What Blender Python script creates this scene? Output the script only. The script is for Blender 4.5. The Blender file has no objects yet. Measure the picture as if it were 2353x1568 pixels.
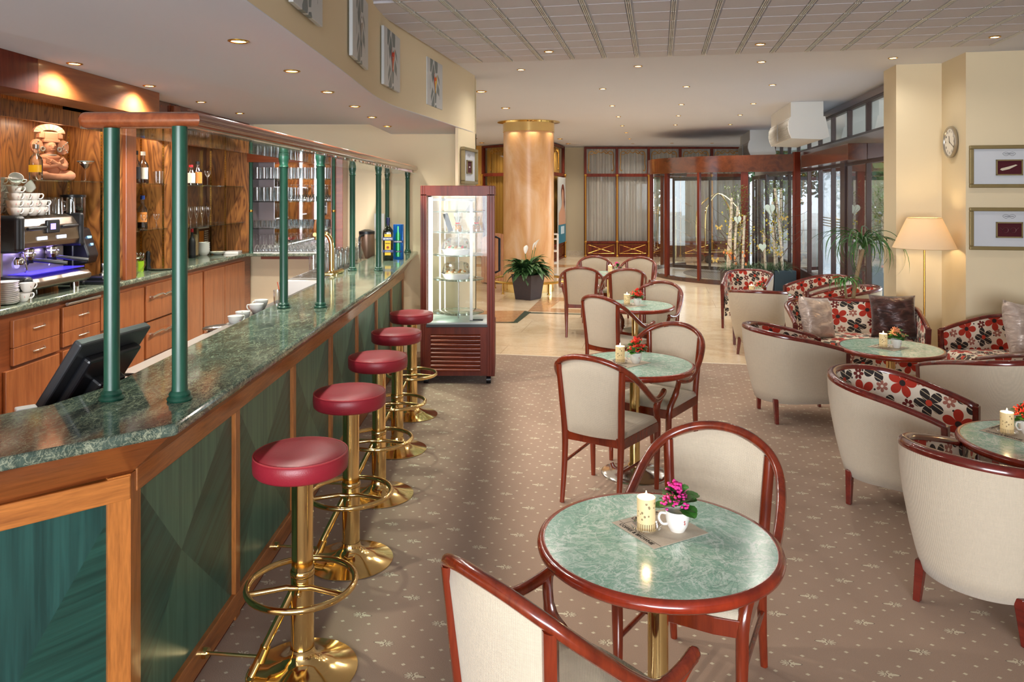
import bpy, math, random
from mathutils import Vector, Matrix
PI = math.pi
S = bpy.context.scene
COL = S.collection
R = random.Random(7)

# ---------------------------------------------------------------- camera
FPX = 1740.0
cam = bpy.data.cameras.new('camera')
cam.sensor_width = 36.0
cam.lens = 36.0 * FPX / 2353.0
cam.shift_y = -(784.0 - 442.0) / 2353.0
cam.clip_start = 0.05
cam.clip_end = 300
camo = bpy.data.objects.new('camera', cam)
camo.location = (0, 0, 1.88)
camo.rotation_euler = (PI / 2, 0, 0)
COL.objects.link(camo)
S.camera = camo

# ---------------------------------------------------------------- world, exposure, large lights
W = bpy.data.worlds.new('world')
S.world = W
W.use_nodes = True
W.node_tree.nodes['Background'].inputs[0].default_value = (0.80, 0.89, 1.0, 1)
W.node_tree.nodes['Background'].inputs[1].default_value = 1.15
S.view_settings.view_transform = 'Standard'
S.view_settings.look = 'None'
S.view_settings.gamma = 1
S.view_settings.use_curve_mapping = False
S.view_settings.exposure = 0.88
S.cycles.max_bounces = 8
S.cycles.use_adaptive_sampling = True
S.cycles.adaptive_threshold = .03
S.cycles.diffuse_bounces = 4
S.cycles.glossy_bounces = 4
S.cycles.transmission_bounces = 6
S.cycles.transparent_max_bounces = 40
S.cycles.caustics_reflective = False
S.cycles.caustics_refractive = False
S.cycles.sample_clamp_indirect = 4
S.cycles.use_denoising = True


def area(name, loc, rot, sx, sy, power, col):
    l = bpy.data.lights.new(name, 'AREA')
    l.shape = 'RECTANGLE'
    l.size = sx
    l.size_y = sy
    l.energy = power
    l.color = col
    o = bpy.data.objects.new(name, l)
    o.location = loc
    o.rotation_euler = rot
    COL.objects.link(o)
    return o


def spot(name, loc, power, col, angle=130, blend=0.8, rad=0.04, parent=None):
    l = bpy.data.lights.new(name, 'SPOT')
    l.energy = power
    l.color = col
    l.spot_size = math.radians(angle)
    l.spot_blend = blend
    l.shadow_soft_size = rad
    o = bpy.data.objects.new(name, l)
    o.location = loc
    COL.objects.link(o)
    if parent:
        o.parent = parent
    return o


# daylight entering by the street front on the right
sl = bpy.data.lights.new('overcast_sun', 'SUN')
sl.energy = 5.0
sl.angle = math.radians(55)
sl.color = (.86, .93, 1.0)
so = bpy.data.objects.new('overcast_sun', sl)
so.rotation_euler = Vector((-.74, -.60, -.24)).to_track_quat('-Z', 'Y').to_euler()
COL.objects.link(so)
area('fill_light_behind', (-.8, -7.5, 1.5), (math.radians(95), 0, math.radians(3)), 8.0, 3.0, 950, (.93, 0.96, 1.0))  # unseen fill lamp added behind the camera to brighten the room


# ---------------------------------------------------------------- materials
def hexc(h):
    h = h.lstrip('#')
    v = [int(h[i:i + 2], 16) / 255 for i in (0, 2, 4)]
    return tuple(x / 12.92 if x <= .04045 else ((x + .055) / 1.055) ** 2.4 for x in v) + (1,)


class NT:
    def __init__(s, name):
        s.m = bpy.data.materials.new(name)
        s.m.use_nodes = True
        s.t = s.m.node_tree
        s.t.nodes.clear()
        s.out = s.t.nodes.new('ShaderNodeOutputMaterial')

    def n(s, typ, ins=None, **at):
        nd = s.t.nodes.new('ShaderNode' + typ)
        for k, v in at.items():
            setattr(nd, k, v)
        for k, v in (ins or {}).items():
            sk = nd.inputs[k]
            if isinstance(v, bpy.types.NodeSocket):
                s.t.links.new(v, sk)
            else:
                if sk.type == 'RGBA' and len(v) == 3:
                    v = tuple(v) + (1,)
                sk.default_value = v
        return nd

    def M(s, op, a, b=None, c=None):
        ins = {0: a}
        if b is not None:
            ins[1] = b
        if c is not None:
            ins[2] = c
        return s.n('Math', ins, operation=op).outputs[0]

    def V(s, op, a, b=None):
        ins = {0: a}
        if b is not None:
            ins[1] = b
        return s.n('VectorMath', ins, operation=op).outputs[0]

    def obj(s):
        return s.n('TexCoord').outputs['Object']

    def uv(s):
        return s.n('TexCoord').outputs['UV']

    def pos(s):
        return s.n('NewGeometry').outputs['Position']

    def map(s, v, sc=(1, 1, 1), rot=(0, 0, 0), loc=(0, 0, 0)):
        return s.n('Mapping', {'Vector': v, 'Scale': sc, 'Rotation': rot, 'Location': loc}).outputs[0]

    def noise(s, v, sc, det=4, rough=.55, dist=0):
        return s.n('TexNoise', {'Vector': v, 'Scale': sc, 'Detail': det, 'Roughness': rough, 'Distortion': dist}).outputs[0]

    def ramp(s, f, stops, interp='LINEAR'):
        r = s.n('ValToRGB', {'Fac': f})
        r.color_ramp.interpolation = interp
        e = r.color_ramp.elements
        while len(e) < len(stops):
            e.new(.5)
        for i, (p, c) in enumerate(stops):
            e[i].position = p
            e[i].color = hexc(c) if isinstance(c, str) else (c if len(c) == 4 else tuple(c) + (1,))
        return r.outputs[0]

    def mix(s, f, a, b, typ='MIX'):
        n_ = s.n('MixRGB', {'Fac': f, 'Color1': a if not isinstance(a, str) else hexc(a),
                            'Color2': b if not isinstance(b, str) else hexc(b)}, blend_type=typ)
        return n_.outputs[0]

    def bump(s, h, strength=.2, dist=.01):
        return s.n('Bump', {'Height': h, 'Strength': strength, 'Distance': dist}).outputs[0]

    def pr(s, col, rough=.5, metal=0., normal=None, **k):
        ins = {'Base Color': hexc(col) if isinstance(col, str) else col, 'Roughness': rough, 'Metallic': metal}
        if normal is not None:
            ins['Normal'] = normal
        for kk, v in k.items():
            ins[kk.replace('_', ' ')] = v
        p = s.n('BsdfPrincipled', ins)
        s.t.links.new(p.outputs[0], s.out.inputs[0])
        return s.m


MC = {}


def paint(name, col, rough=.6, metal=0, var=.06, sc=3, bump=0, bsc=200, **k):
    if name in MC:
        return MC[name]
    t = NT(name)
    o = t.obj()
    f = t.noise(o, sc, 3)
    c = hexc(col)
    a = tuple(min(1, x * (1 + var)) for x in c[:3]) + (1,)
    b = tuple(x * (1 - var) for x in c[:3]) + (1,)
    cc = t.mix(f, b, a)
    nr = t.bump(t.noise(o, bsc, 2), bump, .002) if bump else None
    MC[name] = t.pr(cc, rough, metal, nr, **k)
    return MC[name]


def wood(name, c1, c2, axis=2, sc=9, rough=.3, coat=.4, dist=.6, fine=.25, spec=.5):
    if name in MC:
        return MC[name]
    t = NT(name)
    s_ = [1, 1, 1]
    for k in (axis if isinstance(axis, tuple) else (axis,)):
        s_[k] = .09
    o = t.map(t.obj(), tuple(s_))
    f = t.noise(o, sc, 6, .6, dist)
    g = t.noise(t.map(t.obj(), tuple(x * (1 if x < 1 else 1) for x in s_)), sc * 9, 3, .6)
    col = t.ramp(f, [(.32, c2), (.5, c1), (.68, c2)])
    dk = t.mix(fine, col, t.mix(g, '#000000', '#ffffff'), 'OVERLAY')
    MC[name] = t.pr(dk, rough, 0, None, Coat_Weight=coat, Coat_Roughness=.12, Specular_IOR_Level=spec)
    return MC[name]


def walnut(name, axis=2, c=('#5a331a', '#8f5a30', '#b0743c')):
    if name in MC:
        return MC[name]
    t = NT(name)
    s_ = [1, 1, 1]
    s_[axis] = .16
    o = t.map(t.obj(), tuple(s_))
    f = t.noise(o, 4.5, 2, .5, 2.2)
    rings = t.M('FRACT', t.M('MULTIPLY', f, 9.0))
    rr = t.M('ABSOLUTE', t.M('SUBTRACT', rings, .5))
    g = t.noise(o, 60, 3)
    col = t.ramp(t.M('ADD', t.M('MULTIPLY', rr, 1.3), t.M('MULTIPLY', g, .35)), [(.1, c[0]), (.38, c[1]), (.85, c[2])])
    MC[name] = t.pr(col, .33, 0, None, Coat_Weight=.25, Coat_Roughness=.15)
    return MC[name]


def glassy(name, tint=(.96, .985, .98), rough=.02, amount=.9, base=.05):
    """thin clear glass: mostly see-through, mirrors more at grazing angles"""
    if name in MC:
        return MC[name]
    t = NT(name)
    lw = t.n('LayerWeight', {'Blend': .35}).outputs['Fresnel']
    f = t.M('ADD', t.M('MULTIPLY', lw, amount), base)
    tr = t.n('BsdfTransparent', {'Color': tuple(tint) + (1,)}).outputs[0]
    gl = t.n('BsdfGlossy', {'Color': (1, 1, 1, 1), 'Roughness': rough}).outputs[0]
    mx = t.n('MixShader', {0: t.M('MINIMUM', f, .95), 1: tr, 2: gl}).outputs[0]
    t.t.links.new(mx, t.out.inputs[0])
    MC[name] = t.m
    return t.m


def emit(name, col, st):
    if name in MC:
        return MC[name]
    t = NT(name)
    e = t.n('Emission', {'Color': hexc(col), 'Strength': st}).outputs[0]
    t.t.links.new(e, t.out.inputs[0])
    MC[name] = t.m
    return t.m


def marble(name, base, mid, vein, sc, dark=None, rough=.12, stretch=(1, 1, 1), vw=.035, rot=0, boost=1.25):
    if name in MC:
        return MC[name]
    t = NT(name)
    o = t.map(t.obj(), stretch, (0, 0, rot))
    w = t.noise(o, sc * .9, 6, .6, .8)
    col = t.ramp(w, [(.3, base), (.7, mid)])
    for k, (s2, wd) in enumerate(((1.0, vw), (2.3, vw * 1.2), (5.1, vw * 1.6))):
        n1 = t.noise(t.map(o, (1, 1, 1), (0, 0, k * 1.1), (k * 3.1, k, 0)), sc * s2, 5, .62, 1.2)
        d = t.M('ABSOLUTE', t.M('SUBTRACT', n1, .5))
        mask = t.M('SUBTRACT', 1.0, t.M('MINIMUM', t.M('DIVIDE', d, wd), 1.0))
        mask = t.M('MULTIPLY', mask, t.M('MULTIPLY', t.noise(o, sc * 1.3, 3), boost))
        col = t.mix(t.M('MULTIPLY', t.M('MINIMUM', mask, 1.0), .8 if k < 2 else .55), col, vein)
    if dark:
        n2 = t.noise(t.map(o, loc=(7, 3, 1)), sc * 1.5, 5, .6, 1.5)
        d = t.M('ABSOLUTE', t.M('SUBTRACT', n2, .5))
        mask = t.M('SUBTRACT', 1.0, t.M('MINIMUM', t.M('DIVIDE', d, .012), 1.0))
        col = t.mix(t.M('MULTIPLY', mask, .6), col, dark)
    MC[name] = t.pr(col, rough, 0, None)
    return MC[name]


def linen(name, col, sc=300, st=.45):
    if name in MC:
        return MC[name]
    t = NT(name)
    o = t.obj()
    a = t.n('TexWave', {'Vector': t.map(o, (1, 1, 1)), 'Scale': sc * .32, 'Distortion': 1.0, 'Detail': 1.0}, bands_direction='Z').outputs[1]
    b = t.n('TexWave', {'Vector': t.map(o, (1, 1, .0)), 'Scale': sc * .32, 'Distortion': 1.0, 'Detail': 1.0}, bands_direction='DIAGONAL').outputs[1]
    h = t.M('ADD', a, b)
    n1 = t.noise(t.map(o, (1, 1, 14)), 22, 3)
    n2 = t.noise(t.map(o, (9, 9, 1)), 22, 3)
    c = hexc(col)
    f = t.M('MULTIPLY', t.M('ADD', n1, n2), .5)
    cc = t.mix(f, tuple(x * .80 for x in c[:3]) + (1,), tuple(min(1, x * 1.16) for x in c[:3]) + (1,))
    cc = t.mix(t.M('MULTIPLY', h, .13), cc, tuple(x * .6 for x in c[:3]) + (1,))
    MC[name] = t.pr(cc, .9, 0, t.bump(h, st, .0012), Sheen_Weight=.2)
    return MC[name]


def floral():
    t = NT('floral_fabric')
    uv = t.uv()
    cell = .185
    p = t.n('VectorMath', {0: t.map(uv, (1, 1, 1), (0, 0, .5)), 3: 1 / cell}, operation='SCALE').outputs[0]

    def lattice(p, jit):
        idv = t.V('FLOOR', p)
        fr = t.V('FRACTION', p)
        wn = t.n('TexWhiteNoise', {'Vector': idv}, noise_dimensions='3D')
        j = t.n('VectorMath', {0: t.V('SUBTRACT', wn.outputs['Color'], (.5, .5, .5)), 3: jit}, operation='SCALE').outputs[0]
        f = t.V('SUBTRACT', t.V('SUBTRACT', fr, (.5, .5, .5)), j)
        sx = t.n('SeparateXYZ', {0: f})
        ids = t.n('SeparateXYZ', {0: idv})
        x, y = sx.outputs[0], sx.outputs[1]
        d = t.M('SQRT', t.M('ADD', t.M('MULTIPLY', x, x), t.M('MULTIPLY', y, y)))
        an = t.M('ADD', t.M('ARCTAN2', y, x), t.M('MULTIPLY', wn.outputs['Value'], 6.28))
        return d, an, ids, wn.outputs['Value'], y

    def petals(d, an, rad, n, lo):
        c_ = t.M('POWER', t.M('ABSOLUTE', t.M('COSINE', t.M('MULTIPLY', an, n / 2))), .55)
        lim = t.M('MULTIPLY', t.M('ADD', t.M('MULTIPLY', c_, 1 - lo), lo), rad)
        return t.M('LESS_THAN', d, lim)

    w1 = t.noise(t.map(uv, (1, 12, 1)), 60, 2)
    cream = t.mix(w1, '#e6d9c4', '#f3ead9')
    col = cream
    pd = t.n('VectorMath', {0: p, 3: 2.0}, operation='SCALE').outputs[0]
    d3, a3, i3, v3, y3 = lattice(pd, .5)
    col = t.mix(t.M('LESS_THAN', d3, .075), col, '#2a1d1c')
    p2 = t.V('ADD', p, (.5, .5, 0))
    d2, a2, i2, v2, y2 = lattice(p2, .12)
    col = t.mix(petals(d2, a2, .21, 6, .3), col, t.mix(t.M('GREATER_THAN', v2, .5), '#a86a5a', '#6a1712'))
    col = t.mix(t.M('LESS_THAN', d2, .05), col, '#f0e4d0')
    d1, a1, i1, v1, y1 = lattice(p, .10)
    par = t.M('ABSOLUTE', t.M('MODULO', t.M('ADD', i1.outputs[0], i1.outputs[1]), 2.0))
    red = t.mix(w1, '#a32312', '#c8371c')
    blk = t.mix(w1, '#1c1718', '#332a28')
    stripe = t.M('GREATER_THAN', t.M('SINE', t.M('MULTIPLY', y1, 36.0)), .93)
    blk = t.mix(stripe, blk, '#d8c8a8')
    big = petals(d1, a1, .49, 5, .22)
    fc = t.mix(par, red, blk)
    cc = t.mix(par, hexc('#2a1a18'), hexc('#c23a20'))
    col = t.mix(big, col, fc)
    col = t.mix(t.M('LESS_THAN', d1, .105), col, cc)
    return t.pr(col, .8, 0, t.bump(w1, .2, .001), Sheen_Weight=.15)


def carpet():
    t = NT('carpet')
    pos = t.pos()
    # room-aligned coordinates, turned 45 degrees, in lattice units
    s = .256
    q = t.map(pos, (1 / s, 1 / s, 0), (0, 0, math.radians(11 - 45)))
    q = t.V('ADD', q, (.32, .13, 0))
    fid = t.V('FLOOR', q)
    f = t.V('SUBTRACT', t.V('FRACTION', q), (.5, .5, 0))
    # dots
    g3 = t.n('VectorMath', {0: q, 3: 3.0}, operation='SCALE').outputs[0]
    fd = t.V('SUBTRACT', t.V('FRACTION', t.V('ADD', g3, (0, 0, 0))), (.5, .5, 0))
    sd = t.n('SeparateXYZ', {0: t.map(fd, rot=(0, 0, math.radians(45)))})
    dd = t.M('ADD', t.M('MULTIPLY', t.M('ABSOLUTE', sd.outputs[0]), .8), t.M('MULTIPLY', t.M('ABSOLUTE', sd.outputs[1]), 1.0))
    dot = t.M('LESS_THAN', dd, .095)
    sf = t.n('SeparateXYZ', {0: f})
    md = t.M('MAXIMUM', t.M('ABSOLUTE', sf.outputs[0]), t.M('ABSOLUTE', sf.outputs[1]))
    dot = t.M('MULTIPLY', dot, t.M('GREATER_THAN', md, .18))
    # fleur-de-lis from ellipses (local x along the flower)
    loc = t.n('SeparateXYZ', {0: t.map(f, (s, s, 1), (0, 0, math.radians(45)))})
    fi = t.n('SeparateXYZ', {0: fid})
    flip = t.M('SUBTRACT', 1.0, t.M('MULTIPLY', t.M('ABSOLUTE', t.M('MODULO', t.M('ADD', fi.outputs[0], fi.outputs[1]), 2.0)), 2.0))
    lx, ly = t.M('MULTIPLY', loc.outputs[0], flip), t.M('ABSOLUTE', loc.outputs[1])

    def ell(cx, cy, a, b, rot):
        x = t.M('SUBTRACT', lx, cx)
        y = t.M('SUBTRACT', ly, cy)
        c_, s_ = math.cos(rot), math.sin(rot)
        xr = t.M('ADD', t.M('MULTIPLY', x, c_), t.M('MULTIPLY', y, s_))
        yr = t.M('SUBTRACT', t.M('MULTIPLY', y, c_), t.M('MULTIPLY', x, s_))
        return t.M('SQRT', t.M('ADD', t.M('POWER', t.M('ABSOLUTE', t.M('DIVIDE', xr, a)), 2.0), t.M('POWER', t.M('ABSOLUTE', t.M('DIVIDE', yr, b)), 2.0)))
    rx, ry = t.M('ADD', lx, .012), t.M('SUBTRACT', ly, .0125)
    rd = t.M('ABSOLUTE', t.M('SUBTRACT', t.M('SQRT', t.M('ADD', t.M('MULTIPLY', rx, rx), t.M('MULTIPLY', ry, ry))), .0085))
    curl = t.M('ADD', t.M('DIVIDE', rd, .0030), t.M('MULTIPLY', t.M('LESS_THAN', t.M('ADD', rx, t.M('MULTIPLY', ry, -.6)), -.0065), 9.0))
    es = [ell(-.026, 0, .021, .0068, 0), curl, ell(.004, .0, .0025, .009, 0), ell(.022, .0, .0145, .0030, 0),
          ell(.019, .0085, .0125, .0028, .5), ell(.0115, .014, .0075, .0024, 1.0)]
    m = es[0]
    for e in es[1:]:
        m = t.M('MINIMUM', m, e)
    motif = t.M('LESS_THAN', m, 1.0)
    edge = t.M('LESS_THAN', m, 1.22)
    n1 = t.noise(pos, 3.0, 3)
    n2 = t.noise(pos, 260, 2)
    base = t.mix(n1, '#9c8069', '#ae917a')
    base = t.mix(t.M('MULTIPLY', n2, .5), base, '#695444')
    col = t.mix(t.M('MULTIPLY', edge, .6), base, '#3a2f29')
    lit = t.M('MAXIMUM', dot, motif)
    col = t.mix(lit, col, '#cbbfa2')
    return t.pr(col, .95, 0, t.bump(n2, .5, .003), Sheen_Weight=.15)


def floor_stone():
    t = NT('beige_marble_floor')
    pos = t.map(t.pos(), (1, 1, 1), (0, 0, math.radians(11)))
    n = t.noise(pos, 1.3, 6, .6, 1.0)
    col = t.ramp(n, [(.3, '#cfb592'), (.55, '#e2cdae'), (.75, '#d6bd9a')])
    v = t.noise(pos, 3.5, 5, .65, 1.6)
    d = t.M('ABSOLUTE', t.M('SUBTRACT', v, .5))
    col = t.mix(t.M('MULTIPLY', t.M('LESS_THAN', d, .006), .35), col, '#9a7c5a')
    br = t.n('TexBrick', {'Vector': pos, 'Scale': .55, 'Mortar Size': .0025, 'Brick Width': 1.0, 'Row Height': .5, 'Bias': 0.0})
    br.offset = .5
    col = t.mix(t.M('MULTIPLY', br.outputs['Fac'], .45), col, '#8a6f52')
    return t.pr(col, .14, 0)


WALLC = paint('cream_wall', '#dfcfae', .75, var=.03, sc=1.5, bump=.08, bsc=120)
CEIL = paint('white_ceiling', '#dadeea', .9, var=.02, sc=1.0)
LINEN = linen('linen_fabric', '#cdbfa9')
FLORAL = floral()
CHW = wood('red_stained_wood', '#7c2c14', '#5c1c0c', 2, 12, .22, .7, .4)
RIMW = wood('dark_red_rim_wood', '#6b1f16', '#4a120e', 0, 10, .2, .7, .4)
ORW = wood('honey_orange_wood', '#b06c32', '#8e5224', (0, 1), 16, .32, .3, .6, .45)
ORWV = wood('honey_orange_wood_upright', '#b06c32', '#8e5224', 2, 16, .32, .3, .6, .45)
CORN = wood('brown_cornice_wood', '#8f4e26', '#693216', (0, 1), 14, .32, .3, .9, .45)
CABW = wood('cabinet_front_wood', '#9a5a30', '#80431f', 2, 14, .35, .25, .2)
CABD = wood('cabinet_frame_wood', '#8a4a26', '#6e3418', 1, 9, .35, .25, .8)
WAL = walnut('walnut_veneer')
MAHO = wood('mahogany', '#6e2a18', '#521c10', 2, 8, .4, .05, .4, spec=.2)
MAHOX = wood('mahogany_long', '#7a3a1e', '#5a2612', 0, 6, .22, .6, .4)
BRASS = paint('polished_brass', '#f1d290', .11, 1, .04, 2)
BRASSD = paint('antique_brass', '#c79a4a', .25, 1, .05, 2)
CHROME = paint('polished_steel', '#d9d6d0', .12, 1, .03, 2)
STEEL = paint('brushed_steel', '#b7b2aa', .3, 1, .05, 8)
BLACK = paint('black_plastic', '#15161a', .35, 0, .1, 4)
DARK = paint('dark_grey_plastic', '#2b2c2f', .45, 0, .1, 4)
WHITE = paint('white_porcelain', '#eeeae4', .2, 0, .01, 2, Coat_Weight=.3)
WPAINT = paint('white_lacquer', '#dcdcd8', .4, 0, .02, 2)
GREENP = wood('green_stained_wood', '#1d4d3c', '#10362a', 2, 16, .38, .2, .2)
REDL = paint('red_leather', '#8c1f2d', .38, 0, .1, 6, .25, 260)
GLASS = glassy('clear_glass', amount=.42, base=.03)
GLASSG = glassy('greenish_glass', (.86, .96, .93), .02, .8, .04)
GLASSW = glassy('glassware', (.95, .965, .965), .03, .55, .05)
CTOP = marble('dark_green_marble', '#26332b', '#55645a', '#b4b699', 8.0, None, .08, (1.6, .7, 1), .019, .15, boost=1.2)
TTOP = marble('light_green_marble', '#86b7a2', '#a6cdbb', '#e2f3eb', 3.9, '#5f8777', .16, (1, 1, 1), .022, boost=1.5)
CARPET = carpet()
STONE = floor_stone()
LEAF = paint('dark_green_leaf', '#2c5a24', .35, 0, .3, 9)
LEAFB = paint('bright_green_leaf', '#3f7a2e', .4, 0, .3, 9)


# ---------------------------------------------------------------- mesh builder
class B:
    def __init__(s):
        s.v = []
        s.f = []
        s.m = []
        s.uv = []
        s.cm = 0
        s.T = None

    def P(s, p):
        p = Vector(p)
        if s.T is not None:
            p = s.T @ p
        s.v.append(p)
        return len(s.v) - 1

    def F(s, idx, uv=None):
        s.f.append(tuple(idx))
        s.m.append(s.cm)
        s.uv.append(uv)

    def poly(s, pts, uv=None):
        s.F([s.P(p) for p in pts], uv)
        return s

    def box(s, x0, x1, y0, y1, z0, z1):
        c = [s.P(p) for p in ((x0, y0, z0), (x1, y0, z0), (x1, y1, z0), (x0, y1, z0), (x0, y0, z1), (x1, y0, z1), (x1, y1, z1), (x0, y1, z1))]
        for q in ((0, 3, 2, 1), (4, 5, 6, 7), (0, 1, 5, 4), (1, 2, 6, 5), (2, 3, 7, 6), (3, 0, 4, 7)):
            s.F([c[i] for i in q])
        return s

    def bar(s, a, b, w, z0, z1):
        """upright slab along the floor line a-b, thickness w centred on it"""
        a, b = Vector(a[:2]), Vector(b[:2])
        d = (b - a).normalized()
        n = Vector((-d.y, d.x)) * w / 2
        return s.prism([tuple(a - n), tuple(b - n), tuple(b + n), tuple(a + n)], z0, z1)

    def prism(s, poly, z0, z1):
        n = len(poly)
        lo = [s.P((x, y, z0)) for x, y in poly]
        hi = [s.P((x, y, z1)) for x, y in poly]
        s.F(lo[::-1])
        s.F(hi)
        for i in range(n):
            j = (i + 1) % n
            s.F([lo[i], lo[j], hi[j], hi[i]])
        return s

    def tube(s, path, r, n=10, closed=False, caps=True, sq=1.0):
        path = [Vector(p) for p in path]
        k = len(path)
        rs = r if isinstance(r, (list, tuple)) else [r] * k
        rings = []
        prev = None
        for i, p in enumerate(path):
            if closed:
                d = path[(i + 1) % k] - path[i - 1]
            else:
                d = path[min(i + 1, k - 1)] - path[max(i - 1, 0)]
            d.normalize()
            if prev is None:
                up = Vector((0, 0, 1)) if abs(d.z) < .9 else Vector((1, 0, 0))
                a = d.cross(up).normalized()
            else:
                a = (prev - d * prev.dot(d)).normalized()
            prev = a
            b = d.cross(a)
            # widen at bends so that a mitred corner keeps its thickness
            rings.append([s.P(p + (a * math.cos(2 * PI * j / n) + b * math.sin(2 * PI * j / n) * sq) * rs[i]) for j in range(n)])
        m = k if closed else k - 1
        for i in range(m):
            A, C = rings[i], rings[(i + 1) % k]
            for j in range(n):
                j2 = (j + 1) % n
                s.F([A[j], A[j2], C[j2], C[j]])
        if caps and not closed:
            s.F(rings[0][::-1])
            s.F(rings[-1])
        return s

    def cyl(s, p0, p1, r0, r1=None, n=16):
        return s.tube([p0, p1], [r0, r0 if r1 is None else r1], n)

    def lathe(s, prof, n=24, c=(0, 0, 0)):
        rings = []
        for r, z in prof:
            if r < 1e-5:
                rings.append([s.P((c[0], c[1], c[2] + z))])
            else:
                rings.append([s.P((c[0] + r * math.cos(2 * PI * j / n), c[1] + r * math.sin(2 * PI * j / n), c[2] + z)) for j in range(n)])
        for A, C in zip(rings, rings[1:]):
            for j in range(n):
                j2 = (j + 1) % n
                if len(A) == 1 and len(C) == 1:
                    continue
                if len(A) == 1:
                    s.F([A[0], C[j2], C[j]])
                elif len(C) == 1:
                    s.F([A[j], A[j2], C[0]])
                else:
                    s.F([A[j], A[j2], C[j2], C[j]])
        return s

    def grid(s, fn, nu, nv, uvf=None, flip=False):
        ids = [[s.P(fn(i / nu, j / nv)) for j in range(nv + 1)] for i in range(nu + 1)]
        for i in range(nu):
            for j in range(nv):
                q = [(i, j), (i + 1, j), (i + 1, j + 1), (i, j + 1)]
                if flip:
                    q = q[::-1]
                s.F([ids[a][b] for a, b in q], [uvf(a / nu, b / nv) for a, b in q] if uvf else None)
        return s

    def ball(s, c, rx, ry=None, rz=None, n=12, m=8):
        ry = rx if ry is None else ry
        rz = rx if rz is None else rz
        T0 = s.T
        M_ = Matrix.Translation(c) @ Matrix.Diagonal((rx, ry, rz, 1))
        s.T = M_ if T0 is None else T0 @ M_
        s.lathe([(math.sin(PI * i / m), -math.cos(PI * i / m)) for i in range(m + 1)], n)
        s.T = T0
        return s

    def torus(s, c, Rr, r, n=32, k=8, sq=1.0):
        return s.tube([(c[0] + Rr * math.cos(2 * PI * i / n), c[1] + Rr * math.sin(2 * PI * i / n), c[2]) for i in range(n)], r, k, True, sq=sq)


def ob(name, b, mats, parent=None, smooth=True, bev=0, seg=2, loc=None, rotz=None, ang=40, sub=0, label=None):
    me = bpy.data.meshes.new(name)
    me.from_pydata([tuple(v) for v in b.v], [], b.f)
    if not isinstance(mats, (list, tuple)):
        mats = [mats]
    for m in mats:
        me.materials.append(m)
    if len(mats) > 1:
        me.polygons.foreach_set('material_index', b.m)
    if any(b.uv):
        ul = me.uv_layers.new(name='UVMap')
        k = 0
        for fi, f in enumerate(b.f):
            u = b.uv[fi]
            for li in range(len(f)):
                if u:
                    ul.data[k].uv = u[li]
                k += 1
    o = bpy.data.objects.new(name, me)
    COL.objects.link(o)
    if parent:
        o.parent = parent
    if loc is not None:
        o.location = loc
    if rotz is not None:
        o.rotation_euler = (0, 0, rotz)
    if smooth:
        me.polygons.foreach_set('use_smooth', [True] * len(me.polygons))
        if bev == 0 and sub == 0:
            try:
                me.set_sharp_from_angle(angle=math.radians(ang))
            except Exception:
                pass
    if bev:
        md = o.modifiers.new('bevel', 'BEVEL')
        md.width = bev
        md.segments = seg
        md.limit_method = 'ANGLE'
        md.angle_limit = math.radians(35)
        md.harden_normals = False
        me.polygons.foreach_set('use_smooth', [False] * len(me.polygons))
    if sub:
        md = o.modifiers.new('sub', 'SUBSURF')
        md.levels = md.render_levels = sub
    if label:
        o['label'] = label
    return o


def thing(name, label, cat, loc=(0, 0, 0), rotz=0, group=None):
    o = bpy.data.objects.new(name, None)
    COL.objects.link(o)
    o.location = loc
    o.rotation_euler = (0, 0, rotz)
    o.empty_display_size = .05
    return tag(o, label, cat, group)


def tag(o, label, cat, group=None, kind=None):
    o['label'] = label
    o['category'] = cat
    if group:
        o['group'] = group
    if kind:
        o['kind'] = kind
    return o


def struct(name, b, mats, parent=None, **k):
    o = ob(name, b, mats, parent, **k)
    if parent is None:
        o['kind'] = 'structure'
    return o


def dup(root, loc, rotz=None, label=None, group=None, scale=None):
    def cp(o, par):
        c = o.copy()
        COL.objects.link(c)
        if par:
            c.parent = par
        for ch in list(o.children):
            cp(ch, c)
        return c
    r = cp(root, None)
    r.location = loc
    if rotz is not None:
        r.rotation_euler = (0, 0, rotz)
    if scale:
        r.scale = (scale,) * 3 if not isinstance(scale, tuple) else scale
    if label:
        r['label'] = label
    if group:
        r['group'] = group
    return r


TEXTS = []


def text(body, size, mat, parent, loc, rot, name='lettering', ext=.0003, align='CENTER', sx=1.0, bold=0):
    cu = bpy.data.curves.new(name, 'FONT')
    cu.body = body
    cu.size = size
    cu.extrude = ext
    cu.offset = bold
    cu.align_x = align
    cu.align_y = 'CENTER'
    cu.resolution_u = 3
    o = bpy.data.objects.new(name, cu)
    COL.objects.link(o)
    cu.materials.append(mat)
    o.location = loc
    o.rotation_euler = rot
    o.scale = (sx, 1, 1)
    if parent:
        o.parent = parent
    TEXTS.append(o)
    return o


def spline(pts, n=8, closed=False):
    P_ = [Vector(p) for p in pts]
    out = []
    k = len(P_)
    rng = range(k) if closed else range(k - 1)
    for i in rng:
        if closed:
            a, b, c, d = P_[(i - 1) % k], P_[i], P_[(i + 1) % k], P_[(i + 2) % k]
        else:
            a, b, c, d = P_[max(i - 1, 0)], P_[i], P_[i + 1], P_[min(i + 2, k - 1)]
        for j in range(n):
            t = j / n
            out.append(.5 * ((2 * b) + (-a + c) * t + (2 * a - 5 * b + 4 * c - d) * t * t + (-a + 3 * b - 3 * c + d) * t ** 3))
    if not closed:
        out.append(P_[-1])
    return out


# room axes: the lounge is turned 11 degrees from the bar
AX = Vector((math.sin(math.radians(11)), math.cos(math.radians(11))))
BX = Vector((AX.y, -AX.x))


def AB(u, v):
    p = BX * u + AX * v
    return (p.x, p.y)


ZC = 3.225

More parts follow.
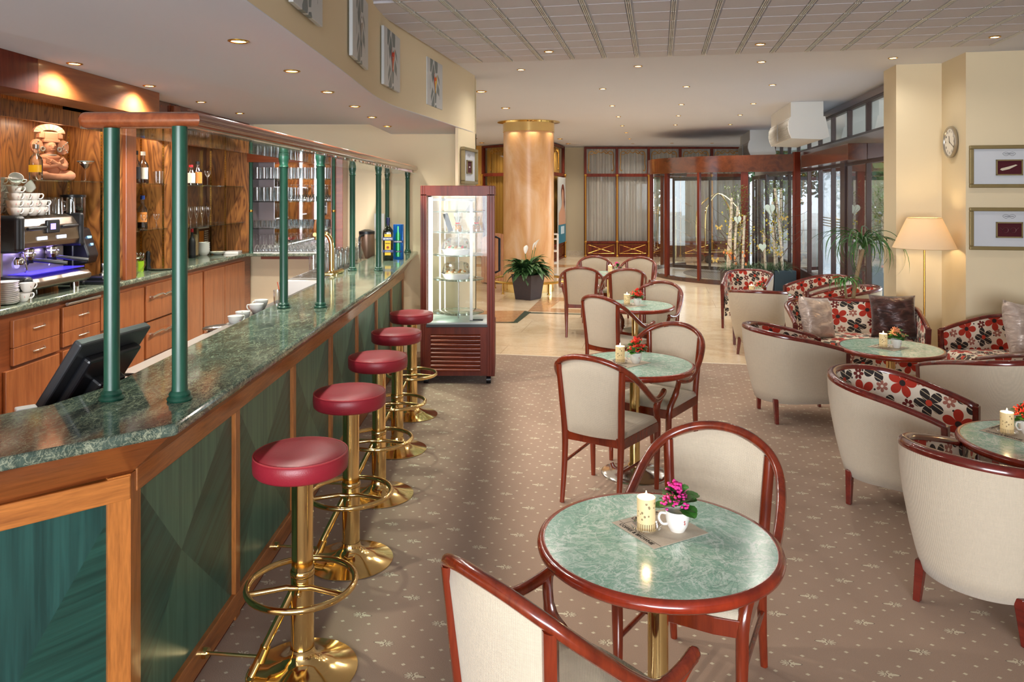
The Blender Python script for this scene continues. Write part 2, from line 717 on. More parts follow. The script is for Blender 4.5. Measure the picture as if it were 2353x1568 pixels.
# ================================================================ THE ROOM
RM = Matrix.Rotation(math.radians(-11), 4, 'Z')     # (u, v) room coordinates -> world


def RB():
    b = B()
    b.T = RM
    return b


# floors
b = B()
c0, c1 = AB(-9, 8.59), AB(9, 8.59)
b.poly([(-7, -4.5, 0), (8, -4.5, 0), (c1[0], c1[1], 0), (c0[0], c0[1], 0)])
tag(struct('floor_carpet', b, CARPET), 'brown patterned carpet with small dots and pale lily motifs', 'carpet', kind='structure')
b = B()
b.poly([(c0[0], c0[1], 0), AB(2.83, 8.59) + (0,), AB(2.83, 24.0) + (0,), (7.4, 24.5, 0), (-9, 24.5, 0)])
struct('floor', b, STONE)
b = RB()
b.box(-9, 9, 8.575, 8.60, -.01, .004)
struct('trim_carpet_edge', b, paint('pale_edge_strip', '#e6d8c0', .4))
# inlaid bands of brown and green stone
BRN = marble('brown_stone_inlay', '#a8784f', '#b98a60', '#caa27a', 3.0, None, .14)
GRN = paint('dark_green_stone_inlay', '#4a5446', .15)


def inlay(pts, m, k):
    b = B()
    b.poly([(x, y, .0015 + .0004 * k) for x, y in pts])
    struct('trim_floor_inlay', b, m)


inlay([(-3.2, 12.0), (.235, 12.0), (.02, 10.98), (-3.2, 10.98)], BRN, 0)
inlay([(-3.2, 10.98), (.02, 10.98), (.06, 10.87), (-3.2, 10.9)], GRN, 2)
inlay([(.02, 10.98), (.075, 10.87), (.30, 11.86), (.20, 11.98)], GRN, 3)
inlay([(.25, 11.86), (1.6, 11.6), (1.6, 11.52), (.25, 11.75)], GRN, 1)
inlay([(.25, 11.95), (1.9, 11.62), (1.9, 13.2), (.55, 13.6)], BRN, 0)
inlay([(.62, 12.25), (1.2, 12.13), (1.4, 12.9), (.82, 13.05)], STONE, 2)
inlay([(-3, 19.2), (2.2, 18.9), (2.2, 19.5), (-3, 19.9)], BRN, 0)
inlay([(-3, 19.9), (2.2, 19.5), (2.2, 19.56), (-3, 19.96)], GRN, 0)

# ceilings
b = B()
b.box(-7, 9, -4.5, 24.5, ZC, ZC + .15)
struct('ceiling', b, CEIL)
TILE = paint('ceiling_tile', '#cfced6', .9, var=.03, sc=30, bump=.3, bsc=160)
b = RB()
for i in range(-8, 14):
    for j in range(0, 25):
        u0 = -.211 + .316 * i
        v1 = 7.56 - .316 * j
        x, y = AB(u0 + .16, v1 - .16)
        if u0 > 2.75 or v1 < .3:
            continue
        if u0 < -2.04 - .2 or x < -.95:
            continue
        b.box(max(u0 + .030, -2.05), u0 + .288, v1 - .298, v1, ZC - .016, ZC + .01)
struct('ceiling_tiles', b, TILE, smooth=False)
b = RB()
for i in range(-6, 12):
    u0 = -.211 + .316 * i
    v = 7.56
    while v > .6:
        x, y = AB(u0, v - .16)
        if x > -.93:
            for k in (-.019, -.006, .007):
                b.box(u0 + k, u0 + k + .007, v - .305, v - .004, ZC - .02, ZC)
        v -= .316
struct('ceiling_ribs', b, WPAINT, smooth=False)

# the dropped bulkhead over the bar and the soffits
edge = [(-.95, -4.4), (-.95, 3.2), (-.955, 4.2), (-.972, 5.0), (-.975, 5.5), (-.945, 5.95), (-.885, 6.32), (-.77, 6.88), (-.43, 8.73)]
es = [tuple(p.to_2d()) for p in spline([(x, y, 0) for x, y in edge[2:8]], 5)]
edge = edge[:2] + es + [edge[-1]]
ZS = 2.565
b = B()
inner = [(x - .12, y) for x, y in edge]
b.prism(edge + inner[::-1], ZS + .004, ZC + .02)
struct('wall_bulkhead', b, WALLC, ang=30)
b = B()
ln = [(-1.42, 8.95), (-1.43, 8.2), (-1.45, 7.2), (-1.51, 6.75), (-1.652, 6.02), (-2.09, 3.64), (-3.65, -4.4)]
b.prism([(x - .001, y) for x, y in edge] + [(-.5, 8.95)] + ln, ZS, ZS + .1)
struct('ceiling_bar_soffit', b, CEIL, smooth=False)
b = B()
b.prism([(-4.4, -4.4), (-1.2, -4.4), (-1.2, 9), (-4.4, 9)], 2.68, 2.72)
struct('ceiling_bar', b, CEIL, smooth=False)
# walls round the bar
b = B()
b.prism([(-.60, 8.02), (-.57, 8.02), (-.43, 8.73), (-.43, 9.1), (-.62, 9.1)], 0, ZS + .01)
struct('wall_bar_end', b, WALLC, smooth=False)
b = B()
b.box(-4.4, -.43, 8.92, 9.1, 0, ZC)
struct('wall_bar_back', b, WALLC, smooth=False)
b = B()
b.box(-3.80, -3.62, -4.5, 9.0, 0, ZC)
struct('wall_left', b, WALLC, smooth=False)
b = B()
b.box(-7, -3.6, -4.5, -4.4, 0, ZC)
b.box(1.5, 7, -4.5, -4.4, 0, ZC)  # unseen piece added to keep the fill light off the right wall
struct('wall_behind_and_blocker', b, WALLC, smooth=False)

# right-hand walls (room coordinates)
b = RB()
b.prism([(2.45, 8.60), (2.89, 8.60), (2.89, 7.967), (8.0, 7.967), (8.0, 8.3), (3.1, 8.3), (3.1, 9.05), (2.45, 9.05)], 0, ZC)
struct('wall_right', b, WALLC, smooth=False)
b = RB()
b.box(6.4, 6.6, -3, 7.967, 0, ZC)
struct('wall_right_side', b, WALLC, smooth=False)

# far walls of the lobby
b = B()
b.box(1.44, 2.2, 22.7, 22.9, 0, ZC)
struct('wall_far', b, WALLC, smooth=False)
b = B()
b.box(-9, 7.3, 24.3, 24.5, 0, ZC)
struct('wall_back', b, WALLC, smooth=False)
b = B()
b.box(-9, -.80, 21.9, 22.1, 0, ZC)
struct('wall_far_left', b, paint('amber_wall', '#cf9a45', .7))
b = B()
b.box(-9, -8.8, 9, 24.5, 0, ZC)
struct('wall_lobby_left', b, WALLC)
b = B()
b.box(1.48, 2.12, 22.66, 22.70, 0, .13)
struct('baseboard_far', b, marble('skirting_marble', '#cdb89a', '#ddccb0', '#efe6d4', 3, None, .2))

# downlights ------------------------------------------------------
LAMP_ = None
LAMP = emit('lamp_glow', '#ffe2b0', 14)
proto_dl = None


def downlight(x, y, z, label, group, power, d=.047, col=(1, .93, .84), spotang=150):
    global proto_dl
    if proto_dl is None:
        t = thing('ceiling_downlight', label, 'ceiling light', (x, y, z), 0, group)
        b = B().lathe([(.033, .004), (.033, -.003), (.038, -.007), (.047, -.003), (.047, .004)], 24)
        ob('trim_ring', b, BRASSD, t)
        b = B().lathe([(0, -.0015), (.033, -.0015)], 20)
        ob('lamp', b, LAMP, t)
        proto_dl = t
        r = t
    else:
        r = dup(proto_dl, (x, y, z), None, label, group)
    r.scale = (d / .047,) * 3
    if power:
        spot('downlight_beam', (x, y, z - .03), power, col, spotang, .9, .03)
    return r


for (x, y), w in zip([(-1.237, 3.425), (-1.241, 4.27), (-1.256, 5.16), (-1.25, 6.02), (-1.273, 6.89), (-1.29, 7.84)],
                     ('nearest', 'second nearest', 'third nearest', 'fourth nearest', 'fifth nearest', 'farthest')):
    downlight(x, y, ZS, f'round brass-rimmed downlight in the soffit above the bar counter, {w} of its six', 'downlights above the bar counter', 50 if y < 6.5 else 85)
for (x, y), w in zip([(-2.715, 4.70), (-2.72, 5.68), (-2.747, 6.69), (-2.75, 7.65)],
                     ('nearest', 'second', 'third', 'farthest')):
    downlight(x, y, 2.68, f'small downlight before the wooden valance over the back bar, {w} from the front', 'downlights over the back bar', 55)
CL = [((.347, 7.135), 'left one set in the tiled ceiling field'), ((.098, 8.299), 'nearest the end of the picture bulkhead'),
      ((1.343, 8.07), 'just beyond the tiles, middle of the near row'), ((2.224, 6.783), 'middle one set in the tiled field'),
      ((2.571, 7.801), 'just beyond the tiles towards the clock'), ((3.811, 7.574), 'nearest the yellow corner above the floor lamp'),
      ((4.122, 6.465), 'above the framed pictures on the right wall'), ((1.178, 9.833), 'second row, left'),
      ((2.217, 9.631), 'second row, middle'), ((3.259, 9.475), 'second row, right'),
      ((1.558, 11.76), 'third row, left'), ((2.593, 11.586), 'third row, middle'), ((3.656, 11.472), 'third row, right'),
      ((1.89, 13.45), 'fourth row, left'), ((2.923, 13.297), 'fourth row, middle'), ((3.963, 13.148), 'fourth row, next to the near air unit'),
      ((2.228, 15.296), 'fifth row, left'), ((3.258, 15.099), 'fifth row, middle'), ((4.324, 15.002), 'fifth row, right'),
      ((2.577, 17.082), 'sixth row, leftmost'), ((2.958, 19.027), 'seventh row, leftmost'), ((3.332, 20.896), 'last row before the curtained wall, left'),
      ((4.374, 20.711), 'last row before the curtained wall, middle'), ((5.469, 20.711), 'last row before the curtained wall, right')]
for (x, y), w in CL:
    downlight(x, y, ZC - (.018 if y < 7.2 else 0), 'small round ceiling downlight, ' + w, 'downlights in the lobby ceiling',
              (9 if x > 3.7 and y < 8 else 22) if y < 12 else 46)
for (x, y), w in [((-.41, 10.088), 'half hidden by the end of the bulkhead'), ((-.101, 12.063), 'just before the round column'),
                  ((1.208, 19.027), 'right behind the column, nearer'), ((1.555, 20.896), 'right behind the column, farther'),
                  ((-.938, 18.873), 'left of the column, nearer'), ((-.82, 20.529), 'left of the column, farther')]:
    downlight(x, y, ZC, 'wide round downlight near the column, ' + w, 'wide downlights round the column', 50, .075)

# column ----------------------------------------------------------
t = thing('round_column', 'thick round column in peach marbled plaster with a brass collar', 'column', (.32, 14.52, 0))
PEACH = None
n_ = NT('peach_stucco')
o_ = n_.obj()
f1 = n_.noise(n_.map(o_, (1, 1, .45)), 1.6, 5, .6, 1.4)
n_.pr(n_.ramp(f1, [(.3, '#c98d52'), (.5, '#dba873'), (.72, '#e6c3a0')]), .3, 0)
PEACH = n_.m
b = B().lathe([(.484, .02), (.484, ZC - .18)], 64)
ob('shaft', b, PEACH, t, ang=60)
b = B().lathe([(.492, .0), (.492, .17), (.486, .175)], 64)
ob('base_ring', b, BRASS, t)
b = B().lathe([(.486, ZC - .20), (.494, ZC - .195), (.494, ZC - .03), (.60, ZC - .012), (.60, ZC)], 64)
ob('collar', b, BRASS, t)
for a_ in (-2.2, -1.45, -.6):
    x_, y_ = .548 * math.cos(a_), .548 * math.sin(a_)
    b = B().lathe([(0, ZC - .016), (.03, ZC - .016)], 16, (x_, y_, 0))
    ob('collar_lamp', b, LAMP, t)
    spot('collar_beam', (x_, y_, ZC - .03), 9, (1, .86, .64), 110, .9, .02, t)
t = thing('column_foot_rail', 'low brass foot rail on short legs circling the round column', 'foot rail', (.32, 14.52, 0))
b = B().torus((0, 0, .21), .72, .025, 56, 8)
ob('rail', b, BRASSD, t)
for k in range(10):
    a = 2 * PI * k / 10 + .2
    b = B()
    b.tube([(.72 * math.cos(a), .72 * math.sin(a), .0), (.72 * math.cos(a), .72 * math.sin(a), .20)], .014, 8)
    b.lathe([(.03, 0), (.02, .02), (.014, .03)], 10, (.72 * math.cos(a), .72 * math.sin(a), 0))
    ob('leg', b, BRASSD, t)

# street front ----------------------------------------------------
FR = paint('dark_brown_frame', '#3a2320', .35)
FRB = wood('brown_beam', '#4e2a20', '#38201a', 1, 4, .25, .5)
OPER = wood('reddish_brown_beam', '#5e2f1a', '#452012', 1, 4, .2, .6)
UF = 2.73
vs = [9.05, 9.9, 10.9, 11.93, 13.0, 14.0, 15.0, 16.1, 17.2, 18.3, 19.4, 20.5, 21.6, 22.6]
b = RB()
b.box(UF - .03, UF + .10, 9.05, 22.7, ZC - .11, ZC - .02)
b.box(UF - .03, UF + .12, 9.05, 22.7, 2.32, 2.66)
struct('trim_street_beam', b, FRB, smooth=False)
b = RB()
b.box(UF, UF + .08, 9.05, 22.7, ZC - .03, ZC)
struct('trim_street_top', b, WPAINT, smooth=False)
for i, (v0, v1) in enumerate(zip(vs, vs[1:])):
    w = thing(f'window_{i + 1}', 'x', 'x')
    for k in ('label', 'category'):
        del w[k]
    w['kind'] = 'structure'
    b = RB()
    b.box(UF, UF + .07, v0 - .025, v0 + .03, 0, ZC - .1)
    b.box(UF, UF + .07, v0, v1, ZC - .14, ZC - .1)
    b.box(UF, UF + .07, v0, v1, 2.66, 2.70)
    b.box(UF, UF + .07, v0, v1, 2.27, 2.32)
    hb = .09 if v0 < 9.5 or v0 > 13.9 else .05
    b.box(UF, UF + .07, v0, v1, 0, hb + (.28 if v0 > 13.9 else 0))
    ob('window_frame', b, FR, w, smooth=False)
    b = RB()
    b.poly([(UF + .03, v0, 2.7), (UF + .03, v1, 2.7), (UF + .03, v1, ZC - .14), (UF + .03, v0, ZC - .14)])
    b.poly([(UF + .03, v0, hb), (UF + .03, v1, hb), (UF + .03, v1, 2.3), (UF + .03, v0, 2.3)])
    ob('window_pane', b, GLASS, w, smooth=False)
b = RB()
b.box(UF - .27, UF - .03, 10.72, 14.1, 2.31, 2.53)
tag(ob('door_operator_box', b, OPER, smooth=False, bev=.004), 'long reddish-brown box of the sliding door drive under the street beam', 'door drive')
# sliding leaves with gold stripes, just outside the fixed frames
n_ = NT('frosted_leaf')
a_ = n_.n('BsdfTranslucent', {'Color': hexc('#dfe9f2')}).outputs[0]
d_ = n_.n('BsdfTransparent', {'Color': (1, 1, 1, 1)}).outputs[0]
g_ = n_.n('BsdfGlossy', {'Color': (1, 1, 1, 1), 'Roughness': .05}).outputs[0]
m_ = n_.n('MixShader', {0: .35, 1: a_, 2: d_}).outputs[0]
m_ = n_.n('MixShader', {0: .08, 1: m_, 2: g_}).outputs[0]
n_.t.links.new(m_, n_.out.inputs[0])
FROST = n_.m
for i, (v0, v1) in enumerate(((12.36, 13.36), (13.38, 14.38))):
    t = thing('sliding_door', ('nearer' if i == 0 else 'farther') + ' pale glass sliding door leaf with fine gold stripes', 'door', group='sliding door leaves')
    b = RB()
    u = UF + .09
    for a, c in ((v0, v0 + .03), (v1 - .03, v1)):
        b.box(u, u + .04, a, c, .02, 2.28)
    b.box(u, u + .04, v0, v1, .02, .08)
    b.box(u, u + .04, v0, v1, 2.22, 2.28)
    ob('door_frame', b, FR, t, smooth=False)
    b = RB()
    b.poly([(u + .02, v0, .08), (u + .02, v1, .08), (u + .02, v1, 2.22), (u + .02, v0, 2.22)])
    ob('door_pane', b, FROST, t, smooth=False)
    b = RB()
    for k in range(4):
        b.box(u - .001, u + .019, v0 + .03, v1 - .03, 1.30 + .045 * k, 1.314 + .045 * k)
    ob('stripes', b, BRASSD, t, smooth=False)
b = RB()
b.box(UF - .02, UF + .30, 12.02, 12.30, 0, 2.5)
struct('trim_porch_post', b, FR, smooth=False)

# revolving door ---------------------------------------------------
DC = Vector((5.5, 17.3))
DR = 2.3
t = thing('revolving_door', 'large round glass revolving door with a brown curved header', 'revolving door', (DC.x, DC.y, 0))


def ang(a, r=DR):
    return (-r * math.cos(a), -r * math.sin(a))


A0, A1 = math.radians(-62), math.radians(68.5)
N_ = 48
arc = [A0 + (A1 - A0) * i / N_ for i in range(N_ + 1)]
pe = (5.50 - DC.x, 14.66 - DC.y)
b = B()
outl = [ang(a, DR + .05) for a in arc] + [(pe[0], pe[1] - .03)]
innl = [ang(a, DR - .06) for a in arc] + [(pe[0], pe[1] + .08)]
b.prism(outl + innl[::-1], 2.285, 2.62)
b.prism([ang(a, DR - .01) for a in arc] + [ang(a, 0.02) for a in arc[::-1]], 2.55, 2.6)
ob('header', b, OPER, t, ang=30)
b = B()
b.prism([ang(a, DR + .03) for a in arc] + [(pe[0], pe[1] - .02)] + [(pe[0], pe[1] + .06)] + [ang(a, DR - .04) for a in arc[::-1]], .0, .09)
ob('base_rail', b, FRB, t, ang=30)
b = B()
for i in range(N_):
    p, q = ang(arc[i]), ang(arc[i + 1])
    b.poly([(p[0], p[1], .09), (q[0], q[1], .09), (q[0], q[1], 2.29), (p[0], p[1], 2.29)])
p = ang(A1)
b.poly([(p[0], p[1], .09), (pe[0], pe[1], .09), (pe[0], pe[1], 2.29), (p[0], p[1], 2.29)])
ob('curved_glass', b, GLASS, t, ang=60)
for a, w in ((-2, .05), (22, .09), (45, .05), (68.5, .14), (-40, .08)):
    a = math.radians(a)
    b = B()
    x, y = ang(a)
    d = Vector((math.cos(a), math.sin(a)))
    n = Vector((-d.y, d.x))
    b.prism([tuple(Vector((x, y)) + n * w * s1 / 2 + d * .04 * s2) for s1, s2 in ((-1, -1), (1, -1), (1, 1), (-1, 1))], .05, 2.3)
    ob('mullion', b, MAHO, t, smooth=False)
b = B()
b.box(pe[0] - .05, pe[0] + .06, pe[1] - .06, pe[1] + .06, 0, 2.66)
ob('mullion', b, MAHO, t, smooth=False)
for k in range(4):
    b = B()
    z = 1.36 + .05 * k
    for i in range(10, 17):
        p, q = ang(arc[i] , DR - .01), ang(arc[i + 1], DR - .01)
        b.poly([(p[0], p[1], z), (q[0], q[1], z), (q[0], q[1], z + .014), (p[0], p[1], z + .014)])
    ob('glass_stripe', b, BRASSD, t, smooth=False)
b = B()
b.lathe([(0, .006), (DR - .06, .006)], 64)
n_ = NT('ribbed_entrance_mat')
w_ = n_.n('TexWave', {'Vector': n_.obj(), 'Scale': 5.5, 'Distortion': 0.0}, bands_direction='X').outputs[1]
n_.pr(n_.mix(n_.M('GREATER_THAN', w_, .5), '#a79a8c', '#5d5148'), .8)
ob('entrance_mat', b, n_.m, t)
b = B().lathe([(DR - .75, .009), (DR - .06, .009)], 64)
ob('floor_ring', b, paint('pale_floor_ring', '#c9b79c', .3), t)
# wing of the door
for a in (20, 140, 260):
    a = math.radians(a)
    b = B()
    d = Vector((math.cos(a), math.sin(a)))
    b.bar(tuple(d * .1), tuple(d * (DR - .3)), .05, .04, .12)
    b.bar(tuple(d * .1), tuple(d * (DR - .3)), .05, 2.16, 2.24)
    for r_ in (.1, 1.05, DR - .3):
        b.cyl((d.x * r_, d.y * r_, .04), (d.x * r_, d.y * r_, 2.24), .03, None, 8)
    w = ob('door_wing', b, FR, t, smooth=False)
    b = B()
    b.poly([(d.x * .1, d.y * .1, .1), (d.x * (DR - .3), d.y * (DR - .3), .1), (d.x * (DR - .3), d.y * (DR - .3), 2.2), (d.x * .1, d.y * .1, 2.2)])
    ob('wing_pane', b, GLASS, w, smooth=False)

# curtained mahogany glazing at the far end -------------------------
CURT = linen('grey_curtain', '#cfc6bc', 120, .2)
CURTG = linen('amber_curtain', '#c08a30', 120, .2)
GOLDW = paint('gilded_wood', '#b98432', .3, .6)


def glazing(name, label, p0, p1, bays, curtain, ornament=True, z1=3.2):
    p0, p1 = Vector(p0), Vector(p1)
    d = p1 - p0
    L = d.length
    t = thing(name, label, 'glazed partition', (p0.x, p0.y, 0), math.atan2(d.y, d.x))
    w = L / bays
    b = B()
    b.box(0, L, -.03, .05, z1 - .06, z1)
    b.box(0, L, -.03, .05, 2.33, 2.42)
    b.box(0, L, -.03, .05, .40, .46)
    b.box(0, L, -.03, .05, 0, .06)
    for i in range(bays + 1):
        b.box(i * w - .035, i * w + .035, -.035, .05, 0, z1)
    ob('frame', b, MAHO, t, smooth=False)
    for i in range(bays):
        b = B()
        b.box(i * w + .03, (i + 1) * w - .03, .0, .03, .05, .41)
        pn = ob('lower_panel', b, MAHO, t, smooth=False)
        b = B()
        x0, x1 = i * w + .07, (i + 1) * w - .07
        for a, c in (((x0, .1), (x1, .36)), ((x0, .36), (x1, .1)), ((x0, .1), (x1, .1)), ((x0, .36), (x1, .36)), ((x0, .1), (x0, .36)), ((x1, .1), (x1, .36))):
            b.tube([(a[0], -.004, a[1]), (c[0], -.004, c[1])], .006, 5)
        b.ball(((x0 + x1) / 2, -.008, .23), .018)
        ob('brass_cross', b, BRASSD, pn)
        b = B()
        b.poly([(i * w, .015, .44), ((i + 1) * w, .015, .44), ((i + 1) * w, .015, z1), (i * w, .015, z1)])
        ob('pane', b, GLASS, t, smooth=False)
        ph = R.random() * 6
        b = B().grid(lambda u, v: (i * w + u * w, .14 + .03 * math.sin(u * w * 55 + ph) + .012 * math.sin(u * w * 131 + 1), .45 + v * (z1 - .5)), 60, 1)
        ob('curtain', b, curtain, t)
        if ornament:
            b = B()
            for sx in (-1, 1):
                cx = (i + .5) * w
                pts = [(cx + sx * x, -.002 + .012, z) for x, z in ((.0, 3.02), (.08, 3.06), (.16, 3.0), (.24, 3.07), (.33, 3.05), (.36, 2.95), (.35, 2.75), (.37, 2.6), (.34, 2.5), (.30, 2.53))]
                b.tube(spline(pts, 4), .012, 5)
                b.tube(spline([(cx + sx * x, .01, z) for x, z in ((.05, 3.1), (.14, 3.09), (.2, 3.02), (.28, 2.97), (.33, 3.0))], 4), .008, 5)
            ob('gilt_ornament', b, GOLDW, t)
    for i in range(bays + 1):
        b = B()
        x = i * w
        b.cyl((x, -.05, 0), (x, -.05, 2.38), .022, None, 8)
        for z in (.02, .43, 2.36):
            b.lathe([(.03, 0), (.042, .015), (.042, .045), (.03, .06)], 10, (x, -.05, z - .02))
        ob('gilt_column', b, GOLDW, t)
    return t


glazing('curtained_partition', 'mahogany glazed partition with gold columns and long grey curtains at the far end', (2.13, 22.0), (6.72, 22.0), 5, CURT)
glazing('curtained_partition', 'mahogany glazed bay with amber curtains left behind the round column', (-.82, 21.67), (.93, 19.75), 2, CURTG)
glazing('curtained_partition', 'narrow glazed bay with a poster right behind the round column', (.96, 19.75), (1.48, 21.8), 1, CURTG, z1=3.2)
# poster on the right bay
dv = (Vector((1.48, 21.8)) - Vector((.96, 19.75)))
t = thing('wall_poster', 'tall poster of an auburn-haired person above a blue and white panel', 'poster', (.96, 19.75, 0), math.atan2(dv.y, dv.x))
b = B()
b.box(.95, 2.05, -.075, -.05, .47, 2.3)
ob('board', b, paint('poster_ground', '#d9dad6', .35, var=.12, sc=2), t, smooth=False)
b = B()
b.box(.95, 2.05, -.078, -.074, .47, .98)
ob('blue_panel', b, paint('poster_blue', '#1f7f9c', .35, var=.2, sc=2), t, smooth=False)
b = B()
b.prism([(1.1, .9), (1.9, .9), (1.9, 1.25), (1.1, 1.25)], 0, .004)
for i in range(1):
    pass
b = B()
for pts in ([(1.0, .98), (2.0, .98), (1.95, 1.35), (1.78, 1.48), (1.7, 1.62), (1.45, 1.62), (1.4, 1.48), (1.0, 1.3)],):
    b.poly([(x, -.080, z) for x, z in pts])
b.poly([(1.56 + .17 * math.cos(k * PI / 12), -.082, 1.78 + .23 * math.sin(k * PI / 12)) for k in range(24)])
ob('painted_figure', b, paint('poster_skin', '#d9a283', .4), t, smooth=False)
b = B()
b.poly([(x, -.081, z) for x, z in [(1.36, 1.7), (1.34, 1.95), (1.48, 2.1), (1.68, 2.1), (1.82, 1.95), (1.9, 1.6), (1.84, 1.4), (1.76, 1.5), (1.74, 1.75), (1.66, 1.93), (1.5, 1.98), (1.42, 1.86)]])
b.T = None
for v_ in range(len(b.v)):
    b.v[v_].y = -.0835
ob('painted_hair', b, paint('poster_hair', '#6e2a18', .4), t, smooth=False)
b = B()
b.box(1.3, 1.8, -.082, -.078, .72, .93)
ob('white_product', b, paint('poster_white', '#cfe3ee', .4), t, smooth=False)

# air curtain units -------------------------------------------------
def aircon(v0, label):
    t = thing('air_curtain_unit', label, 'air unit', group=None)
    b = RB()
    b.box(1.92, 2.38, v0 + .02, v0 + 2.05, 2.99, ZC)
    ob('duct_box', b, WPAINT, t, smooth=False, bev=.006)
    b = RB()
    prof = [(1.91, 3.0), (1.885, 2.93), (1.88, 2.84), (1.90, 2.75), (1.93, 2.68), (2.36, 2.66), (2.46, 2.70), (2.40, 3.0)]
    n = len(prof)
    for y0, y1 in ((v0, v0 + 2.07),):
        A_ = [b.P((u, y0, z)) for u, z in prof]
        C_ = [b.P((u, y1, z)) for u, z in prof]
        b.F(A_)
        b.F(C_[::-1])
        for i in range(n):
            j = (i + 1) % n
            b.F([A_[j], A_[i], C_[i], C_[j]])
    ob('housing', b, WPAINT, t, smooth=False)
    b = RB()
    for k in range(16):
        f = k / 15
        z = 2.965 - .27 * f
        u = 1.908 - .03 * math.sin(f * PI) - .008 + .015 * f
        b.box(u - .006, u + .004, v0 + .05, v0 + 2.02, z - .004, z + .003)
    b.box(1.862, 1.88, v0 + .98, v0 + 1.0, 2.70, 2.97)
    ob('grille', b, paint('grille_grey', '#9a958c', .4), t, smooth=False)
    b = RB()
    b.poly([(1.893, v0 + .05, 2.70), (1.893, v0 + 2.02, 2.70), (1.872, v0 + 2.02, 2.84), (1.895, v0 + 2.02, 2.97), (1.895, v0 + .05, 2.97), (1.872, v0 + .05, 2.84)])
    return t


aircon(11.82, 'white box-shaped air curtain unit with side grille hanging from the ceiling, the nearer one')
aircon(17.0, 'white air curtain unit hanging above the revolving door, the farther one')

# outside -----------------------------------------------------------
b = B()
b.poly([(c1[0] - 3, 5, -.06), (60, 5, -.06), (60, 70, -.06), (5, 70, -.06), (5, 25, -.06)])
struct('ground', b, paint('street_paving', '#a8a49c', .8, var=.2, sc=.6))
b = RB()
b.box(UF + .12, UF + 3.4, 9, 24, 3.18, 3.4)
struct('trim_porch_canopy', b, WPAINT, smooth=False)


def leafmesh(b, c, rx, ry, rz, n, s, rnd):
    for _ in range(n):
        while True:
            p = Vector((rnd.uniform(-1, 1), rnd.uniform(-1, 1), rnd.uniform(-1, 1)))
            if .35 < p.length < 1:
                break
        p = Vector((c[0] + p.x * rx, c[1] + p.y * ry, c[2] + p.z * rz))
        a = Vector((rnd.gauss(0, 1), rnd.gauss(0, 1), rnd.gauss(0, .6))).normalized() * s
        q = a.cross(Vector((rnd.gauss(0, 1), rnd.gauss(0, 1), rnd.gauss(0, 1)))).normalized() * s * .6
        b.poly([p - a, p + q, p + a, p - q])


TL = [paint('tree_leaf_a', '#4f7f38', .6, var=.35, sc=1.5), paint('tree_leaf_b', '#2f5a2c', .6, var=.35, sc=1.5), paint('tree_leaf_c', '#6f9a48', .6, var=.3, sc=1.5)]
BARK = paint('tree_bark', '#54443a', .8, var=.3, sc=8)
for i, (x, y, h, r_, lab) in enumerate(((11.4, 24.5, 6.5, 2.2, 'leafy green street tree seen through the glazing beside the pier'), (11.0, 34, 8, 3, 'tall dark tree in the street beyond the sliding doors'),
                                   (16.2, 31.5, 7, 2.4, 'light green tree close behind the parked car'), (21, 35, 9, 3, 'large tree far behind the porch'),
                                   (14.5, 40, 8, 3, 'broad tree at the far side of the street'))):
    t = thing('street_tree', lab, 'tree', (x, y, -.06), 0, 'trees outside')
    b = B()
    b.tube([(0, 0, 0), (.1, 0, h * .3), (0, .1, h * .7)], [.2, .15, .08], 8)
    ob('trunk', b, BARK, t)
    rn = random.Random(i)
    b = B()
    for k in range(5):
        leafmesh(b, (rn.uniform(-r_, r_) * .5, rn.uniform(-r_, r_) * .5, h * rn.uniform(.28, .8)), r_ * .75, r_ * .75, r_ * .7, 520, .17, rn)
    ob('crown', b, TL[i % 3], t, smooth=False)
for i, (x, y, w_, h) in enumerate(((8.6, 17.2, .55, 1.5), (10.2, 20.6, 1.6, .9), (14.6, 28.0, 2.6, .9))):
    rn = random.Random(40 + i)
    b = B()
    leafmesh(b, (0, 0, h / 2), w_, .5, h / 2 + .05, 900, .06 if i == 0 else .1, rn)
    tag(ob('green_shrub', b, TL[(i + 1) % 3], loc=(x, y, -.06), smooth=False),
        ('slim upright shrub outside behind the revolving door', 'low rounded green hedge beyond the parked car', 'second low hedge farther along the street')[i], 'shrub')
# parked car
t = thing('parked_car', 'silver-grey car parked in the street beyond the glazing', 'car', (13.9, 27.3, -.06), math.radians(8))
CARP = paint('car_paint', '#7c8288', .2, .6, .03)
b = B()
prof = [(-2.0, .35), (-2.05, .7), (-1.85, .9), (-1.0, .98), (-.45, 1.38), (.7, 1.42), (1.35, 1.05), (1.95, .92), (2.05, .6), (1.95, .3)]
A_ = [b.P((x, -.82, z)) for x, z in prof]
C_ = [b.P((x, .82, z)) for x, z in prof]
b.F(A_)
b.F(C_[::-1])
for i in range(len(prof)):
    j = (i + 1) % len(prof)
    b.F([A_[j], A_[i], C_[i], C_[j]])
ob('body', b, CARP, t, bev=.06, seg=3)
b = B()
for s_ in (-1, 1):
    b.poly([(x, s_ * .845, z) for x, z in ((-.85, 1.0), (-.4, 1.32), (.05, 1.35), (.05, 1.0))])
    b.poly([(x, s_ * .845, z) for x, z in ((.1, 1.0), (.1, 1.35), (.65, 1.36), (1.15, 1.04))])
ob('side_window', b, BLACK, t, smooth=False)
for x in (-1.3, 1.3):
    for s_ in (-1, 1):
        b = B().cyl((x, s_ * .66, .32), (x, s_ * .86, .32), .32, None, 24)
        w = ob('wheel', b, BLACK, t)
        b = B().cyl((x, s_ * .855, .32), (x, s_ * .875, .32), .19, None, 16)
        ob('hub_cap', b, STEEL, w)
b = B().cyl((6.75, 14.2, -.06), (6.75, 14.2, .95), .26, .32, 16)
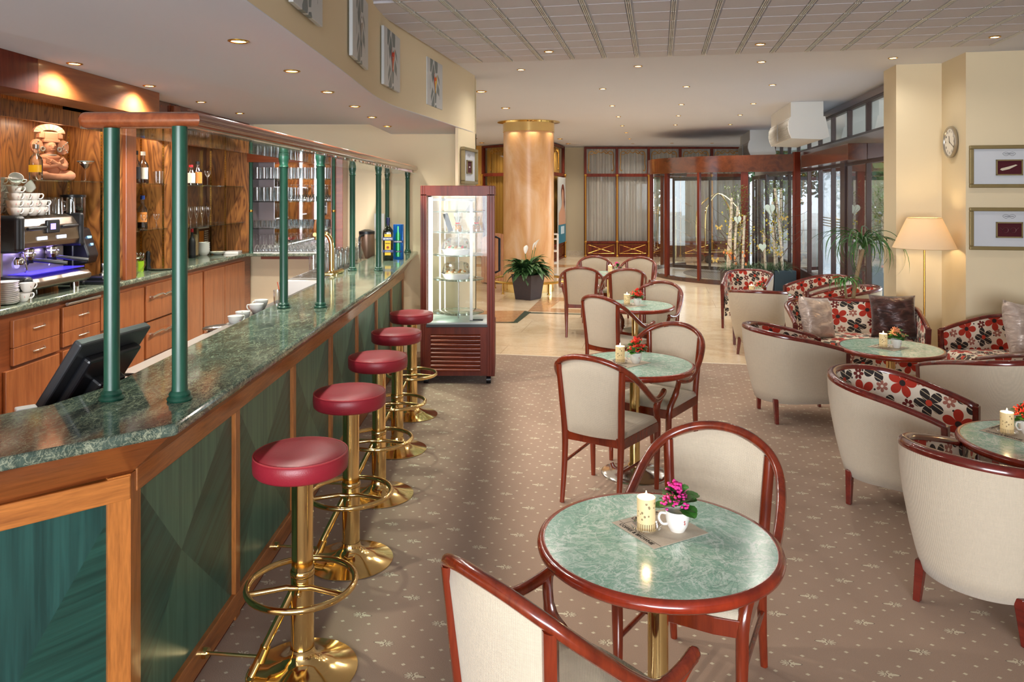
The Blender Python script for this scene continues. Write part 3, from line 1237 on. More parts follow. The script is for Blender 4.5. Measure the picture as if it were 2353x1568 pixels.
tag(ob('street_bin', b, paint('bin_grey', '#8b969c', .5)), 'round grey litter bin on the pavement outside', 'litter bin')
# house across the street
b = B()
b.box(24, 40, 42, 44, 0, 9)
tag(ob('far_building', b, paint('far_facade', '#c9c2b2', .8), smooth=False), 'pale building far across the street', 'building')

# ================================================================ THE BAR
ZB = 1.185
XF = -1.215
LD = Vector((-.744, -.668)).normalized()
LN = Vector((LD.y, -LD.x))          # points towards the viewer side of the slanted end
bar = thing('bar_counter', 'long bar front with green veneer panels in honey-coloured wood frames', 'bar', (0, 0, 0))
C0 = Vector((XF, 2.41))


def lp(s, o=0.0):
    p = C0 + LD * s + Vector((-LD.y, LD.x)) * o
    return (p.x, p.y)


# carcass
b = B()
b.prism([(XF - .02, 2.43), (XF - .02, 8.5), (XF - .06, 8.5), (XF - .06, 2.46)], .0, 1.12)
b.prism([(XF - .02, 2.43), (XF - .06, 2.46), lp(1.4, -.06), lp(1.4, -.02)], .0, 1.12)
ob('carcass', b, MAHOX, bar, smooth=False)
# side: veneer panels, four bookmatched triangles each
def veneer(name, c1, c2, rot, rough=.3, pre=0):
    t_ = NT(name)
    o_ = t_.map(t_.map(t_.map(t_.obj(), (1, 1, 1), (0, 0, pre)), (1, 1, 1), rot), (1, 1, .035))
    f_ = t_.noise(o_, 34, 5, .6, .1)
    g_ = t_.noise(o_, 120, 2, .6)
    c_ = t_.mix(t_.M('MULTIPLY', g_, .55), t_.ramp(f_, [(.38, c2), (.6, c1)]), c2)
    return t_.pr(c_, rough, 0, None, Coat_Weight=.15, Coat_Roughness=.3)


GA = veneer('green_veneer_upright', '#4f7f6c', '#2f5f50', (0, 0, 0), .36)
GB = veneer('green_veneer_slanting', '#2a665a', '#13433b', (math.radians(62), 0, 0), .36)
GC_ = veneer('green_veneer_pale', '#5a8a72', '#38665a', (0, 0, 0), .36)
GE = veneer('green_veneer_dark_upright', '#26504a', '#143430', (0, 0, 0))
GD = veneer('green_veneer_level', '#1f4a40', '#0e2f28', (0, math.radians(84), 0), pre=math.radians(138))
ys = [2.435, 3.348, 4.224, 5.10, 5.96, 6.81, 7.646, 8.46]
for i, (y0, y1) in enumerate(zip(ys, ys[1:])):
    ym, zm = y0 + (y1 - y0) * .42, .55
    X = XF - .015
    b = B()
    c = [(X, y0, .08), (X, y1, .08), (X, y1, .97), (X, y0, .97)]
    m = (X, ym, zm)
    for k, mm in enumerate((0, 1, 2, 1)):
        b.cm = mm
        b.poly([c[k], c[(k + 1) % 4], m])
    ob('veneer_panel', b, [GA, GB, GC_], bar, smooth=False)
for s0, s1 in ((.03, .49), (.49, 1.1)):
    sm = (s0 + s1) / 2
    b = B()
    c = [lp(s1, -.015) + (.08,), lp(s0, -.015) + (.08,), lp(s0, -.015) + (.9,), lp(s1, -.015) + (.9,)]
    m = lp(sm, -.015) + (.52,)
    for k, mm in enumerate((1, 1, 0, 0)):
        b.cm = mm
        b.poly([c[k], c[(k + 1) % 4], m])
    ob('veneer_panel', b, [GE, GD], bar, smooth=False)
# frames
for k, y in enumerate(ys):
    b = B()
    w = .027 if k else .03
    b.box(XF - .03, XF + .004, y - (.0 if k == 0 else w), y + w, .0, .985)
    if k == 0:
        b = B().prism([(XF + .004, 2.405), (XF + .004, 2.47), (XF - .03, 2.47), (XF - .03, 2.44), lp(.066, -.03), lp(.066, .004), lp(0, .004)], 0, .985)
    ob('stile', b, ORWV, bar, smooth=False, bev=.003)
b = B()
b.box(XF - .03, XF + .008, 2.44, 8.49, .915, .995)
ob('top_rail', b, ORW, bar, smooth=False, bev=.004)
b = B()
b.box(XF - .03, XF + .006, 2.44, 8.49, .02, .115)
ob('bottom_rail', b, ORW, bar, smooth=False, bev=.004)
b = B().box(XF - .05, XF - .005, 2.44, 8.49, .0, .025)
ob('toe_strip', b, MAHO, bar, smooth=False)
b = B()
b.prism([lp(.0, .008), lp(1.4, .008), lp(1.4, -.03), lp(.0, -.03)][::-1], .905, .98)
ob('top_rail', b, ORW, bar, smooth=False, bev=.004)
b = B()
b.prism([lp(.515, .004), lp(.46, .004), lp(.46, -.03), lp(.515, -.03)], .0, .95)
ob('stile', b, ORWV, bar, smooth=False, bev=.003)
# sloping cornice between rail and counter slab
b = B()


def cpt(s_, o, z):
    return lp(s_, o) + (z,)


lo = [(XF, 8.5, .985), (XF, 2.42, .985), cpt(1.4, 0, .965)]
hi = [(-1.03, 8.5, 1.147), (-1.03, 2.285, 1.147), cpt(1.4, .085, 1.147)]
hi[2] = (-2.25, 1.19, 1.147)
m1, m2 = (-1.035, 6.6, 1.147), (-1.13, 8.88, 1.147)
b.poly([lo[1], lo[0], (-1.10, 8.2, 1.147), m1, hi[1]])
b.poly([lo[0], (-1.16, 8.88, 1.14), m2, (-1.10, 8.2, 1.147)])
b.poly([lo[0], (XF - .1, 8.5, .985), (XF - .1, 8.88, 1.14), (-1.16, 8.88, 1.14)])
b.poly([lo[2], lo[1], hi[1], hi[2]])
ob('cornice', b, CORN, bar, smooth=False)

slab = [(-1.003, 2.27), (-.998, 6.1), (-1.02, 6.8), (-1.07, 7.9), (-1.105, 8.90), (-1.53, 8.90), (-1.50, 6.2), (-1.46, 3.1), (-1.455, 2.72), (-1.52, 2.48), (-1.62, 2.36), (-2.75, 1.34), (-2.30, 1.105)]
b = B().prism(slab, 1.148, ZB)
tag(ob('bar_countertop', b, CTOP, bev=.012, seg=3), 'polished dark green marble slab topping the bar, pale-veined', 'countertop')

# handrail on green posts
rail = thing('bar_handrail', 'round brown wooden handrail carried on green posts along the bar', 'handrail')
RW = wood('rail_wood', '#8a4a2a', '#6d3219', 1, 7, .16, .7, .4)
b = B()
r0 = .0285
P3 = [(-1.45, 2.545, 2.122), (-1.068, 2.545, 2.122), (-1.122, 8.82, 2.153)]
n = 20
# mitred bend
rings = []
d1 = (Vector(P3[1]) - Vector(P3[0])).normalized()
d2 = (Vector(P3[2]) - Vector(P3[1])).normalized()
mit = (d1 + d2).normalized()


def ring(c, d, plane):
    out = []
    side = Vector((0, 0, 1))
    a = d.cross(side).normalized()
    for j in range(n):
        o = a * math.cos(2 * PI * j / n) * r0 * 1.05 + side * math.sin(2 * PI * j / n) * r0 * .98
        p = Vector(c) + o
        if plane is not None:
            tt = -(p - Vector(c)).dot(plane) / d.dot(plane)
            p = p + d * tt
        out.append(b.P(p))
    return out


for k, f in ((0, .6), (0, 1)):
    pass
q0 = Vector(P3[0])
rA = []
for off, sc in ((0, .45), (.004, .75), (.012, .94), (.022, 1.0)):
    c = q0 + d1 * off
    ids = ring(c, d1, None)
    for j in ids:
        b.v[j] = c + (b.v[j] - c) * sc
    rA.append(ids)
rA.append(ring(P3[1], d1, mit))
rB = [rA[-1]]
rC = []
for off, sc in ((.03, 1.0), (.015, .94), (.005, .75), (0, .45)):
    c = Vector(P3[2]) - d2 * off
    ids = ring(c, d2, None)
    for j in ids:
        b.v[j] = c + (b.v[j] - c) * sc
    rC.append(ids)
seq = rA + rC
for A_, C_ in zip(seq, seq[1:]):
    for j in range(n):
        j2 = (j + 1) % n
        b.F([A_[j], A_[j2], C_[j2], C_[j]])
b.F(seq[0][::-1])
b.F(seq[-1])
ob('wooden_rail', b, RW, rail, ang=50)
posts = [(-1.11, 2.53), (-1.153, 4.563), (-1.183, 6.718), (-1.21, 8.78)]
postsi = [(-1.343, 2.541), (-1.37, 4.546), (-1.415, 6.718), (-1.45, 8.80)]


def post(x, y, ztop):
    b = B()
    z = ZB
    top = [(.0245, ztop - z), (0, ztop - z)] if y < 3 else [(.0245, ztop - z - .07), (.029, ztop - z - .062), (.024, ztop - z - .052), (.028, ztop - z - .03), (.032, ztop - z - .012), (.032, ztop - z), (0, ztop - z)]
    b.lathe([(0, 0), (.038, 0), (.041, .006), (.038, .012), (.032, .016), (.035, .022), (.032, .028), (.0255, .034), (.0245, .06)] + top, 24, (x, y, z))
    ob('post', b, GREENP, rail)


for x, y in posts:
    post(x, y, 2.10)
for x, y in postsi:
    post(x, y, 2.095)
b = B()
b.box(-1.46, -1.12, 2.56, 8.8, 2.095, 2.103)
ob('glass_shelf', b, GLASSG, rail, smooth=False)
b = B()
b.box(-1.47, -1.14, 8.66, 8.82, 2.10, 2.155)
b.box(-1.45, -1.13, 2.535, 2.56, 2.10, 2.13)
ob('end_board', b, RW, rail, smooth=False, bev=.004)

# ---------------------------------------------------------------- bar stools
st = thing('bar_stool', 'x', 'stool', (-.825, 2.97, 0), 0, 'red bar stools on brass stems')
b = B().lathe([(0, .785), (.13, .785), (.172, .79), (.181, .80), (.183, .83), (.182, .853), (.176, .862), (.17, .866), (.10, .871), (0, .873)], 48, (-.006, 0, 0))
seat = ob('seat', b, REDL, st, ang=70)
b = B().torus((-.006, 0, .861), .1785, .0035, 48, 6)
ob('piping', b, paint('red_piping', '#a83a40', .35), seat)
b = B().lathe([(.0415, .335), (.0415, .785)], 28)
b.lathe([(0, .77), (.09, .775), (.09, .786), (0, .786)], 28)
ob('upper_stem', b, BRASS, st)
b = B().lathe([(.043, .38), (.047, .385), (.047, .40), (.043, .405)], 28)
b.lathe([(.0445, .03), (.0445, .38)], 28)
ob('lower_stem', b, BRASS, st)
b = B().lathe([(.205, 0), (.213, .003), (.213, .007), (.19, .012), (.13, .028), (.08, .048), (.056, .066), (.048, .082), (.046, .10)], 48)
ob('base_dish', b, BRASS, st, ang=60)
b = B()
pts = [(.205 * math.cos(a), .205 * math.sin(a) - .01, .352) for a in [2 * PI * k / 40 for k in range(40)]]
b.tube(pts, .0125, 10, True)
b.tube([(-.185, -.10, .352), (-.05, -.045, .352), (.0, -.05, .352)], .011, 10)
b.tube([(.185, -.10, .352), (.05, -.045, .352), (.0, -.05, .352)], .011, 10)
b.ball((0, -.052, .33), .012)
ob('foot_ring', b, BRASS, st)
b = B()
b.tube(spline([(-.03, -.01, .33), (-.06, -.02, .27), (-.12, -.035, .15), (-.18, -.06, .022)], 5), .016, 12)
b.lathe([(.02, 0), (.02, .012)], 12, (-.18, -.06, .0))
ob('brace', b, BRASS, st)
b = B()
b.tube([(-.15, -.045, .085), (-.37, -.01, .078)], .007, 8)
b.cyl((-.366, -.01, .078), (-.384, -.008, .078), .02, .022, 14)
b.cyl((-.13, -.045, .125), (-.15, -.045, .07), .02, None, 12)
ob('wall_fixing', b, BRASS, st)
labs = ['nearest of the five, in the front of the row', 'second nearest of the five', 'middle one of the five', 'fourth from the front, next to last', 'farthest of the five, beside the lit cake cabinet']
for k, (x, y) in enumerate([(-.822, 2.97), (-.822, 3.865), (-.826, 4.70), (-.838, 5.53), (-.842, 6.385)]):
    L_ = 'round red leather bar stool, ' + labs[k]
    if k == 0:
        st.location = (x, y, 0)
        st['label'] = L_
    else:
        dup(st, (x, y, 0), None, L_)

# ---------------------------------------------------------------- back bar
XB, XK = -3.05, -3.55
bk = thing('back_bar_cabinets', 'row of wooden drawers and doors under the back bar marble', 'cabinets')
b = B()
b.box(XK, XB - .02, 1.2, 8.88, 0, 1.14)
ob('carcass', b, CABD, bk, smooth=False)
HND = paint('satin_handle', '#cfc6b8', .25, 1, .03)


def front(name, y0, y1, z0, z1, h, big=False):
    b = B()
    b.box(XB - .02, XB + .004, y0, y1, z0, z1)
    f = ob(name, b, CABW, bk, smooth=False, bev=.003)
    X = XB + .004
    if h == 'h':
        ym = y0 + (y1 - y0) * .52
        zm = z0 + (z1 - z0) * .55
        w = .055
        b = B().tube(spline([(X, ym - w, zm - .006), (X + .022, ym - w * .6, zm), (X + .026, ym, zm + .002), (X + .022, ym + w * .6, zm), (X, ym + w, zm + .006)], 5), .005, 8)
        ob('handle', b, HND, f)
    elif h == 'v':
        b = B().tube(spline([(X, y1 - .05, z1 - .25), (X + .024, y1 - .05, z1 - .21), (X + .026, y1 - .05, z1 - .16), (X, y1 - .05, z1 - .12)], 5), .005, 8)
        ob('handle', b, HND, f)
    elif h == 'big':
        zm = z1 - .10
        ya, yb = y0 + .06, y1 - .06
        b = B()
        b.tube(spline([(X + .035, ya - .03, zm), (X + .035, (ya + yb) / 2 - .06, zm + .012), (X + .038, (ya + yb) / 2, zm - .002), (X + .035, (ya + yb) / 2 + .08, zm + .005), (X + .035, yb + .03, zm)], 5), [.011] + [.009] * 19 + [.011], 8)
        for y in (ya, yb):
            b.cyl((X, y, zm), (X + .035, y, zm), .012, .010, 10)
        ob('handle', b, HND, f)


front('door', 3.3, 4.5, .1, 1.09, None)
front('drawer', 4.63, 5.10, .925, 1.095, 'h')
front('drawer', 4.63, 5.10, .815, .922, 'h')
front('door', 4.56, 5.10, .1, .795, 'v')
front('drawer', 5.14, 5.60, .925, 1.095, 'h')
front('drawer', 5.14, 5.60, .825, .922, 'h')
front('door', 5.14, 5.60, .1, .80, None)
front('filler', 5.62, 5.76, .85, 1.095, None)
front('door', 5.79, 6.27, .1, 1.093, None)
front('drawer', 6.31, 6.83, .80, 1.097, 'big')
front('drawer', 6.31, 6.83, .49, .785, 'big')
front('door', 6.86, 7.46, .1, 1.095, None)
front('door', 7.50, 8.03, .1, 1.095, None)
front('door', 8.04, 8.63, .1, 1.095, None)
b = B().cyl((XB + .012, 5.17, 1.115), (XB + .012, 5.58, 1.115), .011, None, 10)
ob('towel_rod', b, STEEL, bk)
b = B().box(XK - .05, XB + .03, 1.1, 8.90, 1.145, ZB)
tag(ob('back_countertop', b, CTOP, bev=.012, seg=3), 'dark green marble worktop along the back bar under the shelves', 'countertop')

nch = thing('back_bar_shelving', 'tall walnut shelving niches with brass strips above the back bar', 'shelving')
b = B()
b.box(XK - .05, XK, 1.1, 8.9, ZB, 2.68)
ob('back_panel', b, WAL, nch, smooth=False)
for y0, y1, x1 in ((4.32, 4.50, XB + .01), (5.98, 6.11, XB + .01), (6.82, 6.93, XB + .01), (8.80, 8.90, -3.06)):
    b = B().box(XK, x1, y0, y1, ZB, 2.66)
    ob('side_panel', b, WAL, nch, smooth=False, bev=.003)
for y0, y1, x1 in ((4.30, 4.50, XB + .012), (5.965, 6.125, XB + .012), (6.81, 6.94, XB + .012)):
    b = B().box(XB - .02, x1, y0, y1, ZB, 2.66)
    ob('pilaster', b, wood('pilaster_wood', '#8a4a26', '#6b3218', 2, 8, .3, .4), nch, smooth=False, bev=.003)
b = B()
b.box(XK, -3.0, -1.0, 4.53, 2.47, 2.68)
b.box(-3.0, -2.835, -1.0, 4.53, 2.47, 2.68)
ob('valance', b, MAHO, nch, smooth=False, bev=.003)
b = B()
b.box(-2.86, -2.835, 4.53, 6.09, 2.475, 2.68)
b.box(XK, -2.84, 5.98, 6.09, 2.475, 2.68)
b.box(-3.1, -2.86, 4.53, 6.0, 2.475, 2.485)
ob('valance', b, wood('valance_wood', '#9a5a2e', '#7c431f', 1, 7, .35, .3), nch, smooth=False, bev=.003)
b = B()
b.box(XB - .06, XB - .02, 6.09, 8.86, 2.40, 2.68)
ob('valance', b, MAHOX, nch, smooth=False, bev=.003)
b = B()
b.box(XB - .18, XB - .14, 4.5, 5.98, 2.36, 2.47)
b.box(XB - .14, XB - .02, 6.11, 6.82, 2.34, 2.42)
b.box(XB - .14, XB - .02, 6.93, 8.8, 2.34, 2.42)
ob('light_baffle', b, WAL, nch, smooth=False)
STRIP = emit('strip_light', '#ffe9c4', 3)
for y0, y1 in ((4.6, 5.9), (6.15, 6.78), (6.98, 8.0)):
    b = B().box(XB - .20 if y0 < 5 else XB - .18, XB - .19 if y0 < 5 else XB - .16, y0, y1, 2.41, 2.425)
    ob('strip_lamp', b, STRIP, nch, smooth=False)
    area('niche_light', (XB - .22, (y0 + y1) / 2, 2.40), (0, 0, 0), .06, y1 - y0, 3 * (y1 - y0), (1, .86, .66)).parent = nch
# perforated brass strips
def strip(x, y, face):
    b = B()
    z = ZB + .02
    if face == 'y':
        b.box(x - .009, x + .009, y - .004, y, ZB, 2.36)
    else:
        b.box(x, x + .004, y - .009, y + .009, ZB, 2.36)
    b.cm = 1
    for k in range(44):
        zz = z + .026 * k
        if face == 'y':
            b.box(x - .002, x + .002, y - .0045, y - .0035, zz, zz + .008)
        else:
            b.box(x + .0035, x + .0045, y - .002, y + .002, zz, zz + .008)
    ob('shelf_strip', b, [BRASSD, BLACK], nch, smooth=False)


strip(-3.24, 5.98, 'y')
strip(-3.50, 5.98, 'y')
strip(XK, 4.9, 'x')
strip(-3.50, 6.82, 'y')
strip(-3.34, 6.82, 'y')
strip(-3.14, 6.82, 'y')
strip(XK, 8.0, 'x')
strip(-3.33, 8.80, 'y')
strip(-3.5, 8.80, 'y')
SH = {}
for key, y0, y1, z, x1 in (('a', 4.5, 5.98, 1.963, -3.16), ('b', 6.11, 6.82, 1.955, -3.10), ('c', 6.11, 6.82, 1.56, -3.10), ('d', 6.94, 8.80, 1.95, -3.12), ('e', 6.94, 8.80, 1.535, -3.12)):
    b = B().box(XK + .005, x1, y0 + .005, y1 - .005, z - .008, z)
    ob('glass_shelf', b, GLASSG, nch, smooth=False)

# glass rack cabinet on the end wall
gx0, gx1 = -2.99, -1.93
YR = 8.90
gr = thing('glass_cabinet', 'wall cabinet for glasses with a mirrored back, green posts and marble ledge', 'cabinet')
b = B()
b.box(gx0 - .02, gx1 + .02, YR - .30, YR, 2.22, 2.335)
b.box(gx1 - .14, gx1, YR - .26, YR, ZB + .02, 2.22)
b.box(gx0 + .12, gx1 - .08, YR - .25, YR, 1.115, 1.15)
ob('frame', b, MAHOX, gr, smooth=False, bev=.003)
b = B().box(gx0 - .03, gx1 + .02, YR - .31, YR, 1.15, ZB)
ob('marble_ledge', b, CTOP, gr, bev=.008)
b = B().box(gx0, gx1 - .14, YR - .012, YR - .006, ZB, 2.22)
ob('mirror', b, paint('mirror', '#e8e8e8', .03, 1, 0), gr, smooth=False)
b = B().box(gx0 + .02, gx0 + .20, YR - .02, YR - .008, ZB, 2.22)
b.box(gx0 - .0, gx0 + .02, YR - .24, YR, ZB, 2.22)
ob('mauve_panel', b, paint('mauve_panel', '#8d7f80', .3), gr, smooth=False)
for x in (gx0 + .02, gx1 - .10):
    b = B().lathe([(.026, 0), (.02, .02), (.019, .03), (.019, 1.02), (.026, 1.035)], 16, (x, YR - .28, ZB))
    p_ = ob('post', b, GREENP, gr)
    b = B().lathe([(.0215, .0), (.0225, .004), (.0225, .02), (.0215, .024)], 16, (x, YR - .28, ZB + .47))
    ob('brass_band', b, BRASSD, p_)
GS = [2.035, 1.775, 1.468]
for z in GS:
    b = B().box(gx0 + .02, gx1 - .12, YR - .26, YR - .02, z - .008, z)
    ob('glass_shelf', b, GLASSG, gr, smooth=False)
b = B().box(gx0 + .03, gx1 - .13, YR - .27, YR - .03, ZB, ZB + .008)
ob('white_cloth', b, WHITE, gr, smooth=False)

# ================================================================ TABLES
def table(x, y, h, label, rotm=0.0, spread=True):
    t = thing('round_table', label, 'table', (x, y, 0), rotm, 'round green marble tables')
    b = B().lathe([(0, h - .004), (.370, h - .004), (.374, h)], 72)
    b = B().lathe([(0, h), (.3745, h)], 72)
    b.lathe([(.3745, h - .02), (0, h - .02)], 72)
    ob('marble_top', b, TTOP, t, ang=70)
    b = B().lathe([(.368, h - .034), (.385, h - .037), (.396, h - .028), (.399, h - .017), (.396, h - .006), (.386, h + .001), (.3745, h + .0005), (.374, h - .006)], 96)
    ob('wooden_rim', b, wood('table_rim_wood', '#8f2c14', '#74200e', 2, 5, .2, .6, .2), t, ang=80)
    b = B().lathe([(0, h - .02), (.10, h - .02), (.10, h - .03), (.034, h - .045), (.034, .075), (.045, .06), (.045, .05)], 28)
    ob('brass_column', b, BRASS, t)
    b = B().lathe([(.046, .052), (.09, .03), (.16, .014), (.215, .008), (.225, .003), (.225, 0)], 56)
    ob('steel_foot', b, CHROME, t, ang=60)
    return t


TB = [((.482, 2.50), .735), ((.822, 5.07), .735), ((1.25, 7.69), .735), ((1.37, 10.66), .735), ((3.05, 6.10), .63), ((2.665, 3.77), .63), ((3.10, 9.47), .61)]
tl = ['round green marble table nearest the front with pink potted flowers', 'round green marble table behind the front one, second of the row, at the carpet edge',
      'round green marble table on the stone floor, third of the row', 'farthest round table of the row, near the round column',
      'low round green marble table before the flowered sofa', 'low round green marble table cut by the right edge of the photo',
      'low round table hidden among the farthest flowered armchairs']
for (p, h), l in zip(TB, tl):
    table(p[0], p[1], h, l, .35 * p[1])

# ---------------------------------------------------------------- what stands on the tables
CANDLE = None
n_ = NT('candle_paper')
uv_ = n_.uv()
sp = n_.n('SeparateXYZ', {0: uv_})
keys = n_.M('LESS_THAN', n_.M('FRACT', n_.M('MULTIPLY', sp.outputs[0], 26.0)), .42)
kz = n_.M('MULTIPLY', n_.M('LESS_THAN', sp.outputs[1], .24), n_.M('GREATER_THAN', sp.outputs[1], .04))
keys = n_.M('MULTIPLY', keys, kz)
vo = n_.n('TexVoronoi', {'Vector': n_.map(uv_, (14, 7, 1)), 'Scale': 1.0, 'Randomness': .9}).outputs[0]
notes = n_.M('MULTIPLY', n_.M('LESS_THAN', vo, .30), n_.M('GREATER_THAN', sp.outputs[1], .34))
notes = n_.M('MULTIPLY', notes, n_.M('LESS_THAN', sp.outputs[1], .9))
col = n_.mix(n_.M('MAXIMUM', keys, n_.M('MULTIPLY', notes, .85)), '#dcc698', '#3a3226')
n_.pr(col, .5, 0, None, Subsurface_Weight=.0, Emission_Color=hexc('#ffcf8a'), Emission_Strength=.12)
CANDLE = n_.m
WAX = paint('candle_wax', '#fbe6bd', .5, Emission_Color=hexc('#ffd58f'), Emission_Strength=.45)
FLAME = emit('flame', '#ffd9a0', 30)
n_ = NT('printed_napkin')
nn = n_.noise(n_.map(n_.obj(), (1, 6, 1)), 90, 2)
n_.pr(n_.mix(nn, '#bdaf9c', '#d8ccba'), .9)
NAP = n_.m
INK = paint('dark_ink', '#2c2622', .7)


def setting(x, y, h, ang, candle_l, plant_l, nap_l, sau_l, flower, small=False):
    """napkin, glass saucer with burning candle, and a cup with a flowering plant"""
    M_ = Matrix.Translation((x, y, h))
    ang += .93

    def w(px, py, pz=0):
        v = M_ @ Vector((px, py, pz))
        return (v.x, v.y, v.z)
    t = thing('paper_napkin', nap_l, 'napkin', w(0, 0, .001), ang, 'napkins under the candles')
    b = B().box(-.117, .117, -.112, .112, 0, .0012)
    ob('cloth', b, NAP, t, smooth=False)
    if not small:
        text('COFFEE & BROWNIE', .020, INK, t, (-.100, 0, .0016), (0, 0, -PI / 2), sx=.95, bold=.0003)
        text('CAKE MAKER', .020, INK, t, (.02, .098, .0016), (0, 0, 0), sx=1.0, bold=.0003)
        b = B()
        for x0, x1, y0, y1 in ((-.087, -.0855, -.11, .11), (-.087, .115, .084, .0855)):
            b.box(x0, x1, y0, y1, .0012, .0015)
        ob('printed_line', b, INK, t, smooth=False)
    b = B().lathe([(0, .003), (.030, .003), (.036, .006), (.046, .014), (.050, .018), (.051, .015), (.046, .007), (.036, .0), (0, .0)], 32)
    s_ = ob('glass_saucer', b, GLASSW, loc=w(-.048, -.018, .0015))
    tag(s_, sau_l, 'saucer', 'glass candle saucers')
    t = thing('pillar_candle', candle_l, 'candle', w(-.048, -.018, .0055), 0, 'burning pillar candles')
    n = 32
    rr, hh = .031, .108
    b = B()
    b.grid(lambda u, v: (rr * math.cos(2 * PI * u), rr * math.sin(2 * PI * u), v * hh), n, 3, lambda u, v: (u, v))
    ob('printed_wrap', b, CANDLE, t)
    b = B().lathe([(rr, hh), (rr - .002, hh + .001), (rr - .006, hh - .006), (.008, hh - .010), (0, hh - .010)], n)
    ob('wax', b, WAX, t)
    b = B().lathe([(0, 0), (.0035, .004), (.0045, .010), (.003, .019), (0, .028)], 10, (0, 0, hh - .006))
    ob('flame', b, FLAME, t)
    spot_ = bpy.data.lights.new('candle_light', 'POINT')
    spot_.energy = .3
    spot_.color = (1, .62, .28)
    spot_.shadow_soft_size = .012
    lo_ = bpy.data.objects.new('candle_light', spot_)
    COL.objects.link(lo_)
    lo_.parent = t
    lo_.location = (0, 0, hh + .03)
    # cup with plant
    t = thing('potted_kalanchoe', plant_l, 'plant', w(.057, -.020, .0015), .1, 'small flowering plants in white cups')
    b = B().lathe([(0, .001), (.024, .0), (.026, .004), (.035, .02), (.040, .045), (.0415, .068), (.0415, .071), (.039, .070), (.037, .045), (.0, .04)], 32)
    b.tube(spline([(-.039, 0, .060), (-.058, 0, .062), (-.064, 0, .045), (-.052, 0, .026), (-.036, 0, .024)], 5), .0042, 8)
    cup = ob('cup', b, WHITE, t)
    if not small:
        text('s', .028, paint('red_logo', '#b8202a', .4), cup, (.012, -.0405, .043), (PI / 2, 0, .25), sx=.6)
    rn = random.Random(int(x * 100 + y * 31))
    b = B()
    for k in range(30 if not small else 18):
        a = k * 2.4
        e = rn.uniform(.2, 1.25)
        L = rn.uniform(.05, .075) * (1 if k % 3 else 1.15)
        c = Vector((0, 0, .065 + .045 * (e / 1.25)))
        d = Vector((math.cos(a) * math.cos(e), math.sin(a) * math.cos(e), math.sin(e) * .7 - .05))
        s2 = Vector((-math.sin(a), math.cos(a), 0))
        up = d.cross(s2) * -1
        pts = []
        for f, wd, dz in ((0, .15, 0), (.35, .7, .1), (.7, 1.0, .02), (.9, .75, -.06), (1.05, .25, -.14)):
            c2 = c + d * (L * (f + .15)) + Vector((0, 0, dz * L))
            pts.append((c2 - s2 * wd * L * .42, c2 + Vector((0, 0, -.003)), c2 + s2 * wd * L * .42))
        for p, q in zip(pts, pts[1:]):
            b.poly([p[0], p[1], q[1], q[0]])
            b.poly([p[1], p[2], q[2], q[1]])
    ob('leaves', b, LEAFB if k % 2 else LEAF, t)
    b = B()
    for k in range(26 if not small else 10):
        a = rn.uniform(0, 6.28)
        r_ = rn.uniform(.0, .055)
        hz = .158 + rn.uniform(-.03, .015) - r_ * .8
        cx, cy = r_ * math.cos(a), r_ * math.sin(a)
        for j in range(8):
            q = Vector((cx + rn.gauss(0, .007), cy + rn.gauss(0, .007), hz + rn.gauss(0, .006)))
            b.ball(q, .0055, .0055, .0045, 6, 4)
    fl = ob('blossoms', b, flower, t)


PINK = paint('pink_petals', '#d8308f', .5, var=.35, sc=60)
REDF = paint('red_petals', '#dd2f1c', .5, var=.25, sc=60)
SALM = paint('salmon_petals', '#e8966a', .5, var=.25, sc=60)
FN = ['the front marble table', 'the second marble table', 'the third marble table', 'the farthest marble table', 'the low table before the sofa', 'the right edge table', 'the low table among far armchairs']
FL = [(PINK, 'pink'), (REDF, 'red'), (REDF, 'red'), (PINK, 'pinkish'), (SALM, 'salmon'), (REDF, 'red'), (REDF, 'red')]
off = [(.02, .08, -.42), (-.05, .02, -.25), (-.04, -.02, -.3), (.06, .02, -.2), (-.02, .0, -.3), (-.06, .16, -.4), (-.08, -.05, -.1)]
for k, ((p, h), fn, (fm, fnm), (ox, oy, oa)) in enumerate(zip(TB, FN, FL, off)):
    setting(p[0] + ox, p[1] + oy, h, oa, f'burning cream candle with a printed piano-key band on {fn}',
            f'small plant with {fnm} blossoms in a white cup on {fn}', f'folded linen-coloured napkin under the candle on {fn}',
            f'small clear glass saucer under the candle on {fn}', fm, k in (3, 6))

# ================================================================ BENTWOOD ARMCHAIRS
HP = [(.284, .205, .636), (.290, .15, .622), (.293, .08, .615), (.293, .02, .628), (.288, -.06, .682), (.276, -.14, .748), (.248, -.212, .81), (.19, -.268, .862), (.10, -.303, .897), (0, -.315, .908)]


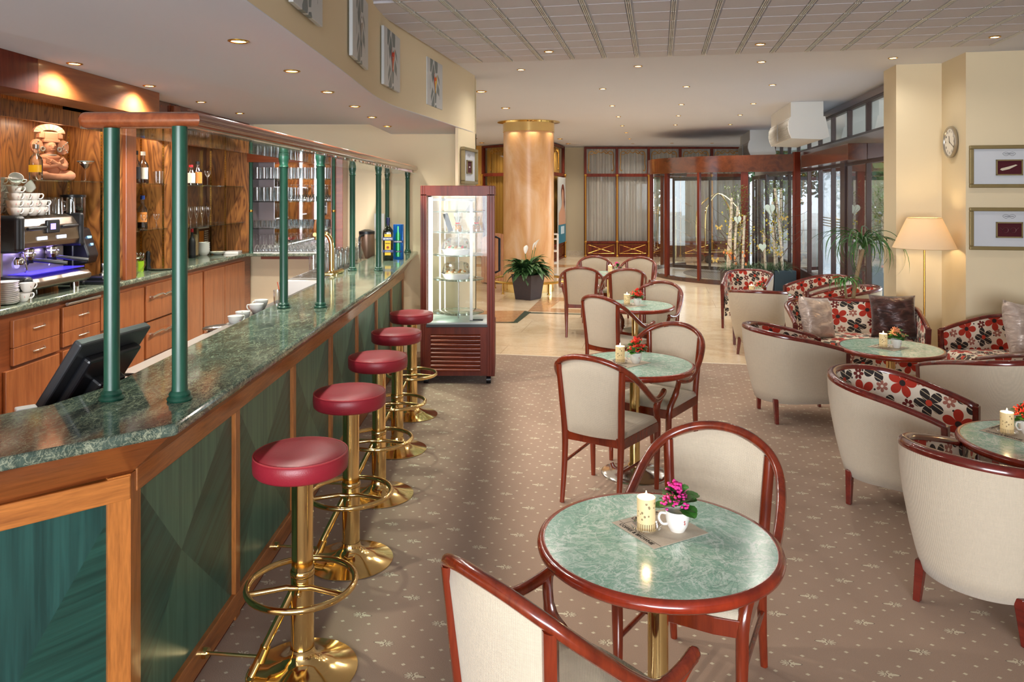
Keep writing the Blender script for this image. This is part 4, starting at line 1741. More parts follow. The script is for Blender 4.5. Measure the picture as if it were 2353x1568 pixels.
def armchair(label, x, y, rot):
    t = thing('bentwood_armchair', label, 'armchair', (x, y, 0), rot, 'bentwood armchairs at the marble tables')
    hoop = spline([(p[0], p[1], p[2]) for p in HP] + [(-p[0], p[1], p[2]) for p in HP[-2::-1]], 6)
    b = B()
    b.tube(hoop, .0185, 12)
    b.ball(hoop[0], .0185)
    b.ball(hoop[-1], .0185)
    ob('bent_rail', b, CHW, t, ang=60)

    def back_y(z):       # plane of the reclined back
        return -.220 - max(0, z - .42) * .034 / .42

    for s_ in (-1, 1):
        # rear leg running up to the rail
        b = B()
        pts = spline([(s_ * .185, -.262, 0), (s_ * .184, -.232, .22), (s_ * .186, -.222, .42), (s_ * .196, -.240, .64), (s_ * .208, -.256, .838)], 5)
        b.tube(pts, [.013 + .006 * min(1, p.z / .4) for p in pts], 8, sq=1.15)
        ob('leg', b, CHW, t, ang=50)
        b = B()
        pts = spline([(s_ * .222, .238, 0), (s_ * .226, .236, .25), (s_ * .230, .232, .43), (s_ * .246, .178, .53), (s_ * .270, .185, .60), (s_ * .284, .202, .632)], 5)
        b.tube(pts, [.013 + .0065 * min(1, p.z / .3) - (.003 if p.z > .55 else 0) for p in pts], 8, sq=1.15)
        ob('leg', b, CHW, t, ang=50)
        b = B().tube([(s_ * .187, -.232, .235), (s_ * .224, .236, .235)], .0095, 8)
        ob('stretcher', b, CHW, t)
    # seat frame
    fr = [(.205, -.225), (.243, .215), (.236, .245), (.14, .268), (0, .275)]
    outl = fr + [(-x_, y_) for x_, y_ in fr[::-1][1:]]
    outl2 = [(x_ * .90, y_ * .90) for x_, y_ in outl]
    b = B()
    n = len(outl)
    for z0, z1 in ((.375, .435),):
        o0 = [b.P((x_, y_, z0)) for x_, y_ in outl]
        o1 = [b.P((x_, y_, z1)) for x_, y_ in outl]
        i0 = [b.P((x_, y_, z0)) for x_, y_ in outl2]
        i1 = [b.P((x_, y_, z1)) for x_, y_ in outl2]
        for i in range(n):
            j = (i + 1) % n
            b.F([o0[j], o0[i], o1[i], o1[j]][::-1])
            b.F([i0[i], i0[j], i1[j], i1[i]][::-1])
            b.F([o1[i], o1[j], i1[j], i1[i]])
            b.F([o0[j], o0[i], i0[i], i0[j]])
    ob('seat_frame', b, CHW, t, smooth=False, bev=.003)
    # pad
    ol = [Vector((x_ * .975, y_ * .97, 0)) for x_, y_ in outl]
    ol = spline(ol[:], 4) + spline([ol[-1], ol[0]], 4)[1:-1]
    b = B()
    rings = []
    for k, z in ((1.0, .40), (1.0, .438), (.985, .452), (.93, .462), (.75, .470), (.4, .474)):
        rings.append([b.P((p.x * k, p.y * k, z)) for p in ol])
    m = len(ol)
    for A_, C_ in zip(rings, rings[1:]):
        for i in range(m):
            j = (i + 1) % m
            b.F([A_[i], A_[j], C_[j], C_[i]])
    b.F(rings[-1])
    ob('seat', b, LINEN, t, ang=80)
    # back pad: front and rear skins between the uprights, arched top below the rail
    def top(u):
        return .838 + .056 * math.cos((u - .5) * PI) - .004
    nu, nv = 14, 12
    b = B()
    S_ = []
    for side in (0, 1):
        ids = []
        for i in range(nu + 1):
            u = i / nu
            row = []
            for j in range(nv + 1):
                v = j / nv
                zt = top(u)
                z = .425 + (zt - .425) * v
                hw = .170 + (.205 - .170) * max(0, (z - .425) / .42)
                x_ = (u - .5) * 2 * hw
                bow = (.028 + .028 * v) * (1 - (2 * u - 1) ** 2)
                edge_ = min(1, min(u, 1 - u) * 9, min(v, 1 - v) * 9)
                th = .012 * edge_ ** .6
                yy = back_y(z) - bow + (th if side == 0 else -th)
                row.append(b.P((x_, yy, z)))
            ids.append(row)
        for i in range(nu):
            for j in range(nv):
                q = [ids[i][j], ids[i + 1][j], ids[i + 1][j + 1], ids[i][j + 1]]
                b.F(q[::-1] if side == 0 else q)
        S_.append(ids)
    ob('back_pad', b, LINEN, t, ang=80)
    return t


def face(fx, fy):
    return math.atan2(fy, fx) - PI / 2


AC = [((.150, 2.125), (.76, .65), 'in the front left foreground, cut by the lower edge'),
      ((.705, 2.875), (-.52, -.855), 'on the right of the front marble table, front side showing'),
      ((.60, 4.715), (.537, .843), 'left of the second marble table, its back to the bar'),
      ((1.02, 5.35), (-.65, -.76), 'behind the second marble table, front side showing'),
      ((1.01, 7.29), (.715, .70), 'left of the third marble table at the carpet edge'),
      ((1.46, 7.93), (-.57, -.82), 'right of the third marble table on the stone floor'),
      ((.925, 10.04), (.14, .99), 'at the far table, near side, left one seen from behind'),
      ((1.44, 9.86), (-.04, 1), 'at the far table, near side, right one seen from behind'),
      ((1.24, 11.12), (.02, -1), 'at the far table, far side, left one facing us'),
      ((1.78, 10.98), (-.45, -.89), 'at the far table, far side, right one facing us')]
proto = None
for (c, f, l) in AC:
    L_ = 'linen-covered bentwood armchair, ' + l
    if proto is None:
        proto = armchair(L_, c[0], c[1], face(*f))
    else:
        dup(proto, (c[0], c[1], 0), face(*f), L_)

# ================================================================ TUB CHAIRS
def rimline(w, k=1.0, n=44):
    a, yt, R_, yb = .302, .339, .335, -.415
    yc = yb + R_ * .95
    pts = []
    for i in range(13):
        u = i / 12
        pts.append((a + (R_ - a) * u + w, yt + (yc - yt) * u))
    for i in range(1, 16):
        th = PI / 2 * i / 15
        pts.append((R_ * math.cos(th) + w, yc + (yb - yc) * math.sin(th)))
    if w > 0:
        for i in range(1, 5):
            pts.append((w * (1 - i / 4), yb))
    d = [0]
    for p, q in zip(pts, pts[1:]):
        d.append(d[-1] + math.hypot(q[0] - p[0], q[1] - p[1]))
    L = d[-1] if w == 0 else d[27]
    out = []
    for p, s_ in zip(pts, d):
        z = .60 + .155 * math.sin(min(1, s_ / L) * PI / 2) ** .85
        out.append((p[0], p[1], z, s_))
    full = out + [(-p[0], p[1], p[2], 2 * d[-1] - p[3]) for p in out[::-1][1:]]
    return full


def tub(label, x, y, rot, w=0.0, name='tub_armchair', cat='armchair', group='flowered tub armchairs'):
    t = thing(name, label, cat, (x, y, 0), rot, group)
    rl = rimline(w)
    n = len(rl)

    def scaled(p, k, ky=None):
        sx = (abs(p[0]) - w) if w else abs(p[0])
        ky = k if ky is None else ky
        X = (w + sx * k) * (1 if p[0] >= 0 else -1) if abs(p[0]) > w or not w else p[0]
        return X, p[1] * ky if p[1] < 0 else p[1] * (ky * .5 + .5)
    zb = .165
    # outer shell
    b = B()
    ids = []
    for p in rl:
        row = []
        for v in (0, .15, .35, .6, .8, 1.0):
            k = .755 + .245 * (1 - (1 - v) ** 1.7)
            X, Y = scaled(p, k)
            row.append((X, Y, zb + (p[2] - .012 - zb) * v))
        ids.append([b.P(q) for q in row])
    for i in range(n - 1):
        for j in range(5):
            b.F([ids[i][j], ids[i][j + 1], ids[i + 1][j + 1], ids[i + 1][j]])
    # bottom
    b.F([ids[i][0] for i in range(n)])
    ob('outer_shell', b, LINEN, t, ang=80)
    # inner flowered lining
    b = B()
    ids = []
    uvs = []
    for p in rl:
        row, ur = [], []
        for j, v in enumerate((0, .2, .45, .7, .9, 1.0)):
            z = .36 + (p[2] - .006 - .36) * v
            k = .82 + .045 * v + (.012 if j == 5 else 0)
            X, Y = scaled(p, k)
            row.append(b.P((X, Y, z)))
            ur.append((p[3] * .9, z))
        ids.append(row)
        uvs.append(ur)
    for i in range(n - 1):
        for j in range(5):
            b.F([ids[i][j], ids[i + 1][j], ids[i + 1][j + 1], ids[i][j + 1]], [uvs[i][j], uvs[i + 1][j], uvs[i + 1][j + 1], uvs[i][j + 1]])
    ob('flowered_back', b, FLORAL, t, ang=80)
    # wooden rim: broad rounded band
    b = B()
    prof = [(.862, -.012), (.866, .004), (.89, .014), (.94, .018), (.985, .012), (1.004, -.002), (1.0, -.016), (.93, -.018)]
    rings = []
    for p in rl:
        rings.append([b.P(scaled(p, k) + (p[2] + dz,)) for k, dz in prof])
    m = len(prof)
    for A_, C_ in zip(rings, rings[1:]):
        for i in range(m):
            j = (i + 1) % m
            b.F([A_[i], C_[i], C_[j], A_[j]])
    b.F(rings[0])
    b.F(rings[-1][::-1])
    ob('wooden_rim', b, RIMW, t, ang=60)
    # front legs rise to the arm tips
    for s_ in (-1, 1):
        X = s_ * (w + .283)
        b = B()
        b.T = None
        b.prism([(X - .024, .312), (X + .024, .312), (X + .024, .346), (X - .024, .346)], 0, .605)
        for v in b.v:
            if v.z < .01:
                v.x = X * .97 + (v.x - X) * .7
                v.y = .335 + (v.y - .33) * .7
        ob('leg', b, RIMW, t, smooth=False, bev=.004)
        X = s_ * (w + .20)
        b = B()
        b.prism([(X - .021, -.24), (X + .021, -.24), (X + .021, -.20), (X - .021, -.20)], 0, .20)
        for v in b.v:
            if v.z < .01:
                v.x = s_ * (w + .222) + (v.x - X) * .72
                v.y = -.222 + (v.y + .23) * .72
        ob('leg', b, RIMW, t, smooth=False, bev=.004)
    # seat
    hw = w + .255
    b = B()
    pl = []
    for i in range(25):
        th = PI + PI * i / 24
        cx = hw - .0
        X = math.cos(th)
        Y = math.sin(th)
        pl.append(((hw - .25) * (1 if X > 0 else -1) + .25 * X if w else hw * X, -.08 + .26 * Y))
    pl = [(-hw, .31), (-hw, .0)] + pl[1:-1] + [(hw, .0), (hw, .31), (hw - .03, .345), (-hw + .03, .345)]
    rings = []
    for k, z in ((1.0, .33), (1.0, .40), (.985, .418), (.94, .43), (.7, .438), (.35, .442)):
        rings.append([(p[0] * k, .04 + (p[1] - .04) * k, z) for p in pl])
    m = len(pl)
    R2 = [[b.P(p) for p in r_] for r_ in rings]
    for ri, (A_, C_) in enumerate(zip(R2, R2[1:])):
        for i in range(m):
            j = (i + 1) % m
            pa, pb, pc, pd = rings[ri][i], rings[ri][j], rings[ri + 1][j], rings[ri + 1][i]

            def u_(p):
                return (p[0] + .7, p[1] - (.43 - p[2]) * (1 if p[2] < .42 else 0) + 2.0)
            b.F([A_[i], A_[j], C_[j], C_[i]], [u_(pa), u_(pb), u_(pc), u_(pd)])
    b.F(R2[-1], [(p[0] + .7, p[1] + 2.0) for p in rings[-1]])
    ob('seat_cushion', b, FLORAL, t, ang=70)
    b = B()
    b.grid(lambda u, v: (-hw + .01 + 2 * (hw - .01) * u, .338, .17 + .17 * v), 6, 2, lambda u, v: (u * 2 * hw + .2, v * .17 + 3), flip=True)
    b.box(-hw + .01, hw - .01, .30, .335, .17, .34)
    for i in range(len(b.uv)):
        if b.uv[i] is None:
            b.uv[i] = [(0, 3), (.1, 3), (.1, 3.1), (0, 3.1)]
    ob('front_rail', b, FLORAL, t, smooth=False)
    return t


TC = [((2.169, 3.43), 35.4, 'in the right foreground, cut by the right edge'),
      ((2.341, 4.563), -46.3, 'behind the foreground one, flowered lining well in view'),
      ((2.36, 6.36), 0.4, 'left of the low sofa table, seen from behind'),
      ((2.90, 8.93), 72, 'plain back to us, behind and left of the sofa'),
      ((3.31, 10.64), -117, 'facing us before the planted birch trunks'),
      ((4.09, 10.1), -171, 'facing left beside the street glazing'),
      ((3.97, 9.05), 172, 'mostly hidden behind the sofa and the long-leaved plant'),
      ((3.40, 5.40), 110, 'back to us, nearest side of the low sofa table')]
proto = None
for c, a, l in TC:
    L_ = 'linen tub armchair with flowered lining, ' + l
    r_ = math.radians(a) - PI / 2
    if proto is None:
        proto = tub(L_, c[0], c[1], r_)
    else:
        dup(proto, (c[0], c[1], 0), r_, L_)
s1 = tub('small flowered sofa with linen shell and dark red rim before the floor lamp', 3.395, 7.53, face(-.23, -.97), .305, 'flowered_sofa', 'sofa', 'flowered sofas')
dup(s1, (4.33, 6.46, 0), face(-1, -.03), 'flowered sofa against the right wall under the framed pictures, cut by the edge')


def cushion(label, loc, rot, mat, s=.21, th=.075):
    b = B()
    nu = 16
    ids = {}
    for side in (1, -1):
        for i in range(nu + 1):
            for j in range(nu + 1):
                u, v = i / nu * 2 - 1, j / nu * 2 - 1
                e = max(0, (1 - u ** 4)) ** .5 * max(0, (1 - v ** 4)) ** .5
                pin = 1 - .07 * (1 - abs(v) ** 2) * abs(u) ** 3
                pin2 = 1 - .07 * (1 - abs(u) ** 2) * abs(v) ** 3
                wr = .006 * math.sin(7 * u + 3 * v) * e + .005 * math.sin(11 * v - 4 * u + 1) * e
                if side == -1 and (i in (0, nu) or j in (0, nu)):
                    ids[side, i, j] = ids[1, i, j]
                else:
                    ids[side, i, j] = b.P((u * s * pin, side * (th * e + wr * (1 if e > .1 else 0)), v * s * pin2))
        for i in range(nu):
            for j in range(nu):
                q = [ids[side, i, j], ids[side, i + 1, j], ids[side, i + 1, j + 1], ids[side, i, j + 1]]
                b.F(q[::-1] if side == 1 else q)
    o = ob('cushion', b, mat, ang=80)
    o.location = loc
    o.rotation_euler = rot
    tag(o, label, 'cushion', 'satin cushions')
    return o


def satin(name, c1, c2, sc=9):
    t_ = NT(name)
    o_ = t_.obj()
    f_ = t_.noise(t_.map(o_, (1, 1, 2.2), (0, .5, 0)), sc, 3, .5, 1.0)
    return t_.pr(t_.ramp(f_, [(.35, c1), (.65, c2)]), .32, .25, t_.bump(f_, .5, .02), Sheen_Weight=.3)


SAT1 = satin('rose_beige_satin', '#a89488', '#cdbcb0')
SAT2 = satin('dark_brown_satin', '#2c1512', '#52302a')
cushion('rose-beige satin cushion leaning in the left corner of the sofa', (3.02, 7.50, .635), (-.30, .12, face(-.0, -1) + PI + .5), SAT1)
cushion('dark brown satin cushion at the right of the sofa', (3.79, 7.53, .645), (-.28, 0, face(-.23, -.97) + PI), SAT2, .215)
cushion('large pale satin cushion on the sofa at the right edge', (4.40, 6.42, .69), (-.35, .18, .25), SAT1, .25, .10)

# ---------------------------------------------------------------- floor lamp
t = thing('floor_lamp', 'lit floor lamp with a wide cream cone shade in the yellow corner', 'floor lamp', (4.10, 7.53, 0))
b = B().lathe([(0, 0), (.15, 0), (.15, .012), (.14, .02), (.02, .028), (.012, .04), (.009, .06), (.009, 1.45), (0, 1.45)], 32)
ob('brass_pole', b, BRASSD, t)
sh = NT('lamp_shade_fabric')
d1_ = sh.n('BsdfDiffuse', {'Color': hexc('#f6ecd6')}).outputs[0]
t1_ = sh.n('BsdfTranslucent', {'Color': hexc('#f6e2bc')}).outputs[0]
sh.t.links.new(sh.n('MixShader', {0: .5, 1: d1_, 2: t1_}).outputs[0], sh.out.inputs[0])
b = B().lathe([(.288, 1.325), (.155, 1.625)], 48)
b.lathe([(.286, 1.325), (.153, 1.625)], 48)
ob('shade', b, sh.m, t, ang=80)
for r_, z_ in ((.288, 1.325), (.155, 1.625)):
    ob('shade_edge', B().torus((0, 0, z_), r_, .003, 48, 6), paint('shade_trim', '#cbb083', .6), t)
b = B()
b.cyl((0, 0, 1.42), (0, 0, 1.46), .018, None, 12)
b.ball((0, 0, 1.50), .035, .035, .045)
ob('bulb', b, emit('bulb_glow', '#ffd9a0', 12), t)
for k in range(3):
    pass
l = bpy.data.lights.new('lamp_light', 'POINT')
l.energy = 6.5
l.color = (1, .74, .42)
l.shadow_soft_size = .05
o = bpy.data.objects.new('lamp_light', l)
COL.objects.link(o)
o.location = (0, 0, 1.50)
o.parent = t

# ---------------------------------------------------------------- wall clock
nA = -BX    # face normal of the narrow wall (looks to the left)
t = thing('wall_clock', 'round wall clock with silver rim above the floor lamp', 'clock')
# the clock hangs on the wall u = 2.89; its dial looks towards -u
cu, cv, cz = 2.885, 8.30, 2.385
M_ = RM @ Matrix.Translation((cu, cv, cz)) @ Matrix.Rotation(-PI / 2, 4, 'Z') @ Matrix.Rotation(PI / 2, 4, 'X')
t.matrix_world = M_
b = B().lathe([(0, .0), (.155, .0), (.16, .01), (.158, .03), (.150, .036), (.140, .03), (.138, .024)], 56)
ob('rim', b, STEEL, t)
b = B().lathe([(0, .022), (.139, .022)], 48)
ob('dial', b, paint('clock_dial', '#eee9df', .5), t)
for k in range(12):
    a = PI / 2 - 2 * PI * (k + 1) / 12
    text(str(k + 1), .032, INK, t, (.108 * math.cos(a), .108 * math.sin(a), .0235), (0, 0, 0), 'numeral')
for a, L, w in ((103, .062, .007), (-28, .10, .005)):
    a = math.radians(a)
    d = Vector((math.cos(a), math.sin(a)))
    b = B()
    b.bar(tuple(-d * .015), tuple(d * L), w, .025, .0265)
    ob('hand', b, BLACK, t, smooth=False)

# ---------------------------------------------------------------- framed pictures
FRG = paint('olive_gold_frame', '#8a7a52', .4, .35, .1, 20)


def framed(label, M_, w, h, depth, motif, group='framed relics'):
    t = thing('framed_picture', label, 'picture', group=group)
    t.matrix_world = M_
    b = B()
    fw = .035
    for x0, x1, y0, y1 in ((-w / 2, w / 2, h / 2 - fw, h / 2), (-w / 2, w / 2, -h / 2, -h / 2 + fw), (-w / 2, -w / 2 + fw, -h / 2 + fw, h / 2 - fw), (w / 2 - fw, w / 2, -h / 2 + fw, h / 2 - fw)):
        b.box(x0, x1, y0, y1, 0, depth)
    ob('frame', b, FRG, t, smooth=False, bev=.006)
    b = B().box(-w / 2 + .02, w / 2 - .02, -h / 2 + .02, h / 2 - .02, 0, .012)
    ob('mat_board', b, paint('grey_white_board', '#c9cdd4', .7), t, smooth=False)
    bw, bh = (.115, .075) if w > h else (.09, .12)
    b = B()
    for x0, x1, y0, y1 in ((-bw, bw, bh - .012, bh), (-bw, bw, -bh, -bh + .012), (-bw, -bw + .012, -bh, bh), (bw - .012, bw, -bh, bh)):
        b.box(x0, x1, y0 - .01, y1 - .01, .012, .026)
    ob('inner_frame', b, FRG, t, smooth=False)
    b = B().box(-bw, bw, -bh - .01, bh - .01, .012, .015)
    ob('red_velvet', b, paint('wine_velvet', '#4a0f1c', .9), t, smooth=False)
    if motif == 'knife':
        b = B().poly([(-.08, -.03, .018), (-.06, -.04, .018), (.0, -.025, .018), (.07, .012, .018), (.055, .018, .018), (-.01, -.002, .018), (-.07, -.018, .018)])
        ob('folding_knife', b, paint('bone', '#cfc6b0', .4), t, smooth=False)
    elif motif == 'spectacles':
        b = B().torus((-.033, -.012, .019), .024, .002, 20, 5).torus((.033, -.012, .019), .024, .002, 20, 5)
        b.tube([(-.01, -.008, .019), (0, 0, .019), (.01, -.008, .019)], .002, 5)
        b.tube([(-.057, -.01, .019), (-.08, .012, .019)], .0015, 5)
        b.tube([(.057, -.01, .019), (.08, .012, .019)], .0015, 5)
        ob('spectacles', b, paint('wire', '#6b4a48', .4, .6), t)
    else:
        b = B().ball((0, -.01, .02), .008)
        ob('small_relic', b, WHITE, t)
    b = B()
    for s_ in (-1, 1):
        b.tube(spline([(s_ * x_, y_, .0135) for x_, y_ in ((.0, .125 * h / .4), (.03, .135 * h / .4), (.055, .12 * h / .4), (.03, .10 * h / .4), (.0, .112 * h / .4))], 4), .0012, 4)
    b.tube([(-.04, .118 * h / .4, .0135), (.04, .118 * h / .4, .0135)], .0018, 4)
    ob('scroll_ornament', b, INK, t)
    return t


def wallmat(p, nrm, z):
    """matrix: local z = wall normal, local y = up"""
    n = Vector((nrm[0], nrm[1], 0)).normalized()
    up = Vector((0, 0, 1))
    x = up.cross(n)
    return Matrix(((x.x, up.x, n.x, p[0]), (x.y, up.y, n.y, p[1]), (x.z, up.z, n.z, z), (0, 0, 0, 1)))


pu = AB(2.915 + .345, 7.967)
nrm = -AX
framed('wide gilt-framed showpiece with a small folding knife, the upper one on the right wall', wallmat(pu, nrm, 2.125), .69, .405, .035, 'knife')
framed('wide gilt-framed showpiece with old spectacles, the lower one on the right wall', wallmat(pu, nrm, 1.532), .69, .405, .035, 'spectacles')
p = (-.555 + .45 * .191, 8.02 + .03)
pw = Vector((-.57, 8.02)).lerp(Vector((-.43, 8.73)), .53)
framed('narrow gilt-framed showpiece hanging beside the cake cabinet', wallmat((pw.x + .006, pw.y), (.982, -.191), 2.168), .62, .40, .045, 'relic')

# ornament high on the right wall
b = B()
x, y = AB(3.62, 7.967)
for k in range(6):
    b.ball((x, y - .05, 3.12 - k * .045), .055 - .004 * k, .05, .03, 14, 8)
b.tube(spline([(x - .05, y - .03, 3.2), (x, y - .08, 3.15), (x + .08, y - .06, 3.2), (x + .15, y - .03, 3.1)], 5), .03, 8)
tag(ob('carved_ornament', b, MAHO), 'brown carved wooden ornament high at the upper right corner', 'ornament')

# ---------------------------------------------------------------- art panels on the bulkhead
n_ = NT('pebble_art')
uv_ = n_.obj()
vo = n_.n('TexVoronoi', {'Vector': n_.map(uv_, (11, 7, 0)), 'Scale': 1.0, 'Randomness': .9}, feature='DISTANCE_TO_EDGE').outputs['Distance']
v2 = n_.n('TexVoronoi', {'Vector': n_.map(uv_, (11, 7, 0)), 'Scale': 1.0, 'Randomness': .9})
rn_ = n_.n('SeparateColor', {0: v2.outputs['Color']}).outputs[0]
sp = n_.n('SeparateXYZ', {0: uv_})
ed = n_.M('MULTIPLY', n_.M('LESS_THAN', n_.M('ABSOLUTE', sp.outputs[0]), .155), n_.M('LESS_THAN', n_.M('ABSOLUTE', sp.outputs[1]), .28))
m = n_.M('MULTIPLY', n_.M('GREATER_THAN', vo, .075), n_.M('MULTIPLY', ed, n_.M('LESS_THAN', rn_, .72)))
st_ = n_.noise(n_.map(uv_, (90, 12, 1)), 2.0, 3)
stone = n_.mix(st_, '#2f3a3c', '#7c8f92')
n_.pr(n_.mix(m, '#c4c8ca', stone), .3)
ART = n_.m
BIRD = [paint('bird_orange', '#d9602a', .4), paint('bird_yellow', '#e0b52f', .4), paint('bird_grey', '#a79c90', .5), paint('bird_red', '#b5341f', .4)]
spots = [((-.953, 3.17), (-.953, 3.66), 'nearest the camera, mostly above the photo'), ((-.966, 4.41), (-.978, 4.95), 'second, showing a grey bird'),
         ((-.98, 5.58), (-.935, 6.08), 'third, showing an orange bird on blue stones'), ((-.794, 6.857), (-.699, 7.35), 'farthest, showing a yellow bird on green stones')]
for k, (p, q, l) in enumerate(spots):
    p, q = Vector(p), Vector(q)
    mid = (p + q) / 2
    d = (q - p).normalized()
    nm = (d.y, -d.x)
    z0, z1 = 2.678, 3.112
    t = thing('stone_relief_panel', 'white pebble-patterned panel on the bulkhead, ' + l, 'art panel', group='art panels on the bulkhead')
    t.matrix_world = wallmat((mid.x + nm[0] * (.016 if k < 3 else .004), mid.y + nm[1] * (.016 if k < 3 else .004)), nm, (z0 + z1) / 2)
    w, h = (q - p).length, z1 - z0
    b = B().box(-w / 2, w / 2, -h / 2, h / 2, 0, .022)
    ob('board', b, [ART], t, smooth=False, bev=.003)
    b = B()
    for j, mt in enumerate((k % 4, (k + 1) % 4)):
        b.cm = j
        s_ = 1 if j == 0 else -1
        b.poly([(s_ * .0, 0 + .01, .024), (s_ * .02, .05, .027), (s_ * .05, .10, .03), (s_ * .045, .02, .027), (s_ * .02, -.03, .024)])
        b.poly([(0, .01, .024), (s_ * .016, -.03, .026), (s_ * .01, -.09, .026), (0, -.08, .024)])
    b.ball((0, .045, .028), .014, .018, .008, 8, 6)
    ob('bird', b, [BIRD[(0, 2, 0, 1)[k]], BIRD[(3, 2, 3, 0)[k]]], t, smooth=False)

# ================================================================ CAKE CABINET
CX0, CX1, CY0, CY1 = -.895, -.17, 7.40, 7.98
t = thing('cake_display_cabinet', 'tall lit mahogany cake cabinet with round glass shelves at the end of the bar', 'display cabinet')
b = B()
b.box(CX0, CX1, CY0, CY1, 1.845, 1.945)
ob('top_board', b, MAHO, t, smooth=False, bev=.004)
for x0, x1 in ((CX0, CX0 + .06), (CX1 - .075, CX1)):
    b = B()
    b.box(x0, x1, CY0, CY0 + .07, .08, 1.86)
    for k in (.33, .66):
        b.box(x0 + (x1 - x0) * k - .002, x0 + (x1 - x0) * k + .002, CY0 - .004, CY0, .08, 1.945)
    ob('corner_post', b, MAHO, t, smooth=False, bev=.004)
    b = B().box(x0 + .01, x1 - .01, CY1 - .05, CY1, .08, 1.86)
    ob('corner_post', b, MAHO, t, smooth=False)
b = B()
b.box(CX0, CX1, CY0 + .02, CY1, .08, .565)
ob('base_box', b, MAHO, t, smooth=False)
b = B()
for k in range(9):
    z = .125 + k * .041
    b.grid(lambda u, v: (CX0 + .10 + (CX1 - CX0 - .24) * u, CY0 + .018 - .020 * math.sin(PI * min(1, v * 1.0)) ** .8, z + .034 * v), 1, 6)
ob('louvre_grille', b, wood('louvre_wood', '#8a3a1c', '#6a2510', 0, 7, .25, .5), t, ang=60)
b = B()
b.box(CX0 + .06, CX0 + .10, CY0 + .0, CY0 + .03, .10, .56)
b.box(CX1 - .14, CX1 - .075, CY0 + .0, CY0 + .03, .10, .56)
b.box(CX0 + .10, CX1 - .14, CY0, CY0 + .03, .49, .56)
ob('louvre_frame', b, MAHO, t, smooth=False)
b = B().box(CX0 + .055, CX1 - .07, CY0 - .004, CY0 + .03, .562, .585)
ob('dark_sill', b, DARK, t, smooth=False)
b = B().box(CX0 + .06, CX1 - .07, CY0 + .03, CY1 - .05, .585, .60)
b.box(CX1 - .25, CX1 - .12, CY0 + .12, CY0 + .22, .60, .602)
ob('white_tray_floor', b, WPAINT, t, smooth=False)
b = B()
for k in range(7):
    b.box(CX1 - .25, CX1 - .12, CY0 + .12 + k * .014, CY0 + .125 + k * .014, .602, .605)
ob('vent_slits', b, DARK, t, smooth=False)
b = B()
b.poly([(CX0 + .05, CY0 + .01, .585), (CX1 - .07, CY0 + .01, .585), (CX1 - .07, CY0 + .01, 1.845), (CX0 + .05, CY0 + .01, 1.845)])
ob('front_pane', b, glassy('cabinet_glass', amount=.3, base=.0), t, smooth=False)
for x in (CX0 + .01, CX1 - .01):
    b = B()
    b.poly([(x, CY0 + .06, .585), (x, CY1 - .05, .585), (x, CY1 - .05, 1.845), (x, CY0 + .06, 1.845)])
    ob('side_pane', b, MC['cabinet_glass'], t, smooth=False)
b = B()
b.poly([(CX0 + .05, CY1 - .02, .585), (CX1 - .07, CY1 - .02, .585), (CX1 - .07, CY1 - .02, 1.845), (CX0 + .05, CY1 - .02, 1.845)])
ob('rear_pane', b, MC['cabinet_glass'], t, smooth=False)
b = B().box(CX0 + .072, CX0 + .112, CY0 + .05, CY0 + .07, .63, 1.83)
ob('tube_lamp', b, emit('cool_tube', '#fffbe6', 2.2), t, smooth=False)
b = B().box(CX0 + .14, CX0 + .155, CY1 - .12, CY1 - .10, .63, 1.83)
b.box(CX0 + .19, CX0 + .20, CY1 - .08, CY1 - .07, .63, 1.83)
ob('tube_lamp', b, emit('cool_tube_dim', '#fdf6d8', 1.2), t, smooth=False)
area('cabinet_light', (CX0 + .14, CY0 + .09, 1.23), (0, -PI / 2, 0), 1.15, .05, 1.4, (1, .98, .86)).parent = t
b = B()
xm = CX1 - .245
b.box(xm, xm + .028, CY0 + .05, CY0 + .075, .62, 1.80)
b.box(CX0 + .11, xm + .05, CY0 + .05, CY0 + .07, 1.795, 1.82)
ob('door_frame', b, WPAINT, t, smooth=False)
cxm, cym = (CX0 + CX1) / 2 - .01, (CY0 + CY1) / 2
for z in (.665, 1.0, 1.245, 1.475, 1.68):
    b = B().lathe([(0, z), (.256, z), (.258, z + .003), (.256, z + .006), (0, z + .006)], 48, (cxm, cym, 0))
    ob('glass_shelf', b, GLASSG, t, ang=60)
b = B().cyl((cxm, cym, .60), (cxm, cym, 1.68), .007, None, 10)
ob('spindle', b, STEEL, t)
b = B().tube([(CX1 + .0, CY0 + .12, 1.44), (CX1 + .045, CY0 + .12, 1.42), (CX1 + .045, CY0 + .12, 1.10), (CX1, CY0 + .12, 1.08)], .012, 8)
ob('handle', b, BLACK, t)
for x, y in ((CX0 + .05, CY0 + .06), (CX1 - .06, CY0 + .06), (CX0 + .05, CY1 - .06), (CX1 - .06, CY1 - .06)):
    b = B().cyl((x - .022, y, .036), (x + .022, y, .036), .036, None, 20)
    b.box(x - .012, x + .012, y - .012, y + .012, .05, .085)
    ob('caster', b, BLACK, t)
# cakes and sweets inside
CREAM = paint('whipped_cream', '#efe4c8', .6, var=.1, sc=40)
CRUMB = paint('caramel_crumb', '#c98a4a', .7, var=.3, sc=40)


